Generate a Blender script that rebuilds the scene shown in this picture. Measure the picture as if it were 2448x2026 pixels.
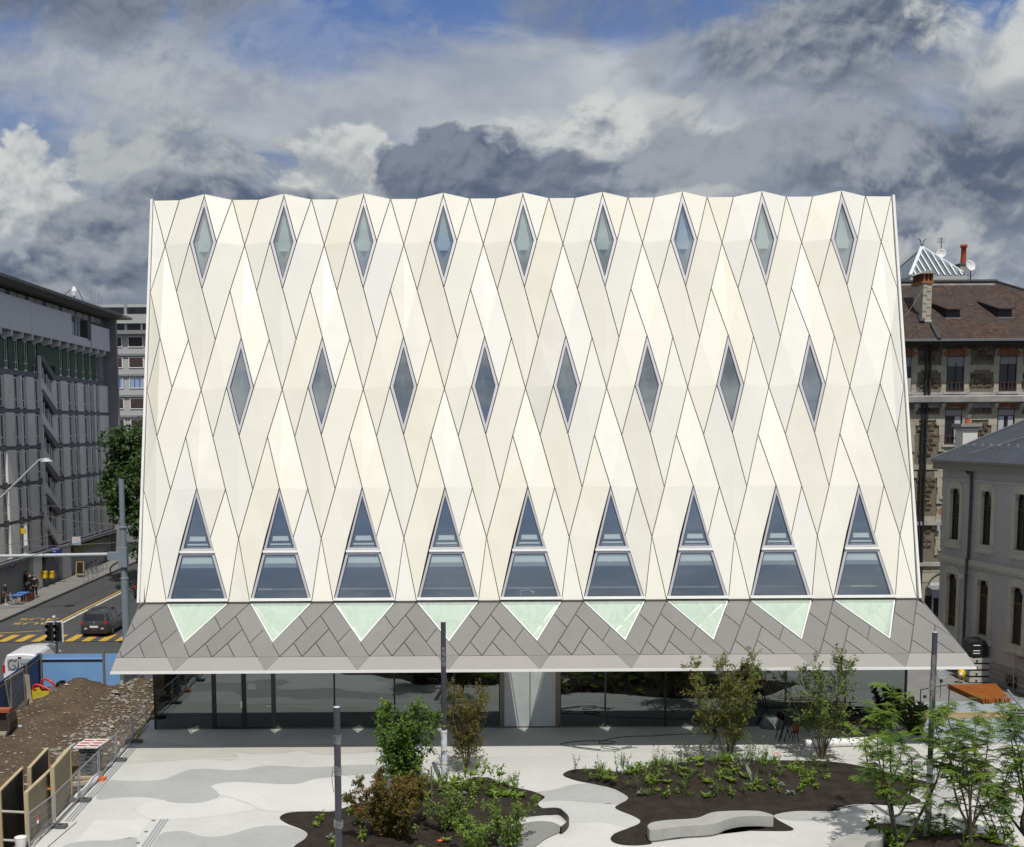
import bpy, math, random
from mathutils import Vector, Matrix, noise as mnoise

for _o in list(bpy.data.objects):
    bpy.data.objects.remove(_o, do_unlink=True)
SC = bpy.context.scene
COL = SC.collection
R = math.radians
rnd = random.Random(7)

# ------------------------------------------------------------------ camera
F, PX, PY, RHO = 2800.0, 1067.0, 1307.0, .0058      # focal length and principal point in photo pixels, roll
TH = math.atan(F / 27400.0)                          # slight downward pitch
H = 13.0                                             # eye height above the plaza
cd = bpy.data.cameras.new("camera")
cam = bpy.data.objects.new("camera", cd)
COL.objects.link(cam)
cd.sensor_width = 36.0
cd.lens = F / 2448.0 * 36.0
cd.shift_x = (1224.0 - PX) / 2448.0
cd.shift_y = (PY - 1013.0) / 2448.0
cd.clip_start = .5
cd.clip_end = 4000
cam.matrix_world = Matrix.Translation((0, 0, H)) @ Matrix.Rotation(R(90) - TH, 4, 'X') @ Matrix.Rotation(-RHO, 4, 'Z')
SC.camera = cam

# ------------------------------------------------------------------ exposure
SC.view_settings.view_transform = 'Standard'
SC.view_settings.look = 'None'
SC.view_settings.exposure = EXPOSURE = 0.0
SC.view_settings.gamma = 1
SC.view_settings.use_curve_mapping = False

# ------------------------------------------------------------------ sun
SUN_EL, SUN_AZ = R(61.5), R(7.5)      # sun stands behind the camera, a little to the right
sd = Vector((math.sin(SUN_AZ) * math.cos(SUN_EL), -math.cos(SUN_AZ) * math.cos(SUN_EL), math.sin(SUN_EL)))
ld = bpy.data.lights.new("sun", 'SUN')
ld.energy = 3.75
ld.angle = R(.53)
ld.color = (1, .965, .9)
sun = bpy.data.objects.new("sun", ld)
COL.objects.link(sun)
sun.location = sd * 200
sun.rotation_euler = sd.to_track_quat('Z', 'Y').to_euler()


# ------------------------------------------------------------------ node helpers
class NT:
    def __init__(s, tree):
        s.t = tree
        s.l = tree.links
    def n(s, kind, **kw):
        nd = s.t.nodes.new(kind)
        for k, v in kw.items():
            setattr(nd, k, v)
        return nd
    def put(s, sock, v):
        if isinstance(v, bpy.types.NodeSocket):
            s.l.new(v, sock)
        elif v is not None:
            sock.default_value = v
    def m(s, op, a, b=None, c=None, clamp=False):
        nd = s.n('ShaderNodeMath', operation=op)
        nd.use_clamp = clamp
        s.put(nd.inputs[0], a)
        if b is not None: s.put(nd.inputs[1], b)
        if c is not None: s.put(nd.inputs[2], c)
        return nd.outputs[0]
    def ss(s, x, lo, hi):
        nd = s.n('ShaderNodeMapRange', interpolation_type='SMOOTHSTEP')
        s.put(nd.inputs[0], x); s.put(nd.inputs[1], lo); s.put(nd.inputs[2], hi)
        return nd.outputs[0]
    def mix(s, f, a, b, blend='MIX'):
        nd = s.n('ShaderNodeMix', data_type='RGBA', blend_type=blend)
        s.put(nd.inputs[0], f)
        for i, v in ((6, a), (7, b)):
            if isinstance(v, (tuple, list)): v = (*v[:3], 1)
            s.put(nd.inputs[i], v)
        return nd.outputs[2]
    def noise(s, vec, scale, detail=4, rough=.55, dist=0, lac=2):
        nd = s.n('ShaderNodeTexNoise')
        if vec is not None: s.l.new(vec, nd.inputs['Vector'])
        nd.inputs['Scale'].default_value = scale
        nd.inputs['Detail'].default_value = detail
        nd.inputs['Roughness'].default_value = rough
        nd.inputs['Lacunarity'].default_value = lac
        nd.inputs['Distortion'].default_value = dist
        return nd.outputs['Fac']
    def mapv(s, vec, scale=(1, 1, 1), loc=(0, 0, 0)):
        nd = s.n('ShaderNodeMapping')
        s.l.new(vec, nd.inputs[0])
        nd.inputs['Scale'].default_value = scale
        nd.inputs['Location'].default_value = loc
        return nd.outputs[0]


# ------------------------------------------------------------------ sky: Nishita air with layered clouds
W = bpy.data.worlds.new("World")
SC.world = W
W.use_nodes = True
W.node_tree.nodes.clear()
w = NT(W.node_tree)
sky = w.n('ShaderNodeTexSky', sky_type='NISHITA')
sky.sun_disc = False
sky.sun_elevation = SUN_EL
sky.sun_rotation = math.pi - SUN_AZ
sky.air_density = 1.0
sky.dust_density = .3
sky.ozone_density = 2.0
tc = w.n('ShaderNodeTexCoord').outputs['Generated']
sep = w.n('ShaderNodeSeparateXYZ')
w.l.new(tc, sep.inputs[0])
dx, dy, dz = sep.outputs
az = w.m('MULTIPLY', w.m('ARCTAN2', dx, dy), 180 / math.pi)      # degrees, 0 = straight ahead
el = w.m('MULTIPLY', w.m('ARCSINE', dz), 180 / math.pi)
warp = w.mapv(tc, (1, 1, 1.25))
wv = w.n('ShaderNodeTexNoise'); w.l.new(tc, wv.inputs['Vector']); wv.inputs['Scale'].default_value = 5; wv.inputs['Detail'].default_value = 4
def vadd(a, b, k):
    m1 = w.n('ShaderNodeVectorMath', operation='SUBTRACT'); w.l.new(b, m1.inputs[0]); m1.inputs[1].default_value = (.5, .5, .5)
    m2 = w.n('ShaderNodeVectorMath', operation='SCALE'); w.l.new(m1.outputs[0], m2.inputs[0]); m2.inputs['Scale'].default_value = k
    m3 = w.n('ShaderNodeVectorMath', operation='ADD'); w.l.new(a, m3.inputs[0]); w.l.new(m2.outputs[0], m3.inputs[1])
    return m3.outputs[0]
warped = vadd(warp, wv.outputs['Color'], .10)
billow = w.noise(warped, 13, 8, .56, 0)          # crisp puffs
lump = w.noise(warped, 30, 5, .55, 0)
billow2 = w.noise(w.mapv(warped, (1, 1, 1), (-.004, 0, .012)), 13, 8, .56, 0)
lump2 = w.noise(w.mapv(warped, (1, 1, 1), (-.002, 0, .005)), 30, 5, .55, 0)
relief = w.m('ADD', w.m('MULTIPLY', w.m('SUBTRACT', billow, billow2), 3.4), w.m('MULTIPLY', w.m('SUBTRACT', lump, lump2), 2.0))      # puffs lit from above
wide = w.noise(w.mapv(tc, (1, 1, 2.2), (3.1, 1.7, .4)), 5.5, 6, .52, .3)
streak = w.noise(w.mapv(vadd(tc, wv.outputs['Color'], .06), (1, 1, 4.0), (7, 2, 5)), 6, 8, .6, 0)
soft = w.noise(w.mapv(warped, (1, 1, 1.3), (1, 9, 2)), 9, 8, .55, 0)
K = 10.0       # background strength is .1, so radiances below are written x10
def rad(c, k=K): return (c[0] * k, c[1] * k, c[2] * k)
col = w.mix(1, sky.outputs[0], (.62, .72, 1.0), 'MULTIPLY')
# thin high veil with clear gaps
veil = w.ss(w.m('ADD', wide, w.m('MULTIPLY', w.m('SUBTRACT', streak, .5), .55)), .40, .66)
veilcol = w.mix(w.ss(streak, .3, .7), rad((.19, .235, .32)), rad((.37, .405, .45)))
def gauss(ca, ce, ra, re, rot=0):
    a = w.m('SUBTRACT', az, ca); e = w.m('SUBTRACT', el, ce)
    if rot:
        c, s_ = math.cos(R(rot)), math.sin(R(rot))
        a, e = w.m('ADD', w.m('MULTIPLY', a, c), w.m('MULTIPLY', e, s_)), w.m('SUBTRACT', w.m('MULTIPLY', e, c), w.m('MULTIPLY', a, s_))
    a = w.m('DIVIDE', a, ra); e = w.m('DIVIDE', e, re)
    q = w.m('ADD', w.m('MULTIPLY', a, a), w.m('MULTIPLY', e, e))
    return w.m('SUBTRACT', 1.0, q)               # 1 in the middle, 0 on the ellipse
gap = w.ss(w.m('ADD', gauss(-6.0, 18.0, 9.5, 3.2, 10), w.m('MULTIPLY', w.m('SUBTRACT', soft, .5), 2.6)), -.5, 1.0)
gap2 = w.ss(w.m('ADD', gauss(-18.5, 14.0, 3.4, 1.4), w.m('MULTIPLY', w.m('SUBTRACT', soft, .5), 2.4)), -.5, 1.0)
veil = w.m('MULTIPLY', veil, w.m('SUBTRACT', 1.0, w.m('MULTIPLY', gap, .97)))
low = w.ss(el, 20, 9)
veil = w.m('MAXIMUM', veil, w.m('MULTIPLY', low, w.m('SUBTRACT', 1.0, w.m('MULTIPLY', gap2, .6))))
col = w.mix(veil, col, veilcol)
# bright haze band above the cumulus
band = w.ss(w.m('ADD', gauss(1, 14.8, 24, 2.8, -1), w.m('MULTIPLY', w.m('SUBTRACT', streak, .5), 3.0)), -.7, 1.0)
col = w.mix(w.m('MULTIPLY', band, .85), col, w.mix(w.ss(soft, .3, .7), rad((.36, .39, .435)), rad((.55, .575, .585))))

def cloud(ca, ce, ra, re, dark, light, amp=1.7, edge=.2, rot=0, base=0.0, op=1.0, melt=1.1):
    """one cumulus: a ragged heap, crisp and lighter at its crown, melting away below"""
    global col
    g = gauss(ca, ce, ra, re, rot)
    g = w.m('ADD', g, w.m('MULTIPLY', w.m('SUBTRACT', billow, .5), amp * 2.3))
    g = w.m('ADD', g, w.m('MULTIPLY', w.m('SUBTRACT', lump, .5), amp * .55))
    g = w.m('ADD', g, w.m('MULTIPLY', w.m('SUBTRACT', wide, .5), amp * .8))
    up = w.m('DIVIDE', w.m('SUBTRACT', el, ce), re)
    wd = w.m('ADD', edge, w.m('MULTIPLY', w.ss(up, .35, -.5), melt))
    mask = w.m('MULTIPLY', w.m('SMOOTH_MIN', 1.0, w.m('MAXIMUM', w.m('DIVIDE', w.m('SUBTRACT', g, .0), wd), 0.0), .25), op, clamp=True)
    tone = w.m('ADD', w.m('MULTIPLY', up, .22), w.m('MULTIPLY', w.m('SUBTRACT', soft, .5), 2.9))
    tone = w.m('ADD', tone, w.m('MULTIPLY', w.m('SUBTRACT', billow, .5), 2.4))
    tone = w.m('ADD', tone, w.m('MULTIPLY', w.m('SUBTRACT', lump, .5), 1.5))
    tone = w.m('ADD', tone, relief)
    c = w.mix(w.ss(w.m('ADD', tone, base), -.75, .85), rad(dark), rad(light))
    col = w.mix(mask, col, c)

D1, D2 = (.10, .13, .195), (.14, .17, .24)
G1, G2 = (.215, .25, .315), (.33, .36, .40)
B1, B2 = (.45, .475, .49), (.61, .63, .62)
# far banks first, nearer masses over them
cloud(-15, 16.0, 15, 4.6, G1, B1, 1.3, .6, base=.2, op=.75)
cloud(-21.5, 9.0, 5.0, 4.6, G2, B2, 1.5, .22, base=.15)
cloud(-11, 11.3, 6.5, 3.2, G1, B1, 1.5, .2, base=.3)
cloud(-5.3, 10.8, 4.2, 3.0, G2, B2, 1.4, .2, base=.15)
cloud(8, 13.0, 9, 2.1, G1, B2, 1.6, .45, base=.3)
cloud(9, 11.0, 10, 1.3, D2, G1, .9, .25, base=-.1)
cloud(-18.5, 20.2, 11, 4.2, D1, G1, 1.2, .45, rot=-3, base=.1, melt=.2)
cloud(14, 21.0, 13, 4.2, D2, G1, 1.5, .6, base=.1, melt=.4)
cloud(-10.4, 9.0, 6.5, 3.0, D1, G2, 1.1, .2, base=-.05)
cloud(-14.8, 8.0, 4.6, 2.6, D1, G2, 1.4, .3, base=.05)
cloud(2.2, 10.6, 5.4, 3.6, D1, G1, 1.5, .22, base=-.02)
cloud(19, 15.6, 9.5, 4.4, D1, G2, 1.8, .6, base=.0)
cloud(24.5, 16.2, 4.0, 2.6, G2, B2, 1.8, .4, base=.25)
cloud(14.5, 11.0, 7.5, 3.0, G1, G2, 1.5, .3, base=.15)
cloud(10.5, 9.4, 6, 1.5, G1, B1, 1.4, .3, base=.0)
cloud(23.5, 9.6, 8.5, 4.0, D1, G2, 1.3, .35, base=-.05)
cloud(4.5, 8.6, 6.0, 1.3, D1, D2, 1.3, .25)
cloud(-19.5, 6.0, 6.5, 2.6, D1, G2, 1.5, .3, base=.05)
cloud(26, 5.5, 8, 3.0, G1, B1, 1.5, .35, base=.05)
hole = w.ss(w.m('ADD', gauss(-5.0, 17.9, 7.0, 2.1, 10), w.m('MULTIPLY', w.m('SUBTRACT', soft, .5), 3.2)), -.1, 1.1)
col = w.mix(w.m('MULTIPLY', hole, .6), col, w.mix(1, sky.outputs[0], (.60, .72, 1.0), 'MULTIPLY'))
# overhead and behind the viewer the same broken cover goes on
high = w.m('MULTIPLY', w.ss(el, 20, 27), w.ss(w.m('ADD', wide, w.m('MULTIPLY', w.m('SUBTRACT', billow, .5), .35)), .30, .50))
col = w.mix(w.m('MULTIPLY', high, .92), col, w.mix(w.ss(w.m('ADD', soft, w.m('MULTIPLY', w.m('SUBTRACT', streak, .5), .6)), .30, .64), rad((.21, .245, .295)), rad((.64, .66, .66))))
bg = w.n('ShaderNodeBackground')
bg.inputs['Strength'].default_value = .1
w.l.new(col, bg.inputs['Color'])
wo = w.n('ShaderNodeOutputWorld')
w.l.new(bg.outputs[0], wo.inputs[0])
W.cycles.sampling_method = 'MANUAL'
W.cycles.sample_map_resolution = 512


# ------------------------------------------------------------------ photo-pixel helpers (camera geometry above)
def ray(px, py):
    u, v = px - PX, py - PY
    u, v = u - RHO * v, v + RHO * u
    fw = F * math.cos(TH) - v * math.sin(TH)
    return u / fw, (v * math.cos(TH) + F * math.sin(TH)) / fw
def G(px, py, z=0.0):                  # point on the level z seen at a pixel
    a, b = ray(px, py)
    y = (H - z) / b
    return Vector((a * y, y, z))
def P(px, py, y):                      # point at the distance y seen at a pixel
    a, b = ray(px, py)
    return Vector((a * y, y, H - b * y))


# ------------------------------------------------------------------ materials
MATS = {}
def mat(name, c, rough=.7, var=.12, scale=3.0, bump=0.0, bscale=40.0, metal=0.0, spec=.4, c2=None, rand=0.0, coat=0.0):
    """principled paint / stone / soil: colour broken up by two noises, optional relief, optional tint per object"""
    if name in MATS: return MATS[name]
    m = bpy.data.materials.new(name)
    m.use_nodes = True
    t = NT(m.node_tree)
    bs = m.node_tree.nodes['Principled BSDF']
    pos = t.n('ShaderNodeNewGeometry').outputs['Position']
    if c2 is None:
        c2 = tuple(x * (1 - var) for x in c); c1 = tuple(min(1, x * (1 + var)) for x in c)
    else:
        c1 = c
    f = t.m('MULTIPLY_ADD', t.noise(pos, scale, 5, .6), .75, t.m('MULTIPLY', t.noise(pos, scale * 9, 4, .6), .45))
    cc = t.mix(t.ss(f, .35, .85), c2, c1)
    if rand:
        oi = t.n('ShaderNodeObjectInfo').outputs['Random']
        cc = t.mix(1, cc, t.mix(oi, (1 - rand,) * 3, (1 + rand * .6,) * 3), 'MULTIPLY')
    t.l.new(cc, bs.inputs['Base Color'])
    bs.inputs['Roughness'].default_value = rough
    bs.inputs['Metallic'].default_value = metal
    bs.inputs['Specular IOR Level'].default_value = spec
    if coat: bs.inputs['Coat Weight'].default_value = coat
    if bump:
        b = t.n('ShaderNodeBump')
        b.inputs['Strength'].default_value = min(1, bump)
        b.inputs['Distance'].default_value = .02 * max(1, bump)
        t.l.new(t.noise(pos, bscale, 5, .65), b.inputs['Height'])
        t.l.new(b.outputs[0], bs.inputs['Normal'])
    MATS[name] = m
    return m

def glass(name, tint, refl, gtint=(.85, .92, 1), thru=1.0, rough=0.0):
    """coated window glass: part mirror, part clear, so that light and view both pass"""
    if name in MATS: return MATS[name]
    m = bpy.data.materials.new(name)
    m.use_nodes = True
    m.node_tree.nodes.clear()
    t = NT(m.node_tree)
    tr = t.n('ShaderNodeBsdfTransparent'); tr.inputs[0].default_value = (*tint, 1)
    gl = t.n('ShaderNodeBsdfGlossy'); gl.inputs[0].default_value = (*gtint, 1); gl.inputs['Roughness'].default_value = rough
    if rough == 0:
        pos = t.n('ShaderNodeNewGeometry').outputs['Position']
        b = t.n('ShaderNodeBump'); b.inputs['Strength'].default_value = .03; b.inputs['Distance'].default_value = .02
        t.l.new(t.noise(pos, .7, 2, .4), b.inputs['Height'])
        t.l.new(b.outputs[0], gl.inputs['Normal'])
    fr = t.n('ShaderNodeFresnel')           # thin pane: the same reflectance from either side
    t.l.new(t.m('MULTIPLY_ADD', t.n('ShaderNodeNewGeometry').outputs['Backfacing'], 1 / 1.5 - 1.5, 1.5), fr.inputs[0])
    fac = t.m('MULTIPLY_ADD', fr.outputs[0], 1 - refl, refl, clamp=True)
    mx = t.n('ShaderNodeMixShader')
    t.l.new(fac, mx.inputs[0]); t.l.new(tr.outputs[0], mx.inputs[1]); t.l.new(gl.outputs[0], mx.inputs[2])
    o = t.n('ShaderNodeOutputMaterial')
    t.l.new(mx.outputs[0], o.inputs[0])
    MATS[name] = m
    return m

def leafmat(name, c, c2, trans=.35):
    if name in MATS: return MATS[name]
    m = bpy.data.materials.new(name)
    m.use_nodes = True
    m.node_tree.nodes.clear()
    t = NT(m.node_tree)
    g = t.n('ShaderNodeNewGeometry')
    cc = t.mix(t.ss(t.noise(g.outputs['Position'], 2.3, 3, .6), .35, .7), c2, c)
    cc = t.mix(1, cc, t.mix(g.outputs['Random Per Island'], (.62, .62, .62), (1.35, 1.3, 1.2)), 'MULTIPLY')
    d = t.n('ShaderNodeBsdfPrincipled'); t.l.new(cc, d.inputs['Base Color']); d.inputs['Roughness'].default_value = .5
    d.inputs['Specular IOR Level'].default_value = .35
    tl = t.n('ShaderNodeBsdfTranslucent'); t.l.new(t.mix(1, cc, (1.5, 1.6, .7), 'MULTIPLY'), tl.inputs[0])
    mx = t.n('ShaderNodeMixShader'); mx.inputs[0].default_value = trans
    t.l.new(d.outputs[0], mx.inputs[1]); t.l.new(tl.outputs[0], mx.inputs[2])
    o = t.n('ShaderNodeOutputMaterial'); t.l.new(mx.outputs[0], o.inputs[0])
    MATS[name] = m
    return m


# ------------------------------------------------------------------ object helpers
def tag(o, label=None, cat=None, group=None, kind=None):
    if label: o['label'] = label
    if cat: o['category'] = cat
    if group: o['group'] = group
    if kind: o['kind'] = kind
    return o
def thing(name, label, cat, loc=(0, 0, 0), group=None, rz=0.0):
    o = bpy.data.objects.new(name, None)
    COL.objects.link(o)
    o.empty_display_size = .3
    o.location = loc
    o.rotation_euler.z = rz
    return tag(o, label, cat, group)
def root_loc(o):
    v = Vector((0, 0, 0))
    while o is not None:
        v += o.location
        o = o.parent
    return v

class MB:
    """collects faces in world coordinates, then links them as ONE mesh object"""
    def __init__(s):
        s.v = []; s.f = []; s.mi = []; s.cur = 0
    def poly(s, pts):
        i = len(s.v)
        s.v.extend([tuple(p) for p in pts])
        s.f.append(tuple(range(i, i + len(pts)))); s.mi.append(s.cur)
    def box(s, x0, x1, y0, y1, z0, z1):
        i = len(s.v)
        s.v += [(x0, y0, z0), (x1, y0, z0), (x1, y1, z0), (x0, y1, z0), (x0, y0, z1), (x1, y0, z1), (x1, y1, z1), (x0, y1, z1)]
        for q in ((0, 3, 2, 1), (4, 5, 6, 7), (0, 1, 5, 4), (1, 2, 6, 5), (2, 3, 7, 6), (3, 0, 4, 7)):
            s.f.append(tuple(i + k for k in q)); s.mi.append(s.cur)
        return s
    def prism(s, pts, off, cap=True):
        """closed polygon swept along off"""
        n = len(pts); i = len(s.v); off = Vector(off)
        s.v += [tuple(p) for p in pts] + [tuple(Vector(p) + off) for p in pts]
        if cap:
            s.f.append(tuple(i + k for k in range(n))); s.mi.append(s.cur)
            s.f.append(tuple(i + n + k for k in reversed(range(n)))); s.mi.append(s.cur)
        for k in range(n):
            j = (k + 1) % n
            s.f.append((i + j, i + k, i + n + k, i + n + j)); s.mi.append(s.cur)
        return s
    def ring(s, outer, inner, off):
        n = len(outer); i = len(s.v); off = Vector(off)
        s.v += [tuple(p) for p in outer] + [tuple(p) for p in inner] + [tuple(Vector(p) + off) for p in outer] + [tuple(Vector(p) + off) for p in inner]
        for k in range(n):
            j = (k + 1) % n
            for q in ((k, j, n + j, n + k), (2 * n + j, 2 * n + k, 3 * n + k, 3 * n + j), (j, k, 2 * n + k, 2 * n + j), (n + k, n + j, 3 * n + j, 3 * n + k)):
                s.f.append(tuple(i + t for t in q)); s.mi.append(s.cur)
        return s
    def bar(s, a, b, w_, d_=None, up=(0, 0, 1)):
        """rectangular bar from a to b"""
        a, b = Vector(a), Vector(b); d_ = d_ or w_
        t = (b - a).normalized(); up = Vector(up)
        if abs(t.dot(up)) > .98: up = Vector((0, 1, 0))
        x = t.cross(up).normalized() * (w_ / 2); y = x.cross(t).normalized() * (d_ / 2)
        s.prism([a - x - y, a + x - y, a + x + y, a - x + y], b - a)
        return s
    def tube(s, pts, r, n=8, cap=True, closed=False):
        pts = [Vector(p) for p in pts]
        rs = r if isinstance(r, (list, tuple)) else [r] * len(pts)
        i0 = len(s.v); N = len(pts); prev = None
        for k, p in enumerate(pts):
            if closed: t = pts[(k + 1) % N] - pts[k - 1]
            else: t = (pts[min(k + 1, N - 1)] - pts[max(k - 1, 0)])
            t = t.normalized() if t.length > 1e-9 else Vector((0, 0, 1))
            ref = prev if prev is not None and abs(prev.dot(t)) < .95 else (Vector((1, 0, 0)) if abs(t.x) < .9 else Vector((0, 1, 0)))
            x = (ref - t * ref.dot(t)).normalized(); prev = x
            y = t.cross(x)
            for q in range(n):
                a = 2 * math.pi * q / n
                s.v.append(tuple(p + (x * math.cos(a) + y * math.sin(a)) * rs[k]))
        for k in range(N if closed else N - 1):
            k2 = (k + 1) % N
            for q in range(n):
                q2 = (q + 1) % n
                s.f.append((i0 + k * n + q, i0 + k * n + q2, i0 + k2 * n + q2, i0 + k2 * n + q)); s.mi.append(s.cur)
        if cap and not closed:
            s.f.append(tuple(i0 + q for q in reversed(range(n)))); s.mi.append(s.cur)
            s.f.append(tuple(i0 + (N - 1) * n + q for q in range(n))); s.mi.append(s.cur)
        return s
    def lathe(s, c, prof, n=16, axis='Z'):
        """profile of (radius, height) turned about an axis through c"""
        c = Vector(c); i0 = len(s.v)
        for r_, h in prof:
            for q in range(n):
                a = 2 * math.pi * q / n; u, v = r_ * math.cos(a), r_ * math.sin(a)
                d = {'Z': (u, v, h), 'Y': (u, h, v), 'X': (h, u, v)}[axis]
                s.v.append(tuple(c + Vector(d)))
        for k in range(len(prof) - 1):
            for q in range(n):
                q2 = (q + 1) % n
                s.f.append((i0 + k * n + q, i0 + k * n + q2, i0 + (k + 1) * n + q2, i0 + (k + 1) * n + q)); s.mi.append(s.cur)
        return s
    def mesh(s, name, mats, off=(0, 0, 0), smooth=False):
        me = bpy.data.meshes.new(name)
        ox, oy, oz = off
        me.from_pydata([(a - ox, b - oy, c - oz) for a, b, c in s.v], [], s.f)
        if not isinstance(mats, (list, tuple)): mats = [mats]
        for m_ in mats: me.materials.append(m_)
        if len(mats) > 1: me.polygons.foreach_set('material_index', s.mi)
        if smooth: me.polygons.foreach_set('use_smooth', [True] * len(s.f))
        me.update()
        return me
    def build(s, name, mats, parent=None, smooth=False, fix=False):
        if parent is not None:
            off = root_loc(parent)
        else:
            xs = [p[0] for p in s.v]; ys = [p[1] for p in s.v]; zs = [p[2] for p in s.v]
            off = Vector(((min(xs) + max(xs)) / 2, (min(ys) + max(ys)) / 2, min(zs)))
        me = s.mesh(name, mats, off, smooth)
        if fix:
            import bmesh
            b = bmesh.new(); b.from_mesh(me)
            bmesh.ops.recalc_face_normals(b, faces=b.faces)
            b.to_mesh(me); b.free()
        o = bpy.data.objects.new(name, me)
        COL.objects.link(o)
        if parent is not None: o.parent = parent
        else: o.location = off
        return o

def inst(me, name, parent, loc, rz=0.0, scale=None):
    o = bpy.data.objects.new(name, me)
    COL.objects.link(o)
    o.parent = parent
    o.location = Vector(loc) - root_loc(parent)
    o.rotation_euler.z = rz
    if scale: o.scale = scale
    return o
KIDS = lambda o: [c for c in COL.objects if c.parent == o]
def copy_tree(o, parent=None, kids=None):
    kids = kids or {}
    c = o.copy(); COL.objects.link(c); c.parent = parent
    for ch in list(o.children): copy_tree(ch, c)
    return c
def place(o, loc, rz=0.0, label=None):
    o.location = loc; o.rotation_euler.z = rz
    if label: o['label'] = label
    return o

def spline(pts, k=6, closed=False):
    """Catmull-Rom through the points"""
    pts = [Vector(p) for p in pts]; n = len(pts); out = []
    for i in range(n if closed else n - 1):
        g = (lambda j: pts[j % n]) if closed else (lambda j: pts[max(0, min(n - 1, j))])
        p0, p1, p2, p3 = g(i - 1), g(i), g(i + 1), g(i + 2)
        for q in range(k):
            t = q / k
            out.append(.5 * ((2 * p1) + (p2 - p0) * t + (2 * p0 - 5 * p1 + 4 * p2 - p3) * t * t + (3 * p1 - p0 - 3 * p2 + p3) * t ** 3))
    if not closed: out.append(pts[-1])
    return out
def text_part(txt, size, m, parent, loc, rot, name='lettering', depth=.004, align='CENTER', sx=1.0):
    cu = bpy.data.curves.new(name, 'FONT')
    cu.body = txt; cu.size = size; cu.extrude = depth; cu.align_x = align; cu.align_y = 'CENTER'
    tmp = bpy.data.objects.new('tmp', cu); COL.objects.link(tmp)
    me = bpy.data.meshes.new_from_object(tmp.evaluated_get(bpy.context.evaluated_depsgraph_get()))
    bpy.data.objects.remove(tmp, do_unlink=True)
    me.materials.clear(); me.materials.append(m)
    o = bpy.data.objects.new(name, me); COL.objects.link(o)
    o.parent = parent
    o.location = Vector(loc) - root_loc(parent) if parent else loc
    o.rotation_euler = rot
    o.scale = (sx, 1, 1)
    return o

# ================================================================== the museum
S = 13 / 3.643                    # width of one bay
A3 = S / 3
FX0 = -13.13                      # facade lattice: column i stands at FX0 + i * A3
ZR = [23.24, 21.14, 19.04, 16.86, 14.67, 12.58, 10.33, 8.24, 5.58]
NCOL = 28
LEAN = .2565
FN = Vector((0, -1, LEAN)).normalized()
M_panel = mat('cladding_metal', (.80, .775, .68), .42, .015, 1.2, spec=.45, rand=0)
_t = NT(M_panel.node_tree); _b = M_panel.node_tree.nodes['Principled BSDF']
_oi = _t.n('ShaderNodeObjectInfo').outputs['Random']
_pos = _t.n('ShaderNodeNewGeometry').outputs['Position']
_n1 = _t.ss(_t.noise(_pos, .9, 6, .6), .3, .75)
_r = _t.n('ShaderNodeValToRGB'); _t.l.new(_oi, _r.inputs[0])
_r.color_ramp.interpolation = 'LINEAR'
for _k, (_p, _c) in enumerate([(0, (.69, .66, .59)), (.2, (.81, .78, .67)), (.42, (.755, .74, .685)), (.62, (.82, .79, .69)), (.8, (.785, .74, .61)), (1, (.78, .765, .71))]):
    _e = _r.color_ramp.elements[_k] if _k < 2 else _r.color_ramp.elements.new(_p)
    _e.position = _p; _e.color = (*_c, 1)
_st = _t.ss(_t.noise(_t.mapv(_pos, (3, 3, .35)), 1.1, 6, .7), .62, .85)
_c1 = _t.mix(_t.m('MULTIPLY', _n1, .4), _r.outputs[0], (.83, .805, .72))
_t.l.new(_t.mix(_t.m('MULTIPLY', _st, .38), _c1, (.50, .48, .41)), _b.inputs['Base Color'])
_t.l.new(_t.m('MULTIPLY_ADD', _n1, .18, .33), _b.inputs['Roughness'])
_bm = _t.n('ShaderNodeBump'); _bm.inputs['Strength'].default_value = .12; _bm.inputs['Distance'].default_value = .05
_t.l.new(_t.noise(_pos, 1.3, 3, .5), _bm.inputs['Height']); _t.l.new(_bm.outputs[0], _b.inputs['Normal'])

M_dark = mat('joint_dark', (.05, .045, .035), .9, .2)
M_joint = mat('joint_olive', (.17, .15, .10), .9, .2)
M_white = mat('white_metal', (.78, .77, .74), .3, .03, spec=.5)
M_frame = mat('window_metal', (.62, .60, .61), .32, .05, metal=.35, spec=.5)
M_gasket = mat('window_gasket', (.06, .07, .09), .5, .1)
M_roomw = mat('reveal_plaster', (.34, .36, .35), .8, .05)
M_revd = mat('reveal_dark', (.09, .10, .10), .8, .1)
M_litwall = mat('lit_wall_white', (.58, .62, .59), .8, .04)
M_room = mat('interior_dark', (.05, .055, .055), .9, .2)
M_glass = glass('coated_glass', (.92, .98, .97), .44, (.94, 1.0, 1.0))
M_shop = glass('shop_glass', (.20, .27, .26), .15, (.86, .94, .96))
M_gray = mat('canopy_metal', (.205, .198, .185), .5, .06, .9, spec=.4, rand=.09)
M_lip = mat('canopy_lip_metal', (.30, .285, .265), .45, .03, 1.2, spec=.45)
M_soffit = mat('canopy_under', (.10, .10, .10), .8, .1)
M_conc = mat('door_concrete', (.60, .61, .605), .8, .07, 2, bump=.15)
M_taupe = mat('taupe_metal', (.20, .17, .14), .45, .05, metal=.3)
M_black = mat('black_metal', (.02, .02, .022), .4, .1)
M_blind = mat('blind_fabric', (.80, .82, .78), .8, .03)

museum = thing('museum', 'tall white folded-panel building with diamond windows and a grey canopy over dark glass', 'museum', (3.5, 60, 0))

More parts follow.
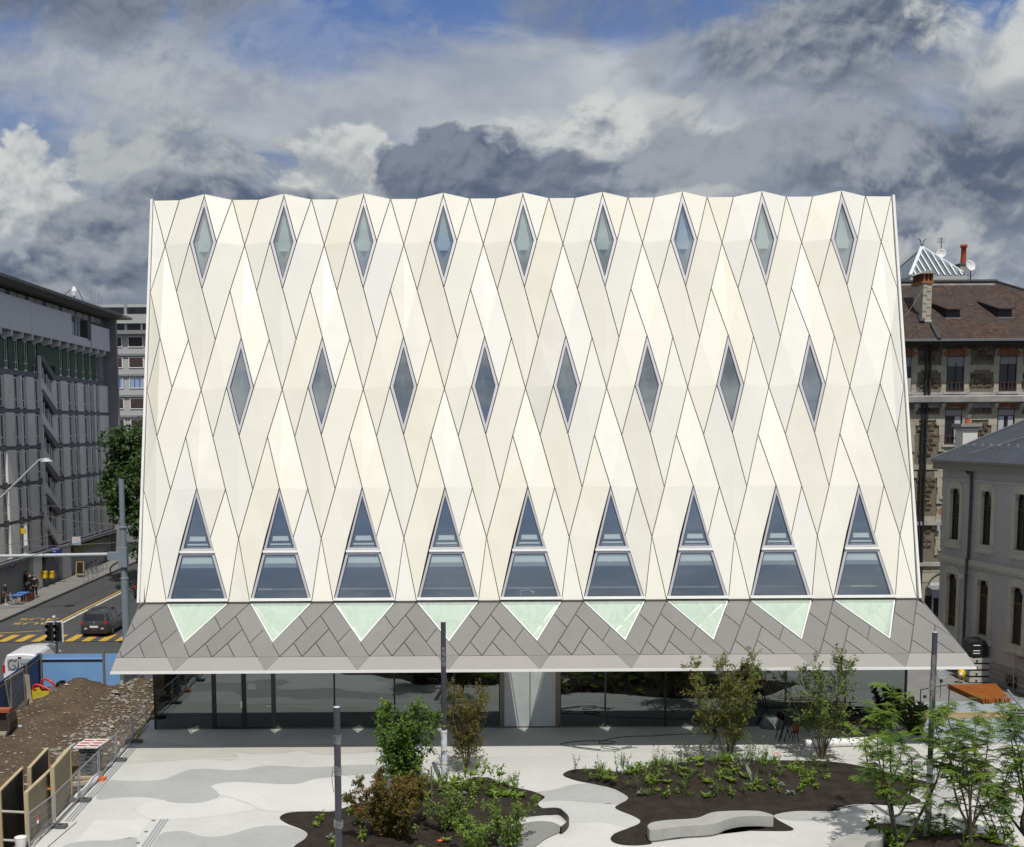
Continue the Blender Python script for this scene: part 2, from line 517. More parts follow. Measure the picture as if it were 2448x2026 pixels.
def fz(i2, r):
    z = ZR[r]; x = FX0 + A3 * i2 / 2
    if r == 8:
        m = (i2 // 2) % 3
        x += A3 * (.178 if m == 0 else (-.042 if m == 1 else 0))
    return x, z
FOLD = .38
def colp(r, which):
    two = [1, 1, 1, .5, 0, .5, 1, .6, 0]; half = [0, 0, .5, 1, 1, 1, .5, 0, 0]
    return FOLD * (two[r] if which == 2 else half[r])
def depth_p(i2, r):
    """how far a lattice node stands proud of the leaning plane"""
    if i2 <= 0 or i2 >= 2 * NCOL: return 0.0
    q = (i2 / 2) % 3
    if r == 8: return 0.0
    if r == 1 and q in (1.5, 2.5): return FOLD
    if r == 4 and q in (0, 1): return FOLD
    if r == 7 and q in (1.5, 2.5): return FOLD * .5
    if q == 2: return colp(r, 2)
    if q == .5: return colp(r, .5)
    d2 = min(abs(q - 2), abs(q + 1), abs(q - 5)); dh = min(abs(q - .5), abs(q - 3.5))
    return max(0, (1 - d2 / 1.25)) * colp(r, 2) * .55 + max(0, (1 - dh / 1.25)) * colp(r, .5) * .55
def on_face(x, z, p=0.0):
    return Vector((x, 49.64 + LEAN * (z - 5.58), z)) + FN * p
# faces of the lattice; keys of nodes are (i2, row), peaks of the roofline get row -1
tris = []
for r in range(8):
    for i2 in range(-1, 2 * NCOL + 2):
        if (i2 + r) % 2 == 0:         # node of row r (even rows: whole columns)
            tris.append(((i2, r), (i2 - 1, r + 1), (i2 + 1, r + 1)))            # apex up
            tris.append(((i2, r), (i2 + 1, r + 1), (i2 + 2, r)))                # apex down
def clipnode(nd): return (max(0, min(2 * NCOL, nd[0])), nd[1])
def seam(a, b):
    """is there a joint along the diagonal from node a (upper) down to node b?"""
    if a[1] > b[1]: a, b = b, a
    right = b[0] > a[0]; r = a[1]; q = (a[0] / 2) % 3
    i2 = a[0]
    if r == 0: return (q in (0, 2)) if right else (q in (0, 1, 2))
    if r == 1: return (q in (.5, 1.5)) if right else (q in (.5, 1.5, 2.5))
    if r == 2: return True if right else q == 0
    if r == 3: return (q in (.5, 1.5)) if right else True
    if r == 4:
        if right: return q in (0, 2)
        return True
    if r == 5: return True if right else q == 1.5
    if r == 6: return (q in (2, 0)) if right else (q in (2, 1, 0))
    return True
def in_window(t):
    cx = sum(n[0] for n in t) / 6; cr = sum(n[1] for n in t) / 3
    q = cx % 3
    if cr < 2 and abs(q - 2) + abs(cr - 1) * .5 < .5: return True
    if 3 < cr < 5 and min(abs(q - .5), abs(q - 3.5)) + abs(cr - 4) * .5 < .5 and 1.2 < cx < NCOL - 1.2: return True
    if cr > 6 and abs(q - 2) < .5 * (cr - 6) * .999 and cr < 7: return True
    if cr > 7:
        return abs(q - 2) < .6 and not (q > 2.45 and t[0][1] == 9) and abs(q - 2) < .55
    return False
wintris = [t for t in tris if in_window(t)]
cells = []
for t in tris:
    if in_window(t): continue
    t2 = tuple(clipnode(n) for n in t)
    if len(set(t2)) < 3: continue
    (x1, z1), (x2, z2), (x3, z3) = (fz(*n) for n in t2)
    if abs((x2 - x1) * (z3 - z1) - (x3 - x1) * (z2 - z1)) < 1e-4: continue
    cells.append(t2)
for i in range(2, NCOL, 3):
    cells.append(((2 * i - 2, 0), (2 * i, 0), (2 * i, -1)))
    cells.append(((2 * i, 0), (2 * i + 2, 0), (2 * i, -1)))
def nxz(n): return (FX0 + A3 * n[0] / 2, ZR[0] + .12) if n[1] < 0 else fz(*n)
def npos(n):
    x, z = nxz(n)
    return on_face(x, z, depth_p(n[0], max(0, n[1])))
par = list(range(len(cells)))
def find(a):
    while par[a] != a: a = par[a]
    return a
edges = {}
for ci, t in enumerate(cells):
    for k in range(3):
        edges.setdefault(frozenset((t[k], t[(k + 1) % 3])), []).append(ci)
for e, cs in edges.items():
    if len(cs) == 2:
        a, b = tuple(e)
        if a[1] == b[1]: ok = True
        elif -1 in (a[1], b[1]): ok = not (a[0] == b[0])
        else: ok = not seam(a, b)
        if a[0] == b[0] and a[1] != b[1] and a[1] >= 0 and b[1] >= 0: ok = True
        if ok: par[find(cs[0])] = find(cs[1])
groups = {}
for ci in range(len(cells)): groups.setdefault(find(ci), []).append(ci)

def orient(t):
    (x1, z1), (x2, z2), (x3, z3) = (nxz(n) for n in t)
    return t if (x2 - x1) * (z3 - z1) - (x3 - x1) * (z2 - z1) > 0 else (t[0], t[2], t[1])
# creases follow the vertical ridges: flip the shared horizontal edge of ridge cells
def creased(ts):
    ts = [orient(t) for t in ts]; done = False
    while not done:
        done = True
        for i in range(len(ts)):
            for j in range(i + 1, len(ts)):
                sh = [n for n in ts[i] if n in ts[j]]
                if len(sh) == 2 and sh[0][1] == sh[1][1] and sh[0][1] >= 0:
                    u = [n for n in ts[i] if n not in sh][0]; v = [n for n in ts[j] if n not in sh][0]
                    if u[0] == v[0] and (u[0] / 2) % 3 in (2, .5):
                        ts[i] = orient((u, sh[0], v)); ts[j] = orient((u, sh[1], v))
                        done = False; break
            if not done: break
    return ts
def loop_of(ts):
    nxt = {}
    es = {(t[k], t[(k + 1) % 3]) for t in ts for k in range(3)}
    for a, b in es:
        if (b, a) not in es: nxt[a] = b
    st = next(iter(nxt)); lp = [st]
    while nxt.get(lp[-1]) not in (None, st) and len(lp) < 60: lp.append(nxt[lp[-1]])
    return lp
def inset2(pts, g):
    """move every corner of a counter-clockwise outline inwards by g"""
    n = len(pts); out = []
    for k in range(n):
        a, b, c = Vector(pts[k - 1]), Vector(pts[k]), Vector(pts[(k + 1) % n])
        d1 = (b - a).normalized(); d2 = (c - b).normalized()
        n1 = Vector((-d1.y, d1.x)); n2 = Vector((-d2.y, d2.x))
        q = n1 + n2
        if q.length < 1e-5: out.append(b + n1 * g); continue
        q.normalize()
        out.append(b + q * min(g / max(.25, q.dot(n1)), g * 3.2))
    return out
GAP = .021
back = MB()
for gi, cs in groups.items():
    ts = creased([cells[c] for c in cs])
    lp = loop_of(ts)
    p2 = [Vector(nxz(n)) for n in lp]
    q2 = dict(zip(lp, inset2(p2, GAP)))
    pos = {}
    for t in ts:
        for n in t:
            x, z = q2[n] if n in q2 else nxz(n)
            pos[n] = on_face(x, z, depth_p(n[0], max(0, n[1])))
    mb = MB()
    for t in ts: mb.poly([pos[n] for n in t])
    L = [pos[n] for n in lp]
    for k in range(len(L)):
        a, b = L[k], L[(k + 1) % len(L)]
        mb.poly([b, a, a - FN * .05, b - FN * .05])
    mb.build('cladding_panel', M_panel, museum)
    for t in ts: back.poly([npos(n) - FN * .075 for n in t])
back.build('backing_sheet', M_joint, museum)

# --- windows in the folds
def inset3(pts, g, rec=0.0):
    q = inset2([Vector((p.x, (p - Vector((0, 49.64, 5.58))).dot(UV))) for p in pts], g)
    o = []
    for (x, s_), p in zip(q, pts):
        s0 = (p - Vector((0, 49.64, 5.58))).dot(UV)
        o.append(Vector((x, p.y, p.z)) + UV * (s_ - s0) - FN * rec)
    return o
UV = Vector((0, LEAN, 1)).normalized()
def ccw(pts):
    a = sum(pts[k].x * pts[(k + 1) % len(pts)].z - pts[(k + 1) % len(pts)].x * pts[k].z for k in range(len(pts)))
    return pts if a > 0 else pts[::-1]
def window(pts, name, depth=.9, fw=.115, tent=True):
    pts = ccw(pts)
    fr = MB().ring(inset3(pts, .022), inset3(pts, fw + .022), -FN * .12)
    o = fr.build(name, M_frame, museum, fix=True)
    MB().ring(inset3(pts, fw + .023, .02), inset3(pts, fw + .062, .02), -FN * .06).build('gasket', M_gasket, o, fix=True)
    pn = MB(); pn.poly(inset3(pts, fw + .05, .05)); pn.build('pane', M_glass, o)
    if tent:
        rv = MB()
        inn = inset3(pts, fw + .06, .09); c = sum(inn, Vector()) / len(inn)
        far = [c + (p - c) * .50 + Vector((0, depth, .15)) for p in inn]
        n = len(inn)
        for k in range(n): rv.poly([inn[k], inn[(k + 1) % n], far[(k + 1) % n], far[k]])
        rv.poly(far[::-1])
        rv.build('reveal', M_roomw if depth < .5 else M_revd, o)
        if depth < .5:                           # pale plate added to stand in for a sunlit back wall
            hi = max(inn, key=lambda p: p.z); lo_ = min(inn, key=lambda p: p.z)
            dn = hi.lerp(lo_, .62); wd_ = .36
            ln = MB(); ln.poly([hi + Vector((0, .10, -.12)), dn + Vector((-wd_, .16, 0)), dn + Vector((wd_, .16, 0))]); ln.build('lit_wall_plate', M_litwall, o)
    return o
for i in range(2, NCOL, 3):
    window([npos((2 * i, 0)), npos((2 * i - 1, 1)), npos((2 * i, 2)), npos((2 * i + 1, 1))], 'diamond_window', depth=.42)
for k in range(1, 9):
    c2 = 2 * 3 * k + 1
    window([npos((c2, 3)), npos((c2 - 1, 4)), npos((c2, 5)), npos((c2 + 1, 4))], 'diamond_window', depth=.75)
ZM = 7.72
TX0 = -11.99
for k in range(9):
    top = npos((2 * (2 + 3 * k), 6)); xl = TX0 + k * S; xr = xl + 2.645
    bl, br = on_face(xl, 5.60, 0), on_face(xr, 5.60, 0)
    t_ = (top.z - ZM) / (top.z - 5.60)
    ml, mr = top.lerp(bl, t_), top.lerp(br, t_)
    u = UV * .035
    up = window([top, ml + u, mr + u], 'triangular_window', fw=.09, tent=False)
    lo = window([ml - u, bl, br, mr - u], 'trapezoid_window', fw=.10, tent=False)
    MB().bar(ml.lerp(mr, .0) + FN * .03 - u * .4, mr + FN * .03 - u * .4, .10, .10, up=FN).build('transom', M_white, lo)
    sl = MB(); sl.bar(bl + UV * .07 + FN * .05, br + UV * .07 + FN * .05, .12, .13, up=FN); sl.build('sill', M_white, lo)
    def strip(mb, z0, z1, f0, f1, off):
        """flat strip hung parallel to the glass between two heights"""
        q = []
        for z_, fr_ in ((z0, f0), (z0, f1), (z1, f1), (z1, f0)):
            tt = (top.z - z_) / (top.z - 5.60); a_, b_ = top.lerp(bl, tt), top.lerp(br, tt)
            q.append(a_.lerp(b_, fr_) - FN * off)
        mb.prism(q, -FN * .03)
    b = MB(); strip(b, ZM + .46, ZM + .66, .22, .80, .075); b.build('blind_rail', M_blind, up, fix=True)
    for z_ in (.14, .28): b = MB(); strip(b, ZM + z_, ZM + z_ + .07, .17, .85, .075); b.build('blind_rail', M_blind, up, fix=True)
    b = MB(); strip(b, ZM - .50, ZM - .10, .11, .91, .062); b.build('roller_blind', M_blind, lo, fix=True)
    b = MB(); strip(b, ZM - .68, ZM - .50, .09, .93, .060); b.build('blind_rail', mat('blind_rail_grey', (.30, .33, .31), .6), lo, fix=True)
    rv = MB()                                    # side linings of the recess
    for a, b_, sgn in ((top, bl, 1), (top, br, -1)):
        a1, b1 = a - UV * .25 - FN * .1, b_ + Vector((sgn * .14, 0, 0)) + UV * .1 - FN * .1
        rv.poly([a1, b1, b1 + Vector((sgn * .02, .55, 0)), a1 + Vector((sgn * .02, .55, -.1))])
    rv.build('side_lining', mat('lining_grey', (.12, .13, .15), .7), lo)
# room behind the lowest windows
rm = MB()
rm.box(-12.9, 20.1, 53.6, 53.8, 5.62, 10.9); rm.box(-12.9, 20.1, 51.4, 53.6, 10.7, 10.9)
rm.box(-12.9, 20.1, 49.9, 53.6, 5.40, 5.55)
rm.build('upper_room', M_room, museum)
lampk = MB()
lx, ly, lz = TX0 + 4 * S + .95, 50.35, 5.62
lampk.tube([(lx, ly, lz), (lx - .05, ly, lz + .28), (lx + .35, ly, lz + .34), (lx + .50, ly, lz + .24)], .018, 6)
lampk.tube([(lx + .42, ly, lz + .27), (lx + .56, ly, lz + .20)], [.03, .05], 8)
tag(lampk.build('desk_lamp', mat('lamp_paint', (.6, .66, .64), .4)), 'small pale jointed desk lamp standing behind the fifth triangular window', 'desk lamp')

# --- body, edges, roof
bd = MB()
for x0, x1 in ((-13.16, -13.0), (20.05, 20.24)):
    bd.prism([(x0, 49.75, 5.5), (x0, 54.25, 23.2), (x0, 74.5, 23.2), (x0, 78.5, 5.5)], (x1 - x0, 0, 0))
bd.prism([(-13.0, 54.25, 23.0), (20.05, 54.25, 23.0), (20.05, 74.5, 23.0), (-13.0, 74.5, 23.0)], (0, 0, .2))
bd.prism([(-13.0, 74.5, 23.2), (20.05, 74.5, 23.2), (20.05, 78.5, 5.5), (-13.0, 78.5, 5.5)], (0, .2, 0))
bd.build('side_wall', M_panel, museum, fix=True)
for x in (-13.19, 20.245):
    MB().prism([on_face(x - .05, 5.58, .10), on_face(x + .05, 5.58, .10), on_face(x + .05, 23.26, .10), on_face(x - .05, 23.26, .10)], -FN * .25).build('edge_trim', M_white, museum, fix=True)

# --- canopy: herringbone of grey metal sheets with mint glass triangles
CC = S / 4
CY = [49.62, 48.65, 47.68, 46.71, 45.75]; CZ = [5.545, 5.145, 4.745, 4.345, 3.965]
def cn(r, x, k):
    X = TX0 + k * S + x * CC
    if r >= 5: return Vector((X, 44.98, 3.565))
    if r == 3 and abs(x - 1.5) < .01: return Vector((X + .03, 46.71, 4.36))
    return Vector((X, CY[r], CZ[r]))
CN = Vector((0, -.38, .92)).normalized()
CANOPY = [
    [[(0, -1), (0, 0), (1, -.5), (2, -1), (1, -1.5)]],
    [[(1, -1.5), (2, -1), (4, -2), (3, -2.5)]],
    [[(1, -.5), (2, 0), (4, -1), (3, -1.5), (2, -1)]],
    [[(3, -1.5), (4, -1), (4, -2)]],
    [[(2, 0), (4, 1), (4, 0), (3, -.5)]],
    [[(3, -.5), (4, 0), (4, -1)]],
    [[(0, 0), (2, 1), (3, .5), (1, -.5)]],
    [[(2, 1), (4, 2), (4, 1), (3, .5)], [(4, 1), (4, 2), (5, 1.5)]],
    [[(4, -2), (4, -1), (4, 0), (4, 1), (5, 1.5), (5, -2.5)]],
]
XL, XR = -13.12, 20.36
def xr_at(y): return 20.30 + (49.62 - y) * .072          # the right end of the canopy splays a little
def clipx(poly, x0, x1):
    for lim, sg in ((x0, 1), (x1, -1)):
        out = []
        for k in range(len(poly)):
            a, b = poly[k - 1], poly[k]
            da, db = (a.x - (lim if sg > 0 else xr_at(a.y))) * sg, (b.x - (lim if sg > 0 else xr_at(b.y))) * sg
            ia, ib = da >= 0, db >= 0
            if ia != ib: out.append(a.lerp(b, da / (da - db)))
            if ib: out.append(b)
        poly = out
        if len(poly) < 3: return []
    return poly
def inset_c(pts, g):
    """inset in plan (x, y); corners slide along the slope of the sheet"""
    q2 = inset2([Vector((p.x, p.y)) for p in pts], g)
    o = []
    for a, p in zip(q2, pts):
        sl = .412 if p.y > 45.74 else .52
        o.append(Vector((a.x, a.y, p.z + (a.y - p.y) * sl)))
    return o
def ccw_xy(p):
    a = sum(p[k].x * p[(k + 1) % len(p)].y - p[(k + 1) % len(p)].x * p[k].y for k in range(len(p)))
    return p if a > 0 else p[::-1]
cback = MB()
for k in range(-1, 10):
    for pi, faces in enumerate(CANOPY):
        mb = MB(); ok = False
        for fc in faces:
            pl = clipx([cn(r, x, k) for r, x in fc], XL, XR)
            if len(pl) < 3: continue
            pl = ccw_xy(pl)
            if abs(sum(pl[q].x * pl[(q + 1) % len(pl)].y - pl[(q + 1) % len(pl)].x * pl[q].y for q in range(len(pl)))) < .004: continue
            folded = len(faces) == 2
            ins = inset_c(pl, .020 if not folded else .014) if pi != 8 else inset_c(pl, .006)
            if folded and fc is faces[1]: ins = pl
            top = ins; n = len(top)
            mb.poly(top)
            for q in range(n): mb.poly([top[(q + 1) % n], top[q], top[q] - CN * .05, top[(q + 1) % n] - CN * .05])
            cback.poly([p - CN * .055 for p in pl])
            ok = True
        if ok: mb.build('lip_panel' if pi == 8 else 'canopy_panel', M_lip if pi == 8 else M_gray, museum)
cback.build('canopy_backing', M_soffit, museum)
M_mint = bpy.data.materials.new('mint_glass'); M_mint.use_nodes = True
t = NT(M_mint.node_tree); M_mint.node_tree.nodes.clear()
_d = t.n('ShaderNodeBsdfDiffuse'); _d.inputs[0].default_value = (.82, .98, .80, 1)
_tr = t.n('ShaderNodeBsdfTransparent'); _tr.inputs[0].default_value = (.90, 1.0, .93, 1)
_gl = t.n('ShaderNodeBsdfGlossy'); _gl.inputs['Roughness'].default_value = .03
_a = t.n('ShaderNodeMixShader'); _a.inputs[0].default_value = .68
t.l.new(_d.outputs[0], _a.inputs[1]); t.l.new(_tr.outputs[0], _a.inputs[2])
_c = t.n('ShaderNodeMixShader'); _f = t.n('ShaderNodeFresnel'); t.l.new(t.m('MULTIPLY_ADD', t.n('ShaderNodeNewGeometry').outputs['Backfacing'], 1 / 1.5 - 1.5, 1.5), _f.inputs[0])
t.l.new(_f.outputs[0], _c.inputs[0]); t.l.new(_a.outputs[0], _c.inputs[1]); t.l.new(_gl.outputs[0], _c.inputs[2])
_pp = t.n('ShaderNodeNewGeometry').outputs['Position']
t.l.new(t.mix(t.ss(t.noise(t.mapv(_pp, (2.5, .5, 1)), 1.3, 6, .7), .35, .75), (.86, 1.0, .84), (.66, .80, .66)), _d.inputs[0])
_o = t.n('ShaderNodeOutputMaterial'); t.l.new(_c.outputs[0], _o.inputs[0])
for k in range(9):
    pl = ccw_xy([cn(0, 0, k), cn(0, 2.965, k), cn(3, 1.5, k)])
    o = MB(); o.poly(inset_c(pl, .055)); o = o.build('skylight', M_mint, museum)
    MB().ring(inset_c(pl, .012), inset_c(pl, .058), -CN * .08).build('skylight_frame', M_white, o, fix=True)
MB().box(-12.9, 20.1, 49.62, 49.74, 3.47, 5.50).build('bulkhead', mat('bulkhead_white', (.85, .86, .82), .8, .03), museum)
fe = MB(); fe.box(-13.14, 20.645, 44.93, 44.985, 3.475, 3.572); fe.build('canopy_edge', M_white, museum)
ft = MB(); ft.box(-13.1, 20.3, 49.56, 49.75, 5.545, 5.585); ft.build('flashing', mat('flashing_dark', (.09, .085, .08), .5), museum)
for sd2 in (0, 1):
    MB().prism([((xr_at(y) + .005) if sd2 else -13.14, y, z) for y, z in ((44.99, 3.48), (49.6, 3.48), (49.6, 5.52), (45.75, 3.94), (44.99, 3.555))], (.03, 0, 0)).build('canopy_cheek', M_gray, museum, fix=True)

# --- ground floor behind the shop glass
GY = 49.75
mx = [-12.66, -10.09, -8.79, -7.51, -4.88, -2.28, .31, 2.25]
mx2 = [4.92, 6.84, 9.44, 12.02, 14.64, 17.21, 19.82]
def shop(a, b, nm):
    p = MB(); p.box(a + .01, b - .01, GY, GY + .025, .06, 3.45)
    return p.build(nm, M_shop, museum)
for xs in (mx, mx2):
    for a, b in zip(xs[:-1], xs[1:]):
        if a in (-10.09, -8.79):
            d = shop(a + .05, b - .05, 'glass_door')
            MB().ring([(a + .03, GY - .03, .03), (b - .03, GY - .03, .03), (b - .03, GY - .03, 3.4), (a + .03, GY - .03, 3.4)], [(a + .10, GY - .03, .10), (b - .10, GY - .03, .10), (b - .10, GY - .03, 3.3), (a + .10, GY - .03, 3.3)], (0, .07, 0)).build('door_frame', M_black, d, fix=True)
            h = MB(); hx = b - .11 if a == -10.09 else b - .2
            h.box(hx - .03, hx + .03, GY - .07, GY - .035, .95, 1.25) if a == -10.09 else h.box(hx - .1, hx + .06, GY - .07, GY - .035, 1.02, 1.06)
            h.build('handle', mat('steel', (.55, .55, .53), .3, metal=.9), d)
        else: shop(a, b, 'glass_panel')
    for x in xs:
        wd = .09 if x in (-10.09, -8.79, -7.51) else .035
        if x in (2.25, 4.92): continue
        MB().box(x - wd, x + wd, GY - .04, GY + .06, .03, 3.45).build('mullion', M_black, museum)
MB().box(-12.7, 19.86, GY - .02, GY + .05, .0, .06).build('base_rail', M_taupe, museum)
for a, b in ((2.27, 2.46), (4.70, 4.90)):
    MB().box(a, b, GY - .06, GY + .1, 0, 3.46).build('door_post', M_taupe, museum)
for a, b in ((2.465, 3.565), (3.60, 4.695)):
    MB().box(a, b, GY + .0, GY + .12, .02, 3.46).build('concrete_leaf', M_conc, museum)
MB().box(3.56, 3.605, GY + .02, GY + .1, .02, 3.46).build('joint_strip', M_black, museum)
sd_ = MB()
sd_.box(19.80, 19.825, 49.8, 60, .05, 3.45); sd_.box(-12.68, -12.655, 49.8, 60, .05, 3.45)
sd_.build('side_glass', M_shop, museum)
MB().box(19.79, 19.87, 49.70, 49.80, 0, 3.46).build('corner_post', M_black, museum)
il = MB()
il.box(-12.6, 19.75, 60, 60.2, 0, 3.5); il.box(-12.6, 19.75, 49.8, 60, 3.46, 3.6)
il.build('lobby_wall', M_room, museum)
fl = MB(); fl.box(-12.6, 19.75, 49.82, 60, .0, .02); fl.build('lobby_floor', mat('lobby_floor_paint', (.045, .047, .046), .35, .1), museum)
nt = MB(); nt.box(-8.62, -8.28, GY - .012, GY - .004, 1.75, 2.02)
tag(nt.build('paper_notice', mat('paper', (.62, .64, .62), .9, .02)), 'pale paper notice taped inside the glass double door', 'notice')
cab = MB(); cab.box(-12.55, -12.45, 55, 55.1, 0, .01)

# --- vegetation-free small things in the canopy shade
def cable(name, pts, r, m, label, cat='cable', k=6):
    return tag(MB().tube(spline(pts, k), r, 6).build(name, m, smooth=True), label, cat)
M_hose = mat('hose_rubber', (.16, .18, .16), .6)
loop = [G(1140 + x / 3.75, 1590 + y / 3.75, .02) for x, y in ((2095, 617), (1800, 622), (1580, 636), (1400, 640), (1230, 655), (1090, 695), (1180, 706), (1240, 690), (1120, 680), (900, 685), (760, 705), (770, 722), (900, 735), (1060, 755), (1110, 760))]
cable('extension_cable', loop, .014, M_black, 'thin black cable trailing along the shaded paving under the canopy')
loop2 = [G(1140 + x / 3.75, 1590 + y / 3.75, .02) for x, y in ((990, 715), (870, 725), (860, 735), (960, 752), (1100, 768), (1250, 770), (1280, 755), (1200, 735), (1120, 728), (1130, 745), (1230, 757), (1330, 750), (1330, 735), (1380, 728), (1390, 742), (1330, 748), (1300, 742), (1380, 738), (1440, 742))]
cable('garden_hose', loop2, .015, M_hose, 'grey green hose in loose loops on the sunlit paving before the canopy', 'hose')

# ================================================================== ground, streets, plaza
M_ground = mat('ground_asphalt', (.10, .10, .10), .9, .12, .5, bump=.3)
M_road = mat('road_asphalt', (.062, .062, .064), .85, .16, .35, bump=.4, bscale=60)
M_alley = mat('alley_asphalt', (.20, .20, .195), .9, .12, .5, bump=.3)
M_walk = mat('sidewalk', (.20, .195, .18), .9, .14, .6, bump=.3)
M_plaza = mat('plaza_concrete', (.50, .495, .47), .85, .075, .55, bump=.12, bscale=25)
M_plaza_w = mat('plaza_concrete_pale', (.545, .54, .52), .85, .06, .6, bump=.12, bscale=25)
M_plaza_g = mat('plaza_concrete_grey', (.355, .355, .345), .85, .09, .6, bump=.12, bscale=25)
M_plaza_b = mat('plaza_concrete_beige', (.44, .425, .385), .85, .09, .6, bump=.12, bscale=25)
M_plaza_m = mat('plaza_concrete_mid', (.45, .45, .435), .85, .07, .6, bump=.12, bscale=25)
for m_ in (M_plaza, M_plaza_w, M_plaza_g, M_plaza_b, M_plaza_m):      # rubbed streaks and faint stains
    t = NT(m_.node_tree); b_ = m_.node_tree.nodes['Principled BSDF']
    src = b_.inputs['Base Color'].links[0].from_socket
    pos = t.n('ShaderNodeNewGeometry').outputs['Position']
    s1 = t.ss(t.noise(t.mapv(pos, (.35, 1.2, 1)), .8, 6, .7, .4), .50, .78)
    s2 = t.ss(t.noise(t.mapv(pos, (1, 1, 1), (4, 2, 1)), 1.7, 7, .75, .2), .60, .82)
    c_ = t.mix(t.m('MULTIPLY', s1, .22), src, (.36, .345, .31))
    c_ = t.mix(t.m('MULTIPLY', s2, .22), c_, (.33, .32, .30))
    t.l.new(c_, b_.inputs['Base Color'])
M_soil = mat('dark_soil', (.046, .036, .029), .95, .3, 2.0, bump=2.5, bscale=16, c2=(.020, .0155, .0125), spec=.15)
M_dirt = mat('site_dirt', (.115, .082, .052), .95, .3, .6, bump=1.5, bscale=9, c2=(.062, .045, .029), spec=.15)
M_yellow = mat('road_paint_yellow', (.50, .30, .035), .8, .2, 3)
M_wpaint = mat('road_paint_white', (.55, .55, .52), .8, .15, 3)
M_steel = mat('galvanised', (.42, .43, .44), .45, .1, metal=.6)
M_drain = mat('drain_steel', (.50, .52, .54), .35, .08, metal=.6)

def sheet(pts, z, name, m, parent=None, kind='structure', thick=0.0):
    b = MB()
    p = [Vector((q[0], q[1], z)) for q in pts]
    a = sum(p[k].x * p[(k + 1) % len(p)].y - p[(k + 1) % len(p)].x * p[k].y for k in range(len(p)))
    if a < 0: p = p[::-1]
    if thick: b.prism(p[::-1], (0, 0, -thick))
    else: b.poly(p)
    o = b.build(name, m, parent)
    if parent is None: o['kind'] = kind
    return o
def rect(x0, x1, y0, y1): return [(x0, y0), (x1, y0), (x1, y1), (x0, y1)]

gb = MB()
for x0_, x1_, y0_, y1_ in ((-900, -27.4, -700, 1800), (-13.3, 900, -700, 1800), (-27.4, -13.3, -700, 26.1), (-27.4, -13.3, 59.9, 1800)):
    gb.poly([(x0_, y0_, -.06), (x1_, y0_, -.06), (x1_, y1_, -.06), (x0_, y1_, -.06)])     # left open over the building site
gb.build('ground', M_ground)['kind'] = 'structure'
sheet(rect(-30.2, -13.6, 59.2, 400), -.02, 'road', M_road)
sheet(rect(-120, -24.3, 60, 88), -.024, 'crossroad', M_road)
sheet(rect(-13.6, 60, 79, 92), -.022, 'back_road', M_road)
sw = MB(); sw.box(-33.2, -30.35, 77.5, 260, -.05, .12); sw.build('sidewalk', M_walk)['kind'] = 'structure'
kb = MB(); kb.box(-30.349, -30.19, 77.5, 260, -.05, .125); kb.build('kerb', mat('kerb_stone', (.075, .075, .07), .8))['kind'] = 'structure'
sw = MB(); sw.box(-19.8, -14.0, 80, 260, -.05, .12); sw.build('sidewalk', M_walk)['kind'] = 'structure'
mk = MB()
for k in range(9): 
    x = -28.72 + k * 1.03
    mk.prism([(x, 71.2, -.012), (x + .52, 71.2, -.012), (x + .56, 73.55, -.012), (x + .04, 73.55, -.012)], (0, 0, .003))
road_marks = thing('road_marking', 'yellow zebra stripes, a yellow kerb line and BUS lettering painted on the dark street', 'road marking', (-25, 74, 0))
for k in range(9):
    x = -28.72 + k * 1.03
    b = MB(); b.poly([(x, 71.2, -.012), (x + .52, 71.2, -.012), (x + .56, 73.55, -.012), (x + .04, 73.55, -.012)])
    b.build('zebra_stripe', M_yellow, road_marks)
b = MB(); b.poly([(-29.5, 73.9, -.013), (-26.2, 75.0, -.013), (-26.2, 75.15, -.013), (-29.5, 74.1, -.013)]); b.build('stop_line', M_yellow, road_marks)
b = MB(); b.poly([(-26.4, 77.4, -.012), (-26.22, 77.4, -.012), (-26.22, 180, -.012), (-26.4, 180, -.012)]); b.build('yellow_line', M_yellow, road_marks)
b = MB(); b.poly([(-26.06, 77.0, -.012), (-25.86, 77.0, -.012), (-25.86, 180, -.012), (-26.06, 180, -.012)]); b.build('white_line', M_wpaint, road_marks)
b = MB(); b.poly([(-20.6, 74.8, -.012), (-20.42, 74.8, -.012), (-19.9, 78, -.012), (-20.1, 78, -.012)]); b.build('yellow_dash', M_yellow, road_marks)
for (px, py) in ((78, 1490), (93, 1480)):
    g = G(px, py)
    text_part('BUS', 1.25, M_yellow, road_marks, (g.x, g.y, -.012), (0, 0, math.pi), 'bus_lettering', .0005, sx=1.25)

# right-hand alley
sheet([(20.4, 50.6), (60, 50.6), (60, 79), (20.4, 79)], -.016, 'alley', M_alley)
M_slate = mat('slate_paving', (.30, .335, .37), .8, .08, .7)
sheet([(20.6, 51.8), (25.2, 51.8), (33.5, 51.0), (33.5, 54.2), (21.0, 54.0)], .006, 'slate_paving', M_slate)
sheet([(20.3, 47.2), (32, 45.5), (33.0, 50.2), (20.4, 51.2)], .005, 'slate_paving', M_slate)

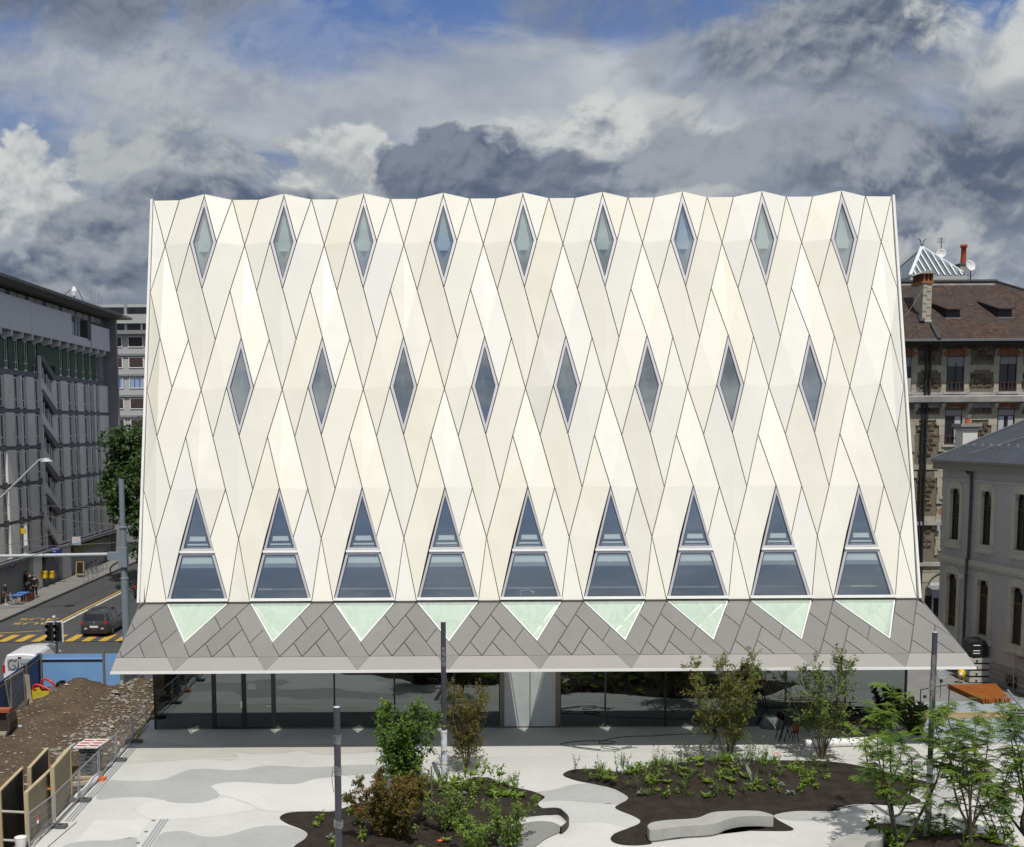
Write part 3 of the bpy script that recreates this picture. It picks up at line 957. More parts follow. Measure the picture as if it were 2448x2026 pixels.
# plaza slab: left edge follows the drain line
LE = lambda y: -13.28 + (47.0 - y) * .012
plaza = sheet([(LE(-2), -2), (34, -2), (34, 50.6), (20.3, 50.6), (20.3, 51.5), (-13.3, 51.5)], 0, 'plaza', M_plaza, thick=.25)
plaza_off = root_loc(plaza)
def patch(px, m, z=.004, name='concrete_patch', smooth=3):
    pts = [G(*p) for p in px]
    pts = spline(pts, smooth, closed=True) if smooth else pts
    return sheet([(p.x, p.y) for p in pts], z, name, m, plaza)
q5 = lambda *a: [(200 + x / 3.182, 1720 + y / 3.182) for x, y in a]
q4 = lambda *a: [(640 + x / 2.763, 1650 + y / 2.763) for x, y in a]
q3 = lambda *a: [(1300 + x / 3.231, 1740 + y / 3.231) for x, y in a]
q1 = lambda *a: [(1950 + x / 4.217, 1640 + y / 4.217) for x, y in a]
q2 = lambda *a: [(1600 + x / 3.818, 1540 + y / 3.818) for x, y in a]
q0 = lambda *a: [(1400 + x / 2.0038, 1500 + y / 2.0038) for x, y in a]
# wavy joints between the pours
patch(q5((345, 180), (700, 182), (1030, 225), (1120, 245), (1180, 280), (1110, 317), (1000, 305), (800, 305), (560, 325), (262, 330)), M_plaza_b, .004)
patch(q5((1030, 225), (1140, 245), (1250, 262), (1450, 260), (1560, 250), (1650, 240), (1760, 262), (1870, 270), (2100, 255), (2300, 235), (2300, 190), (1600, 185), (1100, 185)), M_plaza_b, .0065)
patch(q5((175, 470), (330, 470), (560, 465), (660, 440), (760, 395), (860, 378), (1000, 380), (1120, 388), (1230, 383), (1300, 365), (1400, 353), (1550, 358), (1700, 366), (1890, 358), (2100, 345), (2300, 350), (2420, 372), (2420, 392), (2300, 405), (2100, 420), (1890, 440), (1750, 455), (1640, 488), (1500, 492), (1350, 485), (1200, 475), (1080, 480), (1000, 495), (970, 515), (1000, 540), (1035, 570), (1010, 600), (900, 630), (780, 638), (650, 628), (600, 612), (450, 592), (250, 595), (95, 606)), M_plaza_g, .004)
patch(q5((600, 614), (650, 630), (780, 641), (900, 633), (1010, 604), (1110, 600), (1220, 640), (1270, 655), (1300, 685), (1200, 705), (950, 742), (720, 757), (515, 757), (480, 738), (400, 690), (430, 652), (500, 632)), M_plaza_w, .004)
patch(q5((1000, 497), (1080, 483), (1200, 478), (1350, 488), (1500, 495), (1640, 491), (1750, 458), (1890, 443), (2000, 436), (2150, 560), (1950, 600), (1900, 690), (1500, 700), (1370, 692), (1290, 660), (1250, 640), (1120, 596), (1036, 575), (1006, 538), (975, 515)), M_plaza_w, .0065)
patch(q5((545, 925), (590, 870), (650, 855), (760, 850), (830, 870), (900, 890), (1000, 893), (1120, 875), (1250, 835), (1350, 815), (1510, 808), (1600, 825), (1690, 860), (1710, 890), (1650, 930), (1540, 990), (1400, 1100), (900, 1200), (420, 1200)), M_plaza_g, .004)
patch(q5((-190, 985), (0, 930), (200, 925), (405, 905), (330, 1060), (-60, 1250), (-360, 1250)), M_plaza_g, .004)
patch(q5((90, 770), (510, 764), (408, 900), (200, 921), (0, 926), (-60, 930)), M_plaza_w, .004, smooth=0)
patch(q4((488, 722), (560, 700), (620, 698), (655, 660), (700, 628), (780, 622), (850, 640), (880, 690), (760, 730), (700, 760), (488, 760)), M_plaza_m, .004)
patch(q3((-90, 505), (0, 490), (100, 475), (200, 445), (330, 432), (420, 445), (560, 488), (650, 530), (650, 565), (560, 592), (400, 582), (250, 570), (100, 562), (0, 572), (-120, 560)), M_plaza_g, .004)
patch(q3((-120, 563), (0, 575), (100, 566), (250, 574), (400, 586), (560, 596), (740, 700), (745, 730), (650, 772), (560, 755), (430, 730), (200, 736), (120, 700), (0, 630)), M_plaza_m, .004)
patch(q0((890, 905), (940, 888), (1000, 878), (1100, 874), (1200, 868), (1250, 852), (1330, 846), (1430, 878), (1520, 960), (1480, 1010), (1430, 905), (1400, 888), (1300, 886), (1220, 900), (1180, 918), (1080, 930), (960, 922)), M_plaza_g, .004)
patch(q0((1560, 790), (1640, 770), (1750, 780), (1800, 840), (1760, 900), (1690, 930), (1600, 880), (1620, 830)), M_plaza_g, .004)
patch(q0((1760, 720), (1900, 690), (2100, 700), (2150, 760), (1980, 790), (1830, 770)), M_plaza_m, .004)
# drains and joint lines
for x0, y0, x1, y1 in ((-12.62, 37.85, -12.86, 47.6), (-9.43, 34, -9.46, 38.02)):
    b = MB()
    for d in (-.14, -.035, .07): b.prism([(x0 + d, y0, .012), (x0 + d + .06, y0, .012), (x1 + d + .06, y1, .012), (x1 + d, y1, .012)], (0, 0, -.02))
    b.build('drain_channel', M_drain, plaza, fix=True)
b = MB()
for x0, y0, x1, y1 in ((-12.98, 34.5, -13.16, 50.5), (-12.6, 34.6, -12.35, 37.8)):
    b.prism([(x0, y0, .006), (x0 + .035, y0, .006), (x1 + .035, y1, .006), (x1, y1, .006)], (0, 0, -.004))
b.build('joint_line', M_dark, plaza, fix=True)
b = MB(); b.prism([(-10.6, 34, .006), (-10.9, 34, .006), (-11.1, 38.0, .006), (-10.6, 38.0, .006)], (0, 0, -.004))
jl = MB()
for k in range(26):
    x = -12.4 + k * 1.15
    jl.prism([(x, 45.16 + .02 * math.sin(k), .010), (x + 1.15, 45.16 + .02 * math.sin(k + 1), .010), (x + 1.15, 45.21, .010), (x, 45.21, .010)], (0, 0, -.004))
jl.build('joint_line', mat('joint_pale', (.62, .61, .58), .8), plaza, fix=True)
for px, py in ((367, 1962), (349, 1989), (330, 2016)):
    g = G(px, py); MB().lathe((g.x, g.y, .004), [(.001, .008), (.06, .008), (.07, .004), (.07, 0)], 10).build('floor_light', M_taupe, plaza)

# ------------------------------------------------------------------ planting beds
def inside(p, poly):
    c = False; n = len(poly)
    for k in range(n):
        a, b = poly[k], poly[k - 1]
        if (a[1] > p[1]) != (b[1] > p[1]) and p[0] < (b[0] - a[0]) * (p[1] - a[1]) / (b[1] - a[1]) + a[0]: c = not c
    return c
BUMPS = {}
def bed_height(bed, x, y):
    z = .0
    for cx, cy, rx, ry, h in BUMPS[bed]:
        d = ((x - cx) / rx) ** 2 + ((y - cy) / ry) ** 2
        if d < 4: z += h * math.exp(-d * 1.6)
    z += .035 * mnoise.noise((x * 1.3, y * 1.3, 0)) + .018 * mnoise.noise((x * 5, y * 5, 3))
    return z
def soil_bed(name, outline, bumps, label_unused=None, step=.22):
    BUMPS[name] = bumps
    poly = spline([Vector((p[0], p[1], 0)) for p in outline], 5, closed=True)
    pl = [(p.x, p.y) for p in poly]
    import bmesh
    bm = bmesh.new()
    vs = [bm.verts.new((x, y, .012)) for x, y in pl]
    fc = bm.faces.new(vs)
    if fc.normal.z < 0: fc.normal_flip()
    bmesh.ops.triangulate(bm, faces=[fc])
    x0, x1 = min(p[0] for p in pl), max(p[0] for p in pl); y0, y1 = min(p[1] for p in pl), max(p[1] for p in pl)
    for axis, lo, hi in ((0, x0, x1), (1, y0, y1)):
        n = int((hi - lo) / step)
        for k in range(1, n):
            co = [0, 0, 0]; no = [0, 0, 0]; co[axis] = lo + (hi - lo) * k / n; no[axis] = 1
            bmesh.ops.bisect_plane(bm, geom=bm.verts[:] + bm.edges[:] + bm.faces[:], plane_co=co, plane_no=no)
    bmesh.ops.triangulate(bm, faces=bm.faces[:])
    edge = {v for e in bm.edges if len(e.link_faces) == 1 for v in e.verts}
    for v in bm.verts:
        if v in edge: v.co.z = .014
        else:
            d = min((v.co.x - a) ** 2 + (v.co.y - b) ** 2 for a, b in pl[::2]) ** .5
            v.co.z = .014 + max(0, bed_height(name, v.co.x, v.co.y)) * min(1, d / .6)
    me = bpy.data.meshes.new(name); bm.to_mesh(me); bm.free()
    me.materials.append(M_soil)
    me.polygons.foreach_set('use_smooth', [True] * len(me.polygons))
    o = bpy.data.objects.new('soil_bed', me); COL.objects.link(o); o['kind'] = 'structure'
    return pl
g2 = lambda pts: [(p.x, p.y) for p in (G(*q) for q in pts)]
bed1 = soil_bed('b1', g2(q4((80, 850), (105, 822), (170, 808), (300, 804), (430, 803), (520, 775), (600, 748), (720, 738), (820, 700), (900, 660), (1000, 652), (1150, 655), (1300, 648), (1450, 640), (1600, 642), (1740, 668), (1820, 700), (1826, 716), (1790, 745), (1795, 770), (1850, 797), (1900, 826), (1700, 835), (1600, 900), (1520, 1000), (1560, 1120), (1400, 1200), (700, 1230), (150, 1130), (170, 1040), (240, 990), (262, 950), (215, 918), (130, 885))),
    [(1.2, 41.3, 1.3, 1.1, .70), (-.6, 40.2, 1.6, 1.2, .42), (.9, 39.2, 2.2, 1.5, .30)])
bed2 = soil_bed('b2', g2(q3((150, 370), (190, 336), (270, 322), (400, 321), (500, 335), (600, 345), (780, 338)) + q2((60, 1130), (350, 1085), (700, 1065), (1100, 1065), (1450, 1075)) + q1((400, 800), (700, 872), (880, 912), (1100, 962), (1200, 988), (1190, 1004), (1100, 1015), (1000, 1040), (930, 1068), (930, 1090), (1000, 1125), (1058, 1160), (1040, 1185), (900, 1208), (700, 1205), (550, 1195), (400, 1198), (300, 1215), (200, 1245)) + q2((1780, 1468), (1600, 1490), (1530, 1522), (1400, 1528), (1150, 1527), (960, 1562)) + q3((1810, 715), (1870, 748), (1930, 785), (1880, 800), (1700, 800), (1400, 800), (1100, 850), (850, 880), (830, 900), (720, 912), (600, 906), (530, 882), (518, 850), (560, 815), (650, 780), (730, 746), (742, 716), (680, 680), (580, 640), (554, 612), (640, 562), (642, 530), (540, 475), (400, 440), (250, 410))),
    [(8.4, 41.6, 3.4, 1.5, .62), (11.3, 41.6, 2.6, 1.4, .58), (9.5, 40.3, 4.0, 1.2, .30)])
bed3 = soil_bed('b3', g2(q1((495, 1450), (520, 1420), (600, 1396), (760, 1390), (900, 1410), (1060, 1435), (1290, 1482), (1500, 1522), (1650, 1562), (1800, 1610), (2000, 1700), (2200, 1850), (1900, 2000), (1200, 2000), (700, 1900), (620, 1660), (560, 1500))),
    [(15.6, 34.6, 2.0, 1.2, .45), (17.5, 34.0, 2.0, 1.4, .4)])
# sunken basin at the right end of the first bed
M_weath = mat('bronze_edge', (.035, .032, .028), .55, .15)
arc = spline([G(*p) for p in q4((1700, 838), (1900, 822), (1960, 850), (1990, 890), (1975, 925), (1940, 955))], 6)
basin = thing('sunken_basin', 'curved sunken basin with a dark metal rim beside the left soil bed', 'basin', tuple(arc[0]))
rim = MB()
c0 = G(*q4((1780, 940))[0])
def inward(p, d): 
    v = (c0 - p); v.z = 0; v.normalize(); return p + v * d
o_ = [p + Vector((0, 0, .24)) for p in arc]; i_ = [inward(p, .05) + Vector((0, 0, .24)) for p in arc]
for k in range(len(arc) - 1):
    rim.poly([o_[k], o_[k + 1], i_[k + 1], i_[k]])
    rim.poly([i_[k], i_[k + 1], Vector((i_[k + 1].x, i_[k + 1].y, .0)), Vector((i_[k].x, i_[k].y, .0))])
    rim.poly([o_[k + 1], o_[k], Vector((o_[k].x, o_[k].y, .0)), Vector((o_[k + 1].x, o_[k + 1].y, .0))])
rim.build('rim', M_weath, basin, fix=True)
fl_ = [G(*p) for p in q4((1720, 880), (1830, 872), (1900, 885), (1950, 930), (1840, 985), (1730, 1060), (1560, 1110), (1530, 1020), (1610, 930))]
b = MB(); b.poly([Vector((p.x, p.y, .03)) for p in spline(fl_, 4, closed=True)][::-1]); b.build('basin_floor', mat('basin_concrete', (.21, .21, .20), .8, .08), basin, fix=True)

# ------------------------------------------------------------------ benches
M_bench = mat('bench_concrete', (.37, .365, .345), .75, .1, 1.6, bump=.15, c2=(.30, .295, .275))
_t = NT(M_bench.node_tree); _b = M_bench.node_tree.nodes['Principled BSDF']
_src = _b.inputs['Base Color'].links[0].from_socket
_pos = _t.n('ShaderNodeNewGeometry').outputs['Position']
_t.l.new(_t.mix(_t.m('MULTIPLY', _t.ss(_t.noise(_t.mapv(_pos, (9, 9, .8)), 1, 5, .7), .5, .8), .4), _src, (.22, .215, .195)), _b.inputs['Base Color'])
def bench(top_px, z, label, shrink=.93):
    pts = spline([G(*p, z) for p in top_px], 5, closed=True)
    a = sum(pts[k].x * pts[(k + 1) % len(pts)].y - pts[(k + 1) % len(pts)].x * pts[k].y for k in range(len(pts)))
    if a < 0: pts = pts[::-1]
    c = sum(pts, Vector()) / len(pts)
    t = thing('concrete_bench', label, 'bench', (c.x, c.y, 0))
    b = MB(); n = len(pts)
    i = inset_flat(pts, .02)
    b.poly([p + Vector((0, 0, 0)) for p in i])
    lo = [Vector((p.x, p.y, z - .02)) for p in pts]; ft = [Vector((p.x, p.y, .07)) for p in pts]
    for k in range(n):
        j = (k + 1) % n
        b.poly([i[k], lo[k], lo[j], i[j]][::-1]); b.poly([lo[k], ft[k], ft[j], lo[j]][::-1])
    b.poly(ft[::-1])
    b.build('seat', M_bench, t, fix=True)
    q = inset_flat([Vector((p.x, p.y, .07)) for p in pts], .06)
    MB().prism(q, (0, 0, -.07)).build('plinth', M_bench, t, fix=True)
    return t
def inset_flat(pts, g):
    q = inset2([Vector((p.x, p.y)) for p in pts], g)
    return [Vector((a.x, a.y, p.z)) for a, p in zip(q, pts)]
bench(q3((802, 752), (835, 730), (950, 712), (1120, 702), (1200, 690), (1260, 665), (1330, 648), (1480, 640), (1640, 641), (1720, 655), (1774, 680), (1650, 676), (1520, 681), (1420, 702), (1340, 731), (1250, 745), (1050, 757), (842, 785), (808, 770)), .44, 'long curved concrete bench in front of the wide soil mound')
bench(q1((60, 1690), (110, 1628), (200, 1540), (300, 1502), (420, 1485), (500, 1470), (545, 1441), (620, 1446), (690, 1475), (698, 1497), (650, 1548), (560, 1558), (505, 1592), (480, 1640), (380, 1720)), .44, 'curved concrete bench cut off by the lower picture edge on the right')

# ------------------------------------------------------------------ lamp poles on the plaza
M_pole = mat('pole_anthracite', (.060, .058, .075), .38, .12, metal=.2)
M_wrap = glass('plastic_wrap', (.86, .87, .90), .16, (1, 1, 1), rough=.18)
M_sleeve = mat('white_sleeve', (.66, .67, .74), .55, .06, 5, bump=.6, bscale=12)
M_tape = mat('tape', (.60, .56, .42), .6)
def pole(x, y, z0, z1, r, label, wraps=(), sleeve=None, reel=None):
    t = thing('lamp_pole', label, 'lamp pole', (x, y, z0), 'slim anthracite lamp poles on the plaza')
    MB().tube([(x, y, z0), (x, y, z1 - .9)], r, 16).build('shaft', M_pole, t, smooth=False)
    MB().tube([(x, y, z1 - .9), (x, y, z1)], r * .985, 16).build('lamp_head', M_pole, t)
    MB().lathe((x, y, z1), [(0, .012), (r * .9, .012), (r * 1.0, 0)], 16).build('cap', mat('pole_cap', (.45, .45, .48), .4), t)
    for a, b, rr in wraps:
        n = 9
        MB().tube([(x + .006 * math.sin(k * 2.1), y, a + (b - a) * k / n) for k in range(n + 1)], [r * (rr + .05 * math.sin(k * 3.7) + .03 * math.sin(k * 7.1)) for k in range(n + 1)], 12, cap=False).build('plastic_wrap', M_wrap, t)
    if sleeve:
        a, b = sleeve; n = 12
        MB().tube([(x + .008 * math.sin(k * 2.7), y, a + (b - a) * k / n) for k in range(n + 1)], [r * (1.22 + .05 * math.sin(k * 2.3)) for k in range(n + 1)], 14, cap=True).build('sleeve', M_sleeve, t)
        for q in (.07, .38, .62, .95):
            zz = a + (b - a) * q; MB().tube([(x, y, zz), (x, y, zz + .05)], r * 1.32, 14).build('tape_band', M_tape, t)
    return t
pA = P(805, 1691, 30.7); zA = pA.z
pole(pA.x, 30.7, 0, zA, .092, 'nearest dark lamp pole on the left, its foot below the picture edge', [(zA - 1.0, zA - .75, 1.10), (zA - 1.85, zA - 1.6, 1.16), (zA - 3.3, zA - 3.1, 1.35)])
b = MB(); b.tube(spline([(pA.x - .11, 30.62, zA - 1.62), (pA.x - .15, 30.6, zA - 1.9), (pA.x - .1, 30.6, zA - 2.3)], 5), .008, 5); b.build('loose_cable', M_black, None); tag(b and bpy.data.objects['loose_cable'], 'short black cable end dangling from the nearest lamp pole', 'cable')
gB = G(1062, 1877, .12); zB = P(1062, 1487, gB.y).z
pole(gB.x, gB.y, .12, zB, .092, 'dark lamp pole with a long white sleeve, behind the green shrub on the left bed', [(zB - 1.6, zB - .9, 1.12)], sleeve=(.14, 2.15))
gC = G(2217, 2000, .1); zC = P(2239, 1512, gC.y).z
pole(gC.x, gC.y, .1, zC, .082, 'dark lamp pole wrapped in clear film among the feathery trees on the right', [(zC - 3.6, zC - .7, 1.12), (zC - 1.9, zC - 1.5, 1.4)], sleeve=(.12, 2.6))
rc = P(2253, 1612, gC.y - .12)
reel = thing('cable_reel', 'small open metal cable reel strapped to the film-wrapped lamp pole', 'cable reel', tuple(rc))
M_reel = mat('reel_metal', (.45, .52, .54), .35, metal=.4)
MB().tube([rc + Vector((.125 * math.cos(a * .4488), 0, .125 * math.sin(a * .4488))) for a in range(14)], .018, 6, closed=True).build('reel_rim', M_reel, reel)
b = MB()
for a in range(5): b.bar(rc, rc + Vector((.12 * math.cos(a * 1.2566 + .3), 0, .12 * math.sin(a * 1.2566 + .3))), .022, .015)
b.build('reel_spoke', M_reel, reel)
MB().box(rc.x - .07, rc.x + .01, rc.y - .03, rc.y + .03, rc.z - .26, rc.z - .17).build('plug', M_black, reel)
MB().tube([(rc.x - .05, rc.y, rc.z - .25), (rc.x - .045, rc.y, rc.z - .75)], .01, 5).build('cable', M_black, reel)

# ================================================================== left office block along the street
M_cpanel = mat('block_concrete_panel', (.66, .635, .60), .8, .10, .8, bump=.2, rand=.08)
M_cdark = mat('block_dark_band', (.14, .14, .155), .85, .15, 1, bump=.2)
M_cwall = mat('block_wall', (.26, .26, .262), .85, .15, .8, bump=.2)
M_metal_sheet = mat('block_zinc', (.54, .53, .56), .5, .08, 1.5, metal=.05)
M_green = mat('shutter_green', (.022, .070, .030), .6, .2, 2)
M_wframe = mat('window_frame_grey', (.74, .72, .70), .5, .06)
M_pane = mat('dark_window_glass', (.016, .020, .024), .08, .2, 1.5, spec=.6)
M_cornice = mat('cornice_concrete', (.105, .10, .095), .85, .18, 1, bump=.3)
M_pale = mat('fin_pale', (.72, .72, .72), .7, .05)
BX = -33.1
block = thing('office_block', 'long dark grey office block with zigzag stair windows and a green shuttered top floor', 'building', (BX - 6, 101, 0))
b = MB(); b.box(BX - 14, BX - .35, 83, 115.9, 0, 23.55); b.build('wall', M_cwall, block)
bands = [17.36, 14.5, 11.65, 8.8, 5.95, 3.1]
YS, YE = 83.0, 115.9
wins = [(85.0, 86.1), (87.45, 88.65), (90.6, 91.8), (92.1, 93.3), (95.15, 96.4), (100.55, 101.75), (103.55, 104.8), (105.0, 106.3), (108.0, 109.3), (109.55, 110.85), (111.5, 112.8)]
wm = MB(); wm.ring([(0, 0, 0), (0, 1.2, 0), (0, 1.2, 2.38), (0, 0, 2.38)], [(0, .09, .09), (0, 1.11, .09), (0, 1.11, 2.29), (0, .09, 2.29)], (.06, 0, 0))
wm.bar((.03, .1, .62), (.03, 1.1, .62), .06); wm.bar((.03, .6, .05), (.03, .6, 2.3), .06); wm.box(-.02, .16, -.04, 1.24, -.06, 0)
wmesh = wm.mesh('window', M_wframe)
pm = MB(); pm.box(-.03, .01, .05, 1.15, .05, 2.33); pmesh = pm.mesh('pane', M_pane)
bl = MB(); bl.box(.012, .025, .1, 1.1, 1.15, 2.3); blmesh = bl.mesh('blind', mat('grey_blind', (.10, .11, .105), .8, .1))
spm = MB(); spm.box(-.05, .0, 0, 1.2, -.52, -.05); spmesh = spm.mesh('spandrel', mat('spandrel_concrete', (.30, .30, .285), .8, .12))
for zi, zt in enumerate(bands[:-1]):
    z0 = zt - 2.72
    for wi, (a, c) in enumerate(wins):
        if 96 < a < 100.4: continue
        o = inst(wmesh, 'window', block, (BX - .22, a, z0)); o.scale = (1, (c - a) / 1.2, 1)
        p = bpy.data.objects.new('pane', pmesh); COL.objects.link(p); p.parent = o
        if rnd.random() < .45:
            p = bpy.data.objects.new('blind', blmesh); COL.objects.link(p); p.parent = o; p.scale = (1, 1, 1); p.location.z = 0
        p = bpy.data.objects.new('spandrel', spmesh); COL.objects.link(p); p.parent = o
    # solid panels between the windows
    edges_ = [YS] + [v for w_ in wins for v in w_] + [YE]
    spans = [(edges_[k], edges_[k + 1]) for k in range(0, len(edges_), 2)]
    for a, c in spans:
        if c - a < .12: continue
        if a < 97 < c: a2 = 99.4; c2 = c; MB().box(BX - .3, BX - .0, a, 96.9, z0 - .4, zt - .05).build('concrete_panel', M_cpanel, block); a = a2
        f_ = -.0 if c - a > .9 else .10
        MB().box(BX - .34, BX + f_, a + .03, c - .03, zt - 3.05 + .26, zt - .22).build('concrete_panel' if c - a > .6 else 'fin', M_cpanel if c - a > .6 else M_pale, block)
    MB().box(BX - .34, BX - .06, YS, YE, zt - .2, zt + .2).build('floor_band', M_cdark, block)
# zigzag stair windows
for zt in bands[:-1]:
    y0, y1 = 96.5, 99.6
    zA_, zB_ = zt + 1.45, zt - .02
    MB().prism([(BX - .1, y0 - .1, zA_ + .15), (BX - .1, y0 + .5, zA_ + .15), (BX - .1, y1 + .3, zB_ + .2), (BX - .1, y1 + .3, zB_ - .25), (BX - .1, y1 - .2, zB_ - .25), (BX - .1, y0 + .3, zA_ - .25)], (.28, 0, 0)).build('stair_band', M_cdark, block, fix=True)
    o = MB().prism([(BX - .2, y0 + .2, zA_ - .3), (BX - .2, y1 - .3, zB_ - .45), (BX - .2, y1 - .3, zB_ - 1.75), (BX - .2, y0 + .2, zA_ - 1.5)], (.10, 0, 0)).build('stair_window', M_pane, block, fix=True)
    for q in (0, .28, .62, .8, 1):
        ya = y0 + .2 + (y1 - .5 - y0) * q; zt_ = zA_ - .3 + (zB_ - .45 - zA_ + .3) * q; zb_ = zA_ - 1.5 + (zB_ - 1.75 - zA_ + 1.5) * q
        MB().bar((BX - .06, ya, zb_), (BX - .06, ya, zt_), .09).build('mullion', M_wframe, o)
    MB().prism([(BX - .1, y0 + .05, zA_ - 1.6), (BX - .1, y1 - .2, zB_ - 1.8), (BX - .1, y1 + .3, zB_ - 1.85), (BX - .1, y1 + .3, zB_ - 2.7), (BX - .1, y1 - .4, zB_ - 2.7), (BX - .1, y0 + .05, zA_ - 2.3)], (.22, 0, 0)).build('stair_parapet', M_cpanel, block, fix=True)
    MB().box(BX - .1, BX + .15, y0 - .12, y0 + .05, zA_ - 2.6, zA_ + .15).build('fin', M_pale, block)
# green top floor with shutters
sm = MB(); sm.box(0, .07, 0, 1.15, 0, 2.3); smesh = sm.mesh('shutter', M_green)
y = 84.0; k = 0
while y < 113.5:
    if not 94.8 < y < 99.3:
        inst(smesh, 'shutter', block, (BX - .3, y, 17.62))
        o = inst(wmesh, 'window', block, (BX - .36, y + 1.2, 17.6)); o.scale = (1, .72, .98)
        p = bpy.data.objects.new('pane', pmesh); COL.objects.link(p); p.parent = o
    else: inst(smesh, 'shutter', block, (BX - .28, y, 17.62 + .7)).scale = (1, 1.8, .7)
    y += 2.13
MB().box(BX - .35, BX - .33, YS, 114, 17.55, 20.2).build('recess', mat('recess_dark', (.02, .035, .03), .8), block)
fm = MB(); fm.prism([(0, 0, 0), (.95, 0, .22), (.95, 0, .62), (0, 0, .62)], (0, .09, 0)); fmesh = fm.mesh('bracket', M_pale)
for k in range(13): inst(fmesh, 'bracket', block, (BX - .35, 87.0 + k * 2.2, 19.80))
MB().box(BX - .35, BX + .5, YS, 114.4, 20.36, 20.44).build('ledge', M_cdark, block)
for a, c, z1 in ((YS, 93.6, 23.0), (93.64, 103.7, 22.95), (109.3, 115.2, 22.6)):
    MB().box(BX + .4, BX + .52, a, c, 20.45, z1).build('zinc_sheet', M_metal_sheet, block)
MB().box(BX + .36, BX + .46, 103.74, 109.26, 20.45, 21.2).build('zinc_sheet', M_metal_sheet, block)
o = MB().box(BX - .3, BX - .1, 103.8, 109.2, 21.2, 23.3).build('loggia_window', mat('loggia_glass', (.10, .14, .20), .1, .1), block)
MB().box(BX - .1, BX + .5, 108.3, 109.3, 21.1, 22.8).build('loggia_cheek', M_cornice, block)
for q in (103.8, 104.7, 106.6, 107.4): MB().box(BX - .1, BX + .0, q, q + .12, 21.2, 23.3).build('mullion', M_wframe, o)
MB().box(BX - .3, BX - .05, YS, 115.5, 22.5, 23.5).build('attic_strip', M_cdark, block)
am = MB(); am.box(0, .06, 0, 1.5, 0, .5); amesh = am.mesh('attic_window', mat('attic_pane', (.28, .27, .235), .4, .1))
for k in range(15): inst(amesh, 'attic_window', block, (BX - .04, 84 + k * 2.05 + (.35 if k % 2 else 0), 22.98))
b = MB(); b.prism([(BX - 14, 82, 23.6), (BX + .9, 82, 23.6), (BX + 1.6, 82, 23.85), (BX + 1.6, 82, 24.08), (BX - 14, 82, 24.08)], (0, 34.3, 0)); b.build('cornice', M_cornice, block, fix=True)
MB().box(BX - .5, BX + .95, 116.0, 116.4, 0, 23.6).build('end_pier', M_cwall, block)
bkm = MB()
for j in range(10): bkm.box(BX + .0, BX + .03, 113.4, 114.6, 17.6 + j * .26, 17.68 + j * .26)
bkm.build('grille', M_cdark, block)
b = MB(); b.box(BX - 9, BX + .05, 82.5, 86.2, 24.08, 25.6); b.build('roof_house', mat('roof_house_render', (.5, .5, .51), .8, .05), block)
b = MB(); b.box(BX - 8, BX + 1.0, 108, 122, 24.08, 24.32); b.box(BX - 7.6, BX + .2, 109, 122, 24.32, 24.55); b.build('upper_cornice', mat('upper_cornice', (.26, .26, .255), .8, .1), block)
# the aerials on the roof
def mast(x, y, z, h, label, kind):
    t = thing('roof_aerial', label, 'aerial', (x, y, z))
    MB().tube([(x, y, z), (x, y, z + h)], [.07, .03], 6).build('mast', M_steel, t)
    if kind:
        MB().tube([(x, y, z + h * .30), (x, y, z + h * .55), (x, y, z + h * .80)], [.22, .26, .08], 8).build('radome', M_pale, t)
        for s in (-1, 1): MB().tube([(x, y, z + h * .62), (x + s * .35, y, z + h * .6), (x + s * (.8 if s > 0 else 1.6), y, z)], .03, 5).build('stay', M_black, t)
    else:
        for s, hh in ((-.35, .95), (.3, .75), (.55, .6)):
            MB().tube([(x + s, y, z), (x + s, y, z + h * hh)], .05, 5).build('rod', M_steel, t)
        MB().bar((x - .35, y, z + .4), (x + .55, y, z + .4), .05).build('crossbar', M_steel, t)
mast(P(178, 720, 104).x, 104, 24.08, P(178, 676, 104).z - 24.08, 'roof aerial with a pale cone on two stays above the office block', True)
mast(P(228, 725, 112).x, 112, 24.5, P(228, 690, 112).z - 24.5, 'cluster of thin aerial rods at the far roof end of the office block', False)
# shop front
o = MB().box(BX - .7, BX - .5, YS, 115.9, .12, 2.75); o = o.build('shop_glazing', mat('shop_dark_glass', (.02, .022, .022), .1, .2, spec=.6), block)
for yy in (84.2, 86.0, 87.9, 89.6, 91.3, 93.1, 95.0, 99.9, 104, 106.3, 108.6, 110.9, 113.2): MB().box(BX - .52, BX - .42, yy, yy + .1, .12, 2.75).build('mullion', M_black, o)
for a, c in ((84.9, 86.0), (93.2, 95.2), (100.3, 102.6)):
    MB().box(BX - .5, BX + .02, a, c, .12, 2.95).build('column', M_cpanel, block)
MB().prism([(BX - .3, 95.3, .12), (BX - .3, 97.0, .12), (BX - .3, 99.2, 1.2), (BX - .3, 97.5, 3.0), (BX - .3, 96.6, 3.0)], (.3, 0, 0)).build('raking_pier', M_cdark, block, fix=True)
MB().box(BX - .5, BX + .35, YS, 115.9, 2.86, 3.08).build('canopy_slab', M_cdark, block)
MB().box(BX - .4, BX - .1, 103.8, 115, 1.9, 2.5).build('shop_fascia', mat('fascia_olive', (.16, .14, .05), .6, .3), block)

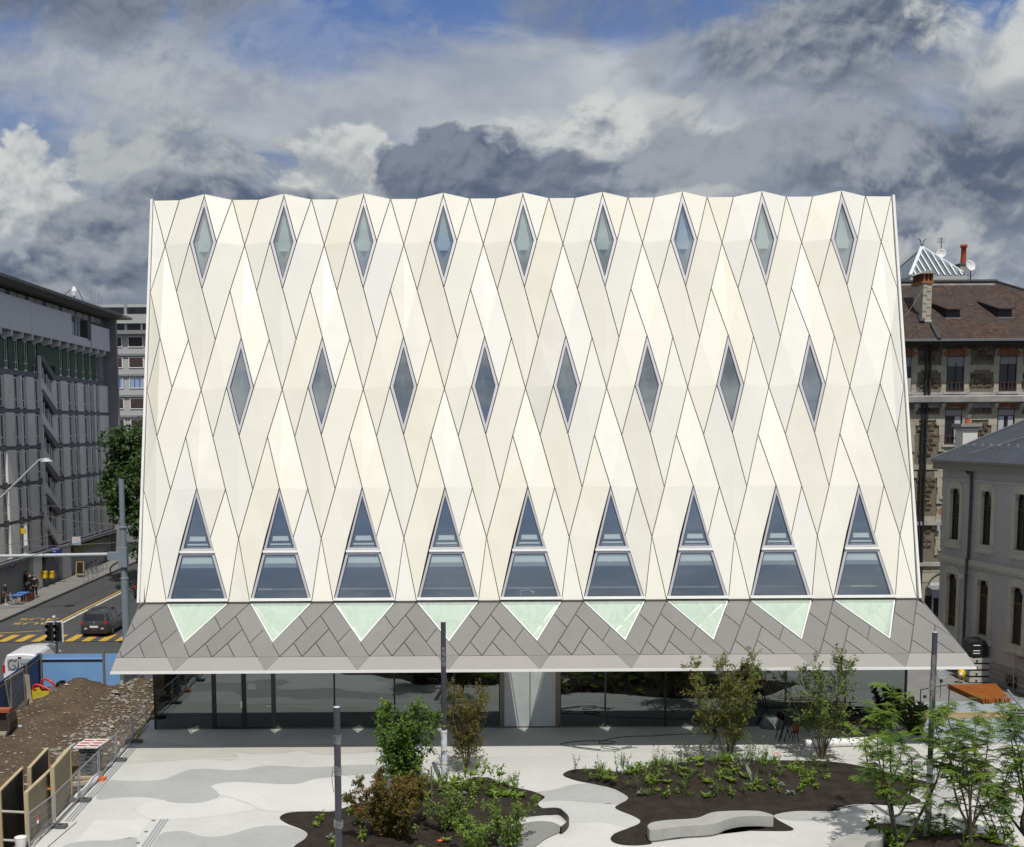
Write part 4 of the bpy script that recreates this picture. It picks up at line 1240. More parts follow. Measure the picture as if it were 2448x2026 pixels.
# far white apartment block, cloud shade put into its grey render
M_apt = mat('apartment_render', (.40, .40, .395), .85, .05, .4)
apt = thing('apartment_block', 'pale apartment block with brown shutters far behind the office block', 'building', (-44, 160, 0))
AY = 160
ax = lambda px: P(px, 1000, AY).x
az_ = lambda py: P(305, py, AY).z
b = MB(); b.box(-60, -30, AY, AY + 14, 0, az_(800)); b.build('wall', M_apt, apt)
M_shut = mat('brown_shutter', (.055, .035, .03), .7, .15)
M_bluef = mat('blue_frame', (.05, .10, .32), .5)
cols_ = [(270, 298), (312, 348), (357, 393), (228, 256)]
for fi in range(7):
    yt = 805 + fi * 49.2
    MB().box(-60, -30, AY - .25, AY, az_(yt + 46), az_(yt + 41)).build('floor_band', mat('apt_band', (.22, .22, .215), .8), apt)
    for ci, (a, c) in enumerate(cols_):
        x0, x1 = ax(a), ax(c)
        w_ = MB().ring([(x0, AY - .1, az_(yt + 26)), (x1, AY - .1, az_(yt + 26)), (x1, AY - .1, az_(yt)), (x0, AY - .1, az_(yt))], [(x0 + .1, AY - .1, az_(yt + 26) + .1), (x1 - .1, AY - .1, az_(yt + 26) + .1), (x1 - .1, AY - .1, az_(yt) - .1), (x0 + .1, AY - .1, az_(yt) - .1)], (0, .3, 0)).build('window', M_wframe, apt, fix=True)
        MB().box(x0 + .08, x1 - .08, AY - .03, AY - .01, az_(yt + 26) + .08, az_(yt) - .08).build('pane', mat('apt_curtain', (.30, .38, .52), .4) if fi == 2 else M_pane, w_)
        if fi != 2:
            hh = .55 if fi == 4 else (.8 if (fi + ci) % 3 else .94)
            MB().box(x0 + .1, x1 - .1, AY - .08, AY - .04, az_(yt) - .1 - (az_(yt) - az_(yt + 26)) * hh, az_(yt) - .1).build('roller_shutter', M_shut, w_)
        else:
            for q in (.02, .33, .65, .96): MB().box(x0 + (x1 - x0) * q, x0 + (x1 - x0) * q + .12, AY - .08, AY - .04, az_(yt + 26) + .1, az_(yt) - .1).build('mullion', M_bluef, w_)
zz = az_(800)
b = MB(); b.box(-60, -30, AY - .9, AY + 14, zz, zz + .5); b.build('roof_ledge', mat('apt_band', (.22, .22, .215), .8), apt)
b = MB(); b.box(-60, -30, AY + 1.0, AY + 12, zz + .5, zz + 1.5); b.build('attic_glass', M_pane, apt)
for k in range(24): MB().box(-60 + k * 1.25, -59.75 + k * 1.25, AY + .94, AY + .99, zz + .5, zz + 1.5).build('attic_mullion', M_wframe, apt) if k % 3 == 0 else None
b = MB(); b.box(-60, -30, AY + .2, AY + 13, zz + 1.5, zz + 2.7); b.build('parapet', M_apt, apt)
b = MB(); b.box(-52, -34, AY + 3, AY + 12, zz + 2.7, zz + 4.3); b.build('penthouse', M_apt, apt)
MB().box(-50, -39.4, AY + 2.9, AY + 2.99, zz + 3.0, zz + 3.9).build('penthouse_window', M_pane, apt)
b = MB(); b.bar((ax(304), AY + 1, zz + .5), (ax(304), AY + 1, zz + 5), .35); b.build('flue', M_steel, apt)

# ------------------------------------------------------------------ cars
def car(name, label, loc, rz, body, group=None):
    t = thing(name, label, 'car', loc, group)
    Mb = body
    Mg = mat('car_glass', (.012, .014, .016), .05, .1, spec=.7); Mt = mat('tyre', (.012, .012, .012), .8, .1); Mr = mat('rim_alloy', (.35, .35, .36), .3, metal=.7)
    # y forward, x right; cross-sections along the length: (y, half width low, half width mid, half width roof, z bottom, z belt, z roof)
    S_ = [(-2.13, .74, .78, .60, .34, .86, .90), (-2.08, .84, .86, .64, .26, .90, 1.02), (-1.9, .88, .89, .62, .22, .96, 1.42), (-1.55, .90, .90, .60, .20, .97, 1.60), (-.6, .90, .90, .61, .18, .96, 1.66), (.25, .90, .90, .60, .18, .95, 1.60), (.75, .90, .89, .58, .18, .95, 1.38), (1.15, .89, .88, .60, .18, .95, .99), (1.75, .87, .85, .62, .20, .86, .88), (2.08, .80, .78, .58, .26, .72, .74), (2.2, .66, .66, .5, .36, .58, .6)]
    def sec(s):
        y_, a, m, r, zb, zm, zr = s
        half = [(a * .9, zb), (a, zb + .12), (m, (zb + zm) / 2 + .08), (m * .98, zm), (r + (m - r) * .12 if zr - zm > .2 else r + .14, zr - .08 if zr - zm > .2 else zr - .02), (r * .8, zr), (r * .3, zr + .015)]
        return [Vector((x, y_, z)) for x, z in half] + [Vector((-x, y_, z)) for x, z in reversed(half)]
    b = MB(); sc_ = [sec(s) for s in S_]; n = len(sc_[0])
    for k in range(len(sc_) - 1):
        for q in range(n):
            b.poly([sc_[k][q], sc_[k][(q + 1) % n], sc_[k + 1][(q + 1) % n], sc_[k + 1][q]])
    b.poly(sc_[0]); b.poly(sc_[-1][::-1])
    me = b.mesh('body', Mb, smooth=True)
    import bmesh
    bm = bmesh.new(); bm.from_mesh(me); bmesh.ops.remove_doubles(bm, verts=bm.verts, dist=.002); bmesh.ops.recalc_face_normals(bm, faces=bm.faces); bm.to_mesh(me); bm.free()
    me.polygons.foreach_set('use_smooth', [True] * len(me.polygons))
    def part(me_, nm, parent=t):
        o = bpy.data.objects.new(nm, me_); COL.objects.link(o); o.parent = parent; return o
    part(me, 'body')
    def pm_(bld, nm, m_, sm=False):
        me_ = bld.mesh(nm, m_, smooth=sm); bm = bmesh.new(); bm.from_mesh(me_); bmesh.ops.recalc_face_normals(bm, faces=bm.faces); bm.to_mesh(me_); bm.free()
        return part(me_, nm)
    pm_(MB().prism([(-.68, -2.06, 1.0), (.68, -2.06, 1.0), (.58, -1.89, 1.44), (-.58, -1.89, 1.44)], (0, -.03, .01)), 'rear_window', Mg)
    pm_(MB().prism([(-.70, 1.13, 1.0), (.70, 1.13, 1.0), (.56, .74, 1.40), (-.56, .74, 1.40)], (0, .02, .015)), 'windscreen', Mg)
    for s in (-1, 1):
        for y0, y1 in ((-1.75, -1.2), (-1.12, -.12), (-.04, .85)):
            pm_(MB().prism([(s * .895, y0, 1.0), (s * .895, y1, 1.0), (s * .70, y1 - (.25 if y1 > .5 else .05), 1.47), (s * .70, y0 + (.15 if y0 < -1.5 else 0), 1.47)], (s * .012, 0, .01)), 'side_window', Mg)
        pm_(MB().prism([(s * .84, -2.07, .80), (s * .66, -2.11, .80), (s * .66, -2.10, 1.0), (s * .80, -2.06, 1.03)], (0, -.04, 0)), 'tail_light', mat('tail_red', (.45, .012, .012), .2, .1))
        pm_(MB().box(s * .52 - .09, s * .52 + .09, -2.165, -2.1, .50, .60), 'reverse_lamp', mat('lamp_grey', (.45, .45, .47), .3))
        pm_(MB().lathe((s * 1.0, .78, 1.02), [(0, -.05), (.09, -.04), (.11, 0), (.08, .05), (0, .06)], 10, 'Y'), 'mirror', Mb, True)
        for y_ in (-1.35, 1.38):
            w_ = pm_(MB().lathe((s * .86, y_, .31), [(.20, -.1), (.29, -.1), (.315, -.06), (.315, .06), (.29, .1), (.20, .1)], 20, 'X'), 'tyre', Mt, True)
            r_ = MB().lathe((s * .86 + s * .085, y_, .31), [(0, .01), (.05, .012), (.20, .0), (.205, -.02)], 14, 'X'); r_ = r_.mesh('rim', Mr); part(r_, 'rim', w_)
        pm_(MB().bar((s * .56, -1.5, 1.635), (s * .56, .1, 1.66), .03, .035), 'roof_rail', Mr)
    pm_(MB().box(-.26, .26, -2.155, -2.12, .60, .72), 'number_plate', mat('plate_white', (.7, .7, .66), .5))
    pm_(MB().box(-.42, .42, -2.14, -2.09, .76, .79), 'chrome_strip', mat('chrome', (.6, .6, .6), .15, metal=1))
    pm_(MB().lathe((0, -2.125, .90), [(0, -.02), (.06, -.015), (.075, 0)], 12, 'Y'), 'badge', mat('chrome', (.6, .6, .6), .15, metal=1))
    pm_(MB().box(-.84, .84, -2.16, -2.0, .24, .42), 'rear_bumper', mat('bumper_dark', (.02, .02, .022), .5))
    t.rotation_euler.z = rz
    return t
M_carg = mat('car_paint_grey', (.055, .056, .062), .28, .06, 1, metal=.35, spec=.5, coat=.5)
M_carb = mat('car_paint_black', (.018, .018, .02), .25, .06, 1, spec=.5, coat=.5)
car('parked_car', 'dark grey estate car stopped on the yellow zebra crossing', (-22.1, 74.75, -.02), R(-1), M_carg)
car('moving_car', 'black car further up the street, half behind the steel mast', (-23.2, 91.3, -.02), 0, M_carb)

# ------------------------------------------------------------------ tram mast with arm
M_mast = mat('mast_paint', (.20, .235, .27), .5, .08, 2)
mx_, my_ = P(303, 1540, 68).x, 68.0
zt_ = P(299, 1146, 68).z
mastt = thing('overhead_line_mast', 'tall grey stepped steel mast with a long horizontal arm over the street', 'mast', (mx_, my_, 0))
MB().tube([(mx_, my_, 0), (mx_, my_, 4.2)], .225, 18).build('lower_tube', M_mast, mastt)
MB().tube([(mx_, my_, 4.2), (mx_, my_, 4.3), (mx_, my_, 7.2), (mx_, my_, 7.3)], [.225, .19, .19, .165], 18).build('middle_tube', M_mast, mastt)
MB().tube([(mx_, my_, 7.3), (mx_, my_, zt_)], .155, 18).build('upper_tube', M_mast, mastt)
for z_ in (4.22, 7.22): MB().lathe((mx_, my_, z_), [(.2, 0), (.24, .02), (.24, .1), (.2, .13)], 18).build('collar', M_mast, mastt)
za = P(290, 1325, 68).z
MB().tube([(mx_, my_, za), (-40, my_, za - .25)], .10, 10).build('arm', mat('arm_paint', (.46, .49, .50), .4, .05), mastt)
MB().box(mx_ - .9, mx_ - .0, my_ - .22, my_ + .22, za - .35, za + .12).build('bracket', M_mast, mastt)
MB().box(mx_ - .25, mx_ + .25, my_ - .3, my_ + .1, za - .75, za + .4).build('clamp_plate', M_mast, mastt)
MB().tube(spline([(mx_ - .2, my_ - .2, za - .4), (mx_ - .75, my_ - .2, za - .8), (mx_ - .6, my_ - .2, za - 1.3), (mx_ - .2, my_ - .2, za - 1.5)], 5), .045, 6).build('feed_cable', M_black, mastt)
M_wire = mat('wire', (.16, .16, .16), .5)
for i, (z_, x0, x1, y0, y1) in enumerate(((6.4, -42, mx_, 68, 68.1), (5.9, -27.5, -27.0, 62, 175), (5.9, -23.5, -23.2, 62, 175), (7.4, -33, mx_, 88, 68.2), (6.8, -33.2, -20, 96, 94), (6.2, -33.2, -20, 104, 108))):
    n_ = 10
    p_ = [(x0 + (x1 - x0) * k / n_, y0 + (y1 - y0) * k / n_, z_ - .35 * math.sin(math.pi * k / n_)) for k in range(n_ + 1)]
    tag(MB().tube(p_, .012 + .008 * (i > 0), 4).build('overhead_wire', M_wire), ['long wire running level with the steel mast arm', 'wire running up the street above the yellow line', 'wire running up the street left of the black car', 'highest wire slanting from the office block to the mast', 'wire crossing the street before the dark trees', 'farthest wire crossing the street near the street trees'][i], 'wire', 'overhead wires above the street')
lampp = P(112, 1102, 80)
sl = thing('street_lamp', 'pale street lamp dish hung on a slanting bracket over the street', 'street lamp', tuple(lampp))
MB().lathe(lampp, [(0, .18), (.18, .16), (.22, .05), (.42, -.02), (.42, -.06), (0, -.06)], 16).build('shade', mat('lamp_shade', (.5, .52, .52), .35), sl)
q = P(90, 1104, 80)
MB().tube([lampp + Vector((0, 0, .15)), q + Vector((.1, 0, .1)), q, P(0, 1192, 80), P(-40, 1228, 80)], .07, 6).build('bracket', mat('lamp_bracket', (.42, .42, .40), .5), sl)

# traffic light
tx, ty = P(131, 1530, 61).x, 61.0
tl = thing('traffic_light', 'twin black traffic light heads with white backing boards on one grey post', 'traffic light', (tx, ty, 0))
ztop = P(130, 1487, ty).z; zbot = P(130, 1535, ty).z
MB().tube([(tx + .05, ty + .1, 0), (tx + .05, ty + .1, ztop + .35)], .062, 12).build('post', mat('post_grey', (.22, .22, .22), .5), tl)
MB().lathe((tx - .02, ty + .1, ztop + .12), [(.04, 0), (.12, .05), (.13, .12), (.07, .2), (0, .21)], 12).build('post_cap', mat('cap_grey', (.35, .35, .36), .4), tl)
for s in (-1, 1):
    c = tx + s * .215
    hd = MB().box(c - .155, c + .155, ty - .12, ty + .06, zbot + .04, ztop - .03).build('signal_head', M_black, tl)
    MB().ring([(c - .235, ty + .07, zbot - .02), (c + .235, ty + .07, zbot - .02), (c + .235, ty + .07, ztop + .03), (c - .235, ty + .07, ztop + .03)], [(c - .16, ty + .07, zbot + .05), (c + .16, ty + .07, zbot + .05), (c + .16, ty + .07, ztop - .04), (c - .16, ty + .07, ztop - .04)], (0, .03, 0)).build('backing_board', mat('board_white', (.66, .66, .66), .6), tl, fix=True)
    for k in range(3):
        z_ = zbot + .04 + (ztop - zbot - .07) * (k + .5) / 3
        MB().lathe((c - .05, ty - .12, z_), [(.105, 0), (.12, -.10), (.125, -.24), (.11, -.24), (.10, 0)], 12, 'Y').build('visor', M_black, hd)

# ------------------------------------------------------------------ white van behind the hoarding
vx0, vx1, vy0, vy1, vh = -22.55, -20.78, 58.6, 62.9, 1.60
van = thing('white_van', 'white van with a round letter emblem on its rear window, behind the blue hoarding', 'van', ((vx0 + vx1) / 2, vy0, -.04))
M_van = mat('van_white', (.72, .73, .74), .25, .02, spec=.5, coat=.4)
vc = (vx0 + vx1) / 2
secs = []
for y_, sc1, zt2 in ((vy0, .985, vh - .04), (vy0 + .15, 1.0, vh + .02), (vy0 + 2.3, 1, vh + .05), (vy0 + 3.4, .97, vh - .06), (vy0 + 3.9, .92, vh - .35), (vy1 - .15, .86, vh - .75), (vy1, .8, vh - .95)):
    hw = .885 * sc1; rw = .70 * sc1
    half = [(hw, .22), (hw + .01, .8), (hw - .02, 1.05), (rw + .07, zt2 - .14), (rw, zt2 - .03), (rw * .8, zt2), (rw * .3, zt2 + .03)]
    secs.append([Vector((vc + x, y_, min(z, zt2 + .03))) for x, z in half] + [Vector((vc - x, y_, min(z, zt2 + .03))) for x, z in reversed(half)])
b = MB(); n = len(secs[0])
for k in range(len(secs) - 1):
    for q_ in range(n): b.poly([secs[k][q_], secs[k][(q_ + 1) % n], secs[k + 1][(q_ + 1) % n], secs[k + 1][q_]])
b.poly(secs[0]); b.poly(secs[-1][::-1])
b.build('body', M_van, van, smooth=False, fix=True)
M_vg = mat('van_window_film', (.36, .37, .375), .3, .05)
rw_ = MB().prism([(vc - .66, vy0 - .012, .80), (vc + .62, vy0 - .012, .80), (vc + .62, vy0 - .012, 1.30), (vc + .5, vy0 - .012, 1.40), (vc - .55, vy0 - .012, 1.42), (vc - .68, vy0 - .012, 1.36)], (0, .03, 0)).build('rear_window', M_vg, van, fix=True)
M_em = mat('emblem_olive', (.085, .085, .06), .6)
ec = Vector((vc - .42, vy0 - .025, 1.11))
arcp = [ec + Vector((.20 * math.cos(a), 0, .24 * math.sin(a))) for a in [R(50 + k * 15) for k in range(20)]]
MB().tube(arcp + [ec + Vector((.05, 0, -.0))], .02, 6).build('emblem', M_em, rw_)
MB().tube([ec + Vector((.13, 0, .18)), ec + Vector((.24, 0, .26))], .02, 6).build('emblem', M_em, rw_)
MB().tube([ec + Vector((.33, 0, .2)), ec + Vector((.31, 0, -.1)), ec + Vector((.2, 0, -.30))], [.012, .03, .045], 6).build('wiper', M_black, van)
text_part('elut SA', .17, M_em, rw_, (vc + .26, vy0 - .022, 1.16), (R(90), 0, 0), 'lettering', .003)
MB().box(vc - .12, vc + .06, vy0 - .04, vy0 + .02, 1.44, 1.50).build('brake_light', M_black, van)
for s in (-1, 1):
    for y_ in (vy0 + .8, vy1 - .8): MB().lathe((vc + s * .80, y_, .30), [(0, -.09), (.28, -.09), (.31, -.05), (.31, .05), (.28, .09), (0, .09)], 16, 'X').build('wheel', mat('tyre', (.012, .012, .012), .8), van)
    MB().box(vc + s * .85 - .06, vc + s * .85 + .06, vy0 - .03, vy0 + .05, .7, 1.1).build('tail_light', mat('tail_red', (.45, .012, .012), .2), van)

# ------------------------------------------------------------------ street furniture on the far pavement
def blade(name, label, cat, px, py, w_, h_, m, y=None, thick=.12, x=None):
    """sign board sticking out from the block's front"""
    p = P(px, py, y)
    t = thing(name, label, cat, tuple(p))
    MB().box(p.x - w_ / 2, p.x + w_ / 2, p.y - thick / 2, p.y + thick / 2, p.z - h_ / 2, p.z + h_ / 2).build('panel', m, t)
    MB().bar((p.x - w_ / 2, p.y, p.z), (min(BX, p.x - w_ / 2 - .1), p.y, p.z), .05).build('bracket', M_steel, t)
    return t, p
M_sy = mat('sign_yellow', (.70, .45, .01), .5, .05)
M_sblue = mat('sign_blue', (.02, .03, .22), .4); M_swhite = mat('sign_white', (.62, .62, .62), .5); M_sred = mat('sign_red', (.40, .03, .03), .5)
blade('hanging_sign', 'small yellow blade sign high on the grey office block', 'sign', 54, 1270, .46, .40, M_sy, 91)
t, p = blade('shop_sign', 'blue shop sign with white lettering above the pavement', 'sign', 133, 1316, .92, .48, M_sblue, 97)
text_part('LAVERIE', .19, M_swhite, t, (p.x - .02, p.y - .065, p.z + .12), (R(90), 0, 0)); text_part('Neuf', .19, M_swhite, t, (p.x - .15, p.y - .065, p.z - .08), (R(90), 0, 0))
t, p = blade('shop_sign', 'square white sign with faint red lettering and a light blue base strip', 'sign', 183, 1294, .72, .72, M_swhite, 101)
MB().box(p.x - .35, p.x + .35, p.y - .068, p.y - .061, p.z - .34, p.z - .14).build('blue_strip', mat('strip_blue', (.25, .42, .60), .5), t)
for k, s in enumerate(('LE RESTO', 'DU PARC')): text_part(s, .12, mat('faded_red', (.5, .32, .3), .6), t, (p.x, p.y - .066, p.z + .22 - k * .18), (R(90), 0, 0))
t, p = blade('shop_sign', 'white sign with a red box at the far end of the office block', 'sign', 273, 1266, 1.0, .5, M_swhite, 117)
MB().box(p.x - .25, p.x + .3, p.y - .068, p.y - .061, p.z - .17, p.z + .08).build('red_box', M_sred, t)
rp = P(28, 1348, 88.6)
t = thing('round_sign', 'round white shop sign with a blue rim and a dark red emblem', 'sign', tuple(rp))
MB().lathe(rp, [(0, -.06), (.25, -.06), (.27, 0), (.25, .06), (0, .06)], 20, 'Y').build('disc', M_swhite, t)
MB().tube([rp + Vector((.27 * math.cos(a * .314), -.03, .27 * math.sin(a * .314))) for a in range(20)], .05, 6, closed=True).build('rim', M_sblue, t)
b = MB(); b.box(rp.x - .09, rp.x - .03, rp.y - .085, rp.y - .06, rp.z - .11, rp.z + .11); b.box(rp.x + .03, rp.x + .09, rp.y - .085, rp.y - .06, rp.z - .11, rp.z + .11); b.box(rp.x - .03, rp.x + .03, rp.y - .083, rp.y - .06, rp.z - .03, rp.z + .05)
b.build('emblem', mat('emblem_red', (.14, .03, .025), .6), t)
MB().bar((rp.x - .2, rp.y, rp.z), (BX - .3, rp.y, rp.z), .05).build('bracket', M_steel, t)
for px, lb in ((106, 'yellow letter box on the shop front, left one of the pair'), (123, 'yellow letter box on the shop front, right one of the pair')):
    y_ = 95.0 if px == 106 else 96.6
    p = P(px, 1374, y_); p.x = max(p.x, BX + .05)
    t = thing('letter_box', lb, 'letter box', (p.x, y_, 1.0))
    MB().box(p.x - .22, p.x + .22, y_ - .2, y_ + .2, p.z - .28, p.z + .28).build('case', M_sy, t)
    MB().box(p.x - .16, p.x + .16, y_ - .215, y_ - .195, p.z + .12, p.z + .17).build('slot', M_black, t)
ab = G(193, 1380, .12)
t = thing('chalkboard', 'folding chalkboard with a yellow wooden frame on the pavement', 'sandwich board', tuple(ab))
M_wood = mat('frame_pine', (.55, .33, .10), .6, .1)
for s in (-1, 1):
    b = MB()
    for x_ in (-.33, .33): b.bar(ab + Vector((x_, s * .28, 0)), ab + Vector((x_ * .9, s * .02, 1.35)), .055)
    for z_, f_ in ((.3, .78), (1.33, .02)): b.bar(ab + Vector((-.33, s * .28 * f_ + s * .01, z_)), ab + Vector((.33, s * .28 * f_ + s * .01, z_)), .055)
    b.build('frame', M_wood, t)
    MB().prism([ab + Vector((-.29, s * .21, .33)), ab + Vector((.29, s * .21, .33)), ab + Vector((.29, s * .03, 1.3)), ab + Vector((-.29, s * .03, 1.3))], (0, s * .01, 0)).build('board', M_black, t, fix=True)
r0, r1 = G(200, 1395, .12), G(232, 1378, .12)
t = thing('pedestrian_railing', 'low steel railing at the kerb near the chalkboard', 'railing', tuple(r0))
for k in range(4):
    p = r0.lerp(r1, k / 3); MB().tube([p, p + Vector((0, 0, 1.0))], .025, 6).build('post', M_steel, t)
for z_ in (.55, 1.0): MB().bar(r0 + Vector((0, 0, z_)), r1 + Vector((0, 0, z_)), .045).build('rail', M_steel, t)
# parked bicycles reduced to wheels, frames and bars
for k in range(3):
    p = G(206 + k * 10, 1372 - k * 5, .12) + Vector((.35, 0, 0))
    t = thing('bicycle', ('nearest', 'middle', 'farthest')[k] + ' dark bicycle parked behind the low railing', 'bicycle', tuple(p), 'bicycles behind the low railing')
    for d in (-.5, .5):
        MB().tube([p + Vector((d + .33 * math.cos(a * .449), 0, .33 + .33 * math.sin(a * .449))) for a in range(14)], .02, 5, closed=True).build('wheel', M_black, t)
    b = MB()
    for u, v in (((-.5, .33), (-.2, .85)), ((-.2, .85), (0, .3)), ((0, .3), (.4, .8)), ((.5, .33), (.38, .95)), ((-.5, .33), (0, .3)), ((-.17, .75), (.4, .8))): b.tube([p + Vector((u[0], 0, u[1])), p + Vector((v[0], 0, v[1]))], .018, 5)
    b.build('frame', mat('bike_frame', (.10, .11, .12), .4), t)
    MB().tube([p + Vector((.36, -.25, .98)), p + Vector((.36, .25, .98))], .016, 5).build('handlebar', M_steel, t)
    MB().box(p.x - .32, p.x - .08, p.y - .07, p.y + .07, p.z + .84, p.z + .9).build('saddle', M_black, t)
lp = G(263, 1340, .12)
t = thing('street_post', 'slim pale post on the far pavement near the street trees', 'post', tuple(lp))
MB().tube([lp, lp + Vector((0, 0, 3.4))], .07, 10).build('shaft', mat('post_pale', (.36, .36, .36), .5), t)
MB().lathe(lp, [(.14, 0), (.14, .5), (.08, .6)], 10).build('foot', M_steel, t)

# cafe tables and chairs
M_tb = mat('table_blue', (.10, .22, .55), .35, .1); M_cw = mat('chair_white', (.55, .56, .57), .4)
def table(p, label, m=M_tb):
    t = thing('cafe_table', label, 'table', tuple(p))
    MB().box(p.x - .38, p.x + .38, p.y - .38, p.y + .38, p.z + .70, p.z + .74).build('tabletop', m, t)
    for sx in (-.33, .33):
        for sy in (-.33, .33): MB().tube([p + Vector((sx, sy, 0)), p + Vector((sx * .9, sy * .9, .70))], .02, 6).build('leg', M_steel, t)
def chair(p, rz, label, m=M_cw, group=None):
    t = thing('garden_chair', label, 'chair', tuple(p), group)
    MB().box(p.x - .22, p.x + .22, p.y - .22, p.y + .22, p.z + .43, p.z + .46).build('seat', m, t)
    MB().box(p.x - .22, p.x - .18, p.y - .21, p.y + .21, p.z + .5, p.z + .86).build('backrest', m, t)
    for sx in (-.2, .2):
        for sy in (-.2, .2): MB().tube([p + Vector((sx, sy, 0)), p + Vector((sx, sy, .46 if sx > 0 else .86))], .017, 6).build('leg', M_steel, t)
    t.rotation_euler.z = rz
g = G(56, 1440, .12)
table(g, 'blue topped cafe table nearer the standing man')
table(G(43, 1446, .12), 'blue topped cafe table beside the white chair')
chair(G(33, 1446, .12), R(10), 'white chair at the left end of the blue cafe tables')
chair(G(44, 1438, .12) + Vector((-.9, 0, 0)), R(-40), 'white chair set behind the blue cafe tables')
p = G(66, 1437, .12)
t = thing('planter_box', 'rusty brown planter box beside the blue cafe tables', 'planter', tuple(p))
MB().box(p.x - .3, p.x + .3, p.y - .7, p.y + .7, p.z, p.z + .5).build('box', mat('planter_rust', (.16, .045, .02), .8, .2), t)
MB().box(p.x - .27, p.x + .27, p.y - .67, p.y + .67, p.z + .5, p.z + .52).build('soil', M_soil, t)

# ================================================================== people
def skinned(name, joints, bones, m, parent, root=0, sub=2):
    me = bpy.data.meshes.new(name)
    me.from_pydata([j[0] for j in joints], bones, [])
    o = bpy.data.objects.new(name, me); COL.objects.link(o)
    sk = o.modifiers.new('skin', 'SKIN'); sk.use_smooth_shade = True
    for v, j in zip(me.skin_vertices[0].data, joints):
        r_ = j[1]; v.radius = (r_, r_) if not isinstance(r_, tuple) else r_
    me.skin_vertices[0].data[root].use_root = True
    sb = o.modifiers.new('sub', 'SUBSURF'); sb.levels = sb.render_levels = sub
    me.materials.append(m)
    o.parent = parent
    return o
M_skin = mat('skin', (.45, .27, .19), .55, .05)
M_hair = mat('grey_hair', (.16, .15, .14), .8); M_hairb = mat('dark_hair', (.02, .016, .012), .7)
def person(label, loc, rz, top, legs_m, hair=M_hair, h=1.75, bare=False, arms=(0, 0), lean=0.0):
    """standing figure, y = facing direction (local), built at 1.75 m and scaled"""
    t = thing('person', label, 'person', loc, None, rz)
    s = h / 1.75; t.scale = (s, s, s)
    aL, aR = arms
    hips = (0, 0, .94); chest = (0, lean * .5, 1.28); neck = (0, lean, 1.48); head = (0, lean + .03, 1.64)
    J = [(hips, (.15, .11)), ((0, lean * .2, 1.08), (.135, .10)), (chest, (.17, .115)), ((0, lean * .9, 1.42), (.10, .08)), (neck, .055), ((0, lean + .01, 1.55), .06), ((0, lean + .02, 1.63), (.078, .095)), ((0, lean + .02, 1.71), (.065, .08))]
    E = [(0, 1), (1, 2), (2, 3), (3, 4), (4, 5), (5, 6), (6, 7)]
    for sx, af in ((-1, aL), (1, aR)):
        i = len(J)
        J += [((sx * .19, lean * .8, 1.40), .062), ((sx * .245, lean * .6 - .03, 1.13), .045), ((sx * .25, lean * .6 + .04 + af * .22, .90 + af * .2), .034), ((sx * .25, lean * .6 + .07 + af * .30, .80 + af * .28), .035)]
        E += [(3, i), (i, i + 1), (i + 1, i + 2), (i + 2, i + 3)]
        for f_ in range(4):
            J.append(((sx * (.265 - .012 * f_), lean * .6 + .045 + .022 * f_ + af * .33, .715 + af * .31), .010)); E.append((i + 3, len(J) - 1))
        J.append(((sx * .225, lean * .6 + .11 + af * .30, .765 + af * .28), .011)); E.append((i + 3, len(J) - 1))
    for sx in (-1, 1):
        i = len(J)
        J += [((sx * .10, 0, .86), .095), ((sx * .115, .01, .50), .062), ((sx * .12, -.01, .12), .042), ((sx * .12, -.02, .05), .045), ((sx * .135, .14, .035), .036)]
        E += [(0, i), (i, i + 1), (i + 1, i + 2), (i + 2, i + 3), (i + 3, i + 4)]
    skinned('body', J, E, M_skin, t)
    # face: nose, eyes, mouth
    fb = MB()
    fb.lathe((0, lean + .105, 1.62), [(0, .03), (.012, .01), (.016, -.02), (0, -.03)], 6)
    fb.build_local = None
    o = bpy.data.objects.new('nose', fb.mesh('nose', M_skin)); COL.objects.link(o); o.parent = t
    for sx in (-1, 1):
        e = MB().lathe((sx * .03, lean + .098, 1.645), [(0, .012), (.01, .008), (.012, 0), (0, -.008)], 6)
        o = bpy.data.objects.new('eye', e.mesh('eye', M_black)); COL.objects.link(o); o.parent = t
        e = MB().lathe((sx * .082, lean + .02, 1.63), [(0, .03), (.012, .02), (.012, -.02), (0, -.03)], 6)
        o = bpy.data.objects.new('ear', e.mesh('ear', M_skin)); COL.objects.link(o); o.parent = t
    e = MB().box(-.022, .022, lean + .09, lean + .104, 1.578, 1.588)
    o = bpy.data.objects.new('mouth', e.mesh('mouth', mat('lip', (.28, .1, .08), .5))); COL.objects.link(o); o.parent = t
    hb = MB().lathe((0, lean - .005, 1.63), [(.092, .0), (.098, .04), (.085, .09), (.05, .118), (0, .125)], 12)
    o = bpy.data.objects.new('hair', hb.mesh('hair', hair, smooth=True)); COL.objects.link(o); o.parent = t
    # jacket shell and trousers
    K = [((0, .0, .88), (.172, .135)), ((0, lean * .2, 1.08), (.16, .125)), (chest, (.19, .14)), ((0, lean * .9, 1.42), (.12, .095)), ((0, lean * .97, 1.465), .075)]
    Eb = [(0, 1), (1, 2), (2, 3), (3, 4)]
    for sx, af in ((-1, aL), (1, aR)):
        i = len(K); K += [((sx * .20, lean * .8, 1.40), .078), ((sx * .25, lean * .6 - .03, 1.13), .060), ((sx * .25, lean * .6 + .04 + af * .22, .90 + af * .2), .048)]
        Eb += [(3, i), (i, i + 1), (i + 1, i + 2)]
    skinned('jacket', K, Eb, top, t)
    T = [((0, 0, .93), (.155, .12))]; Et = []
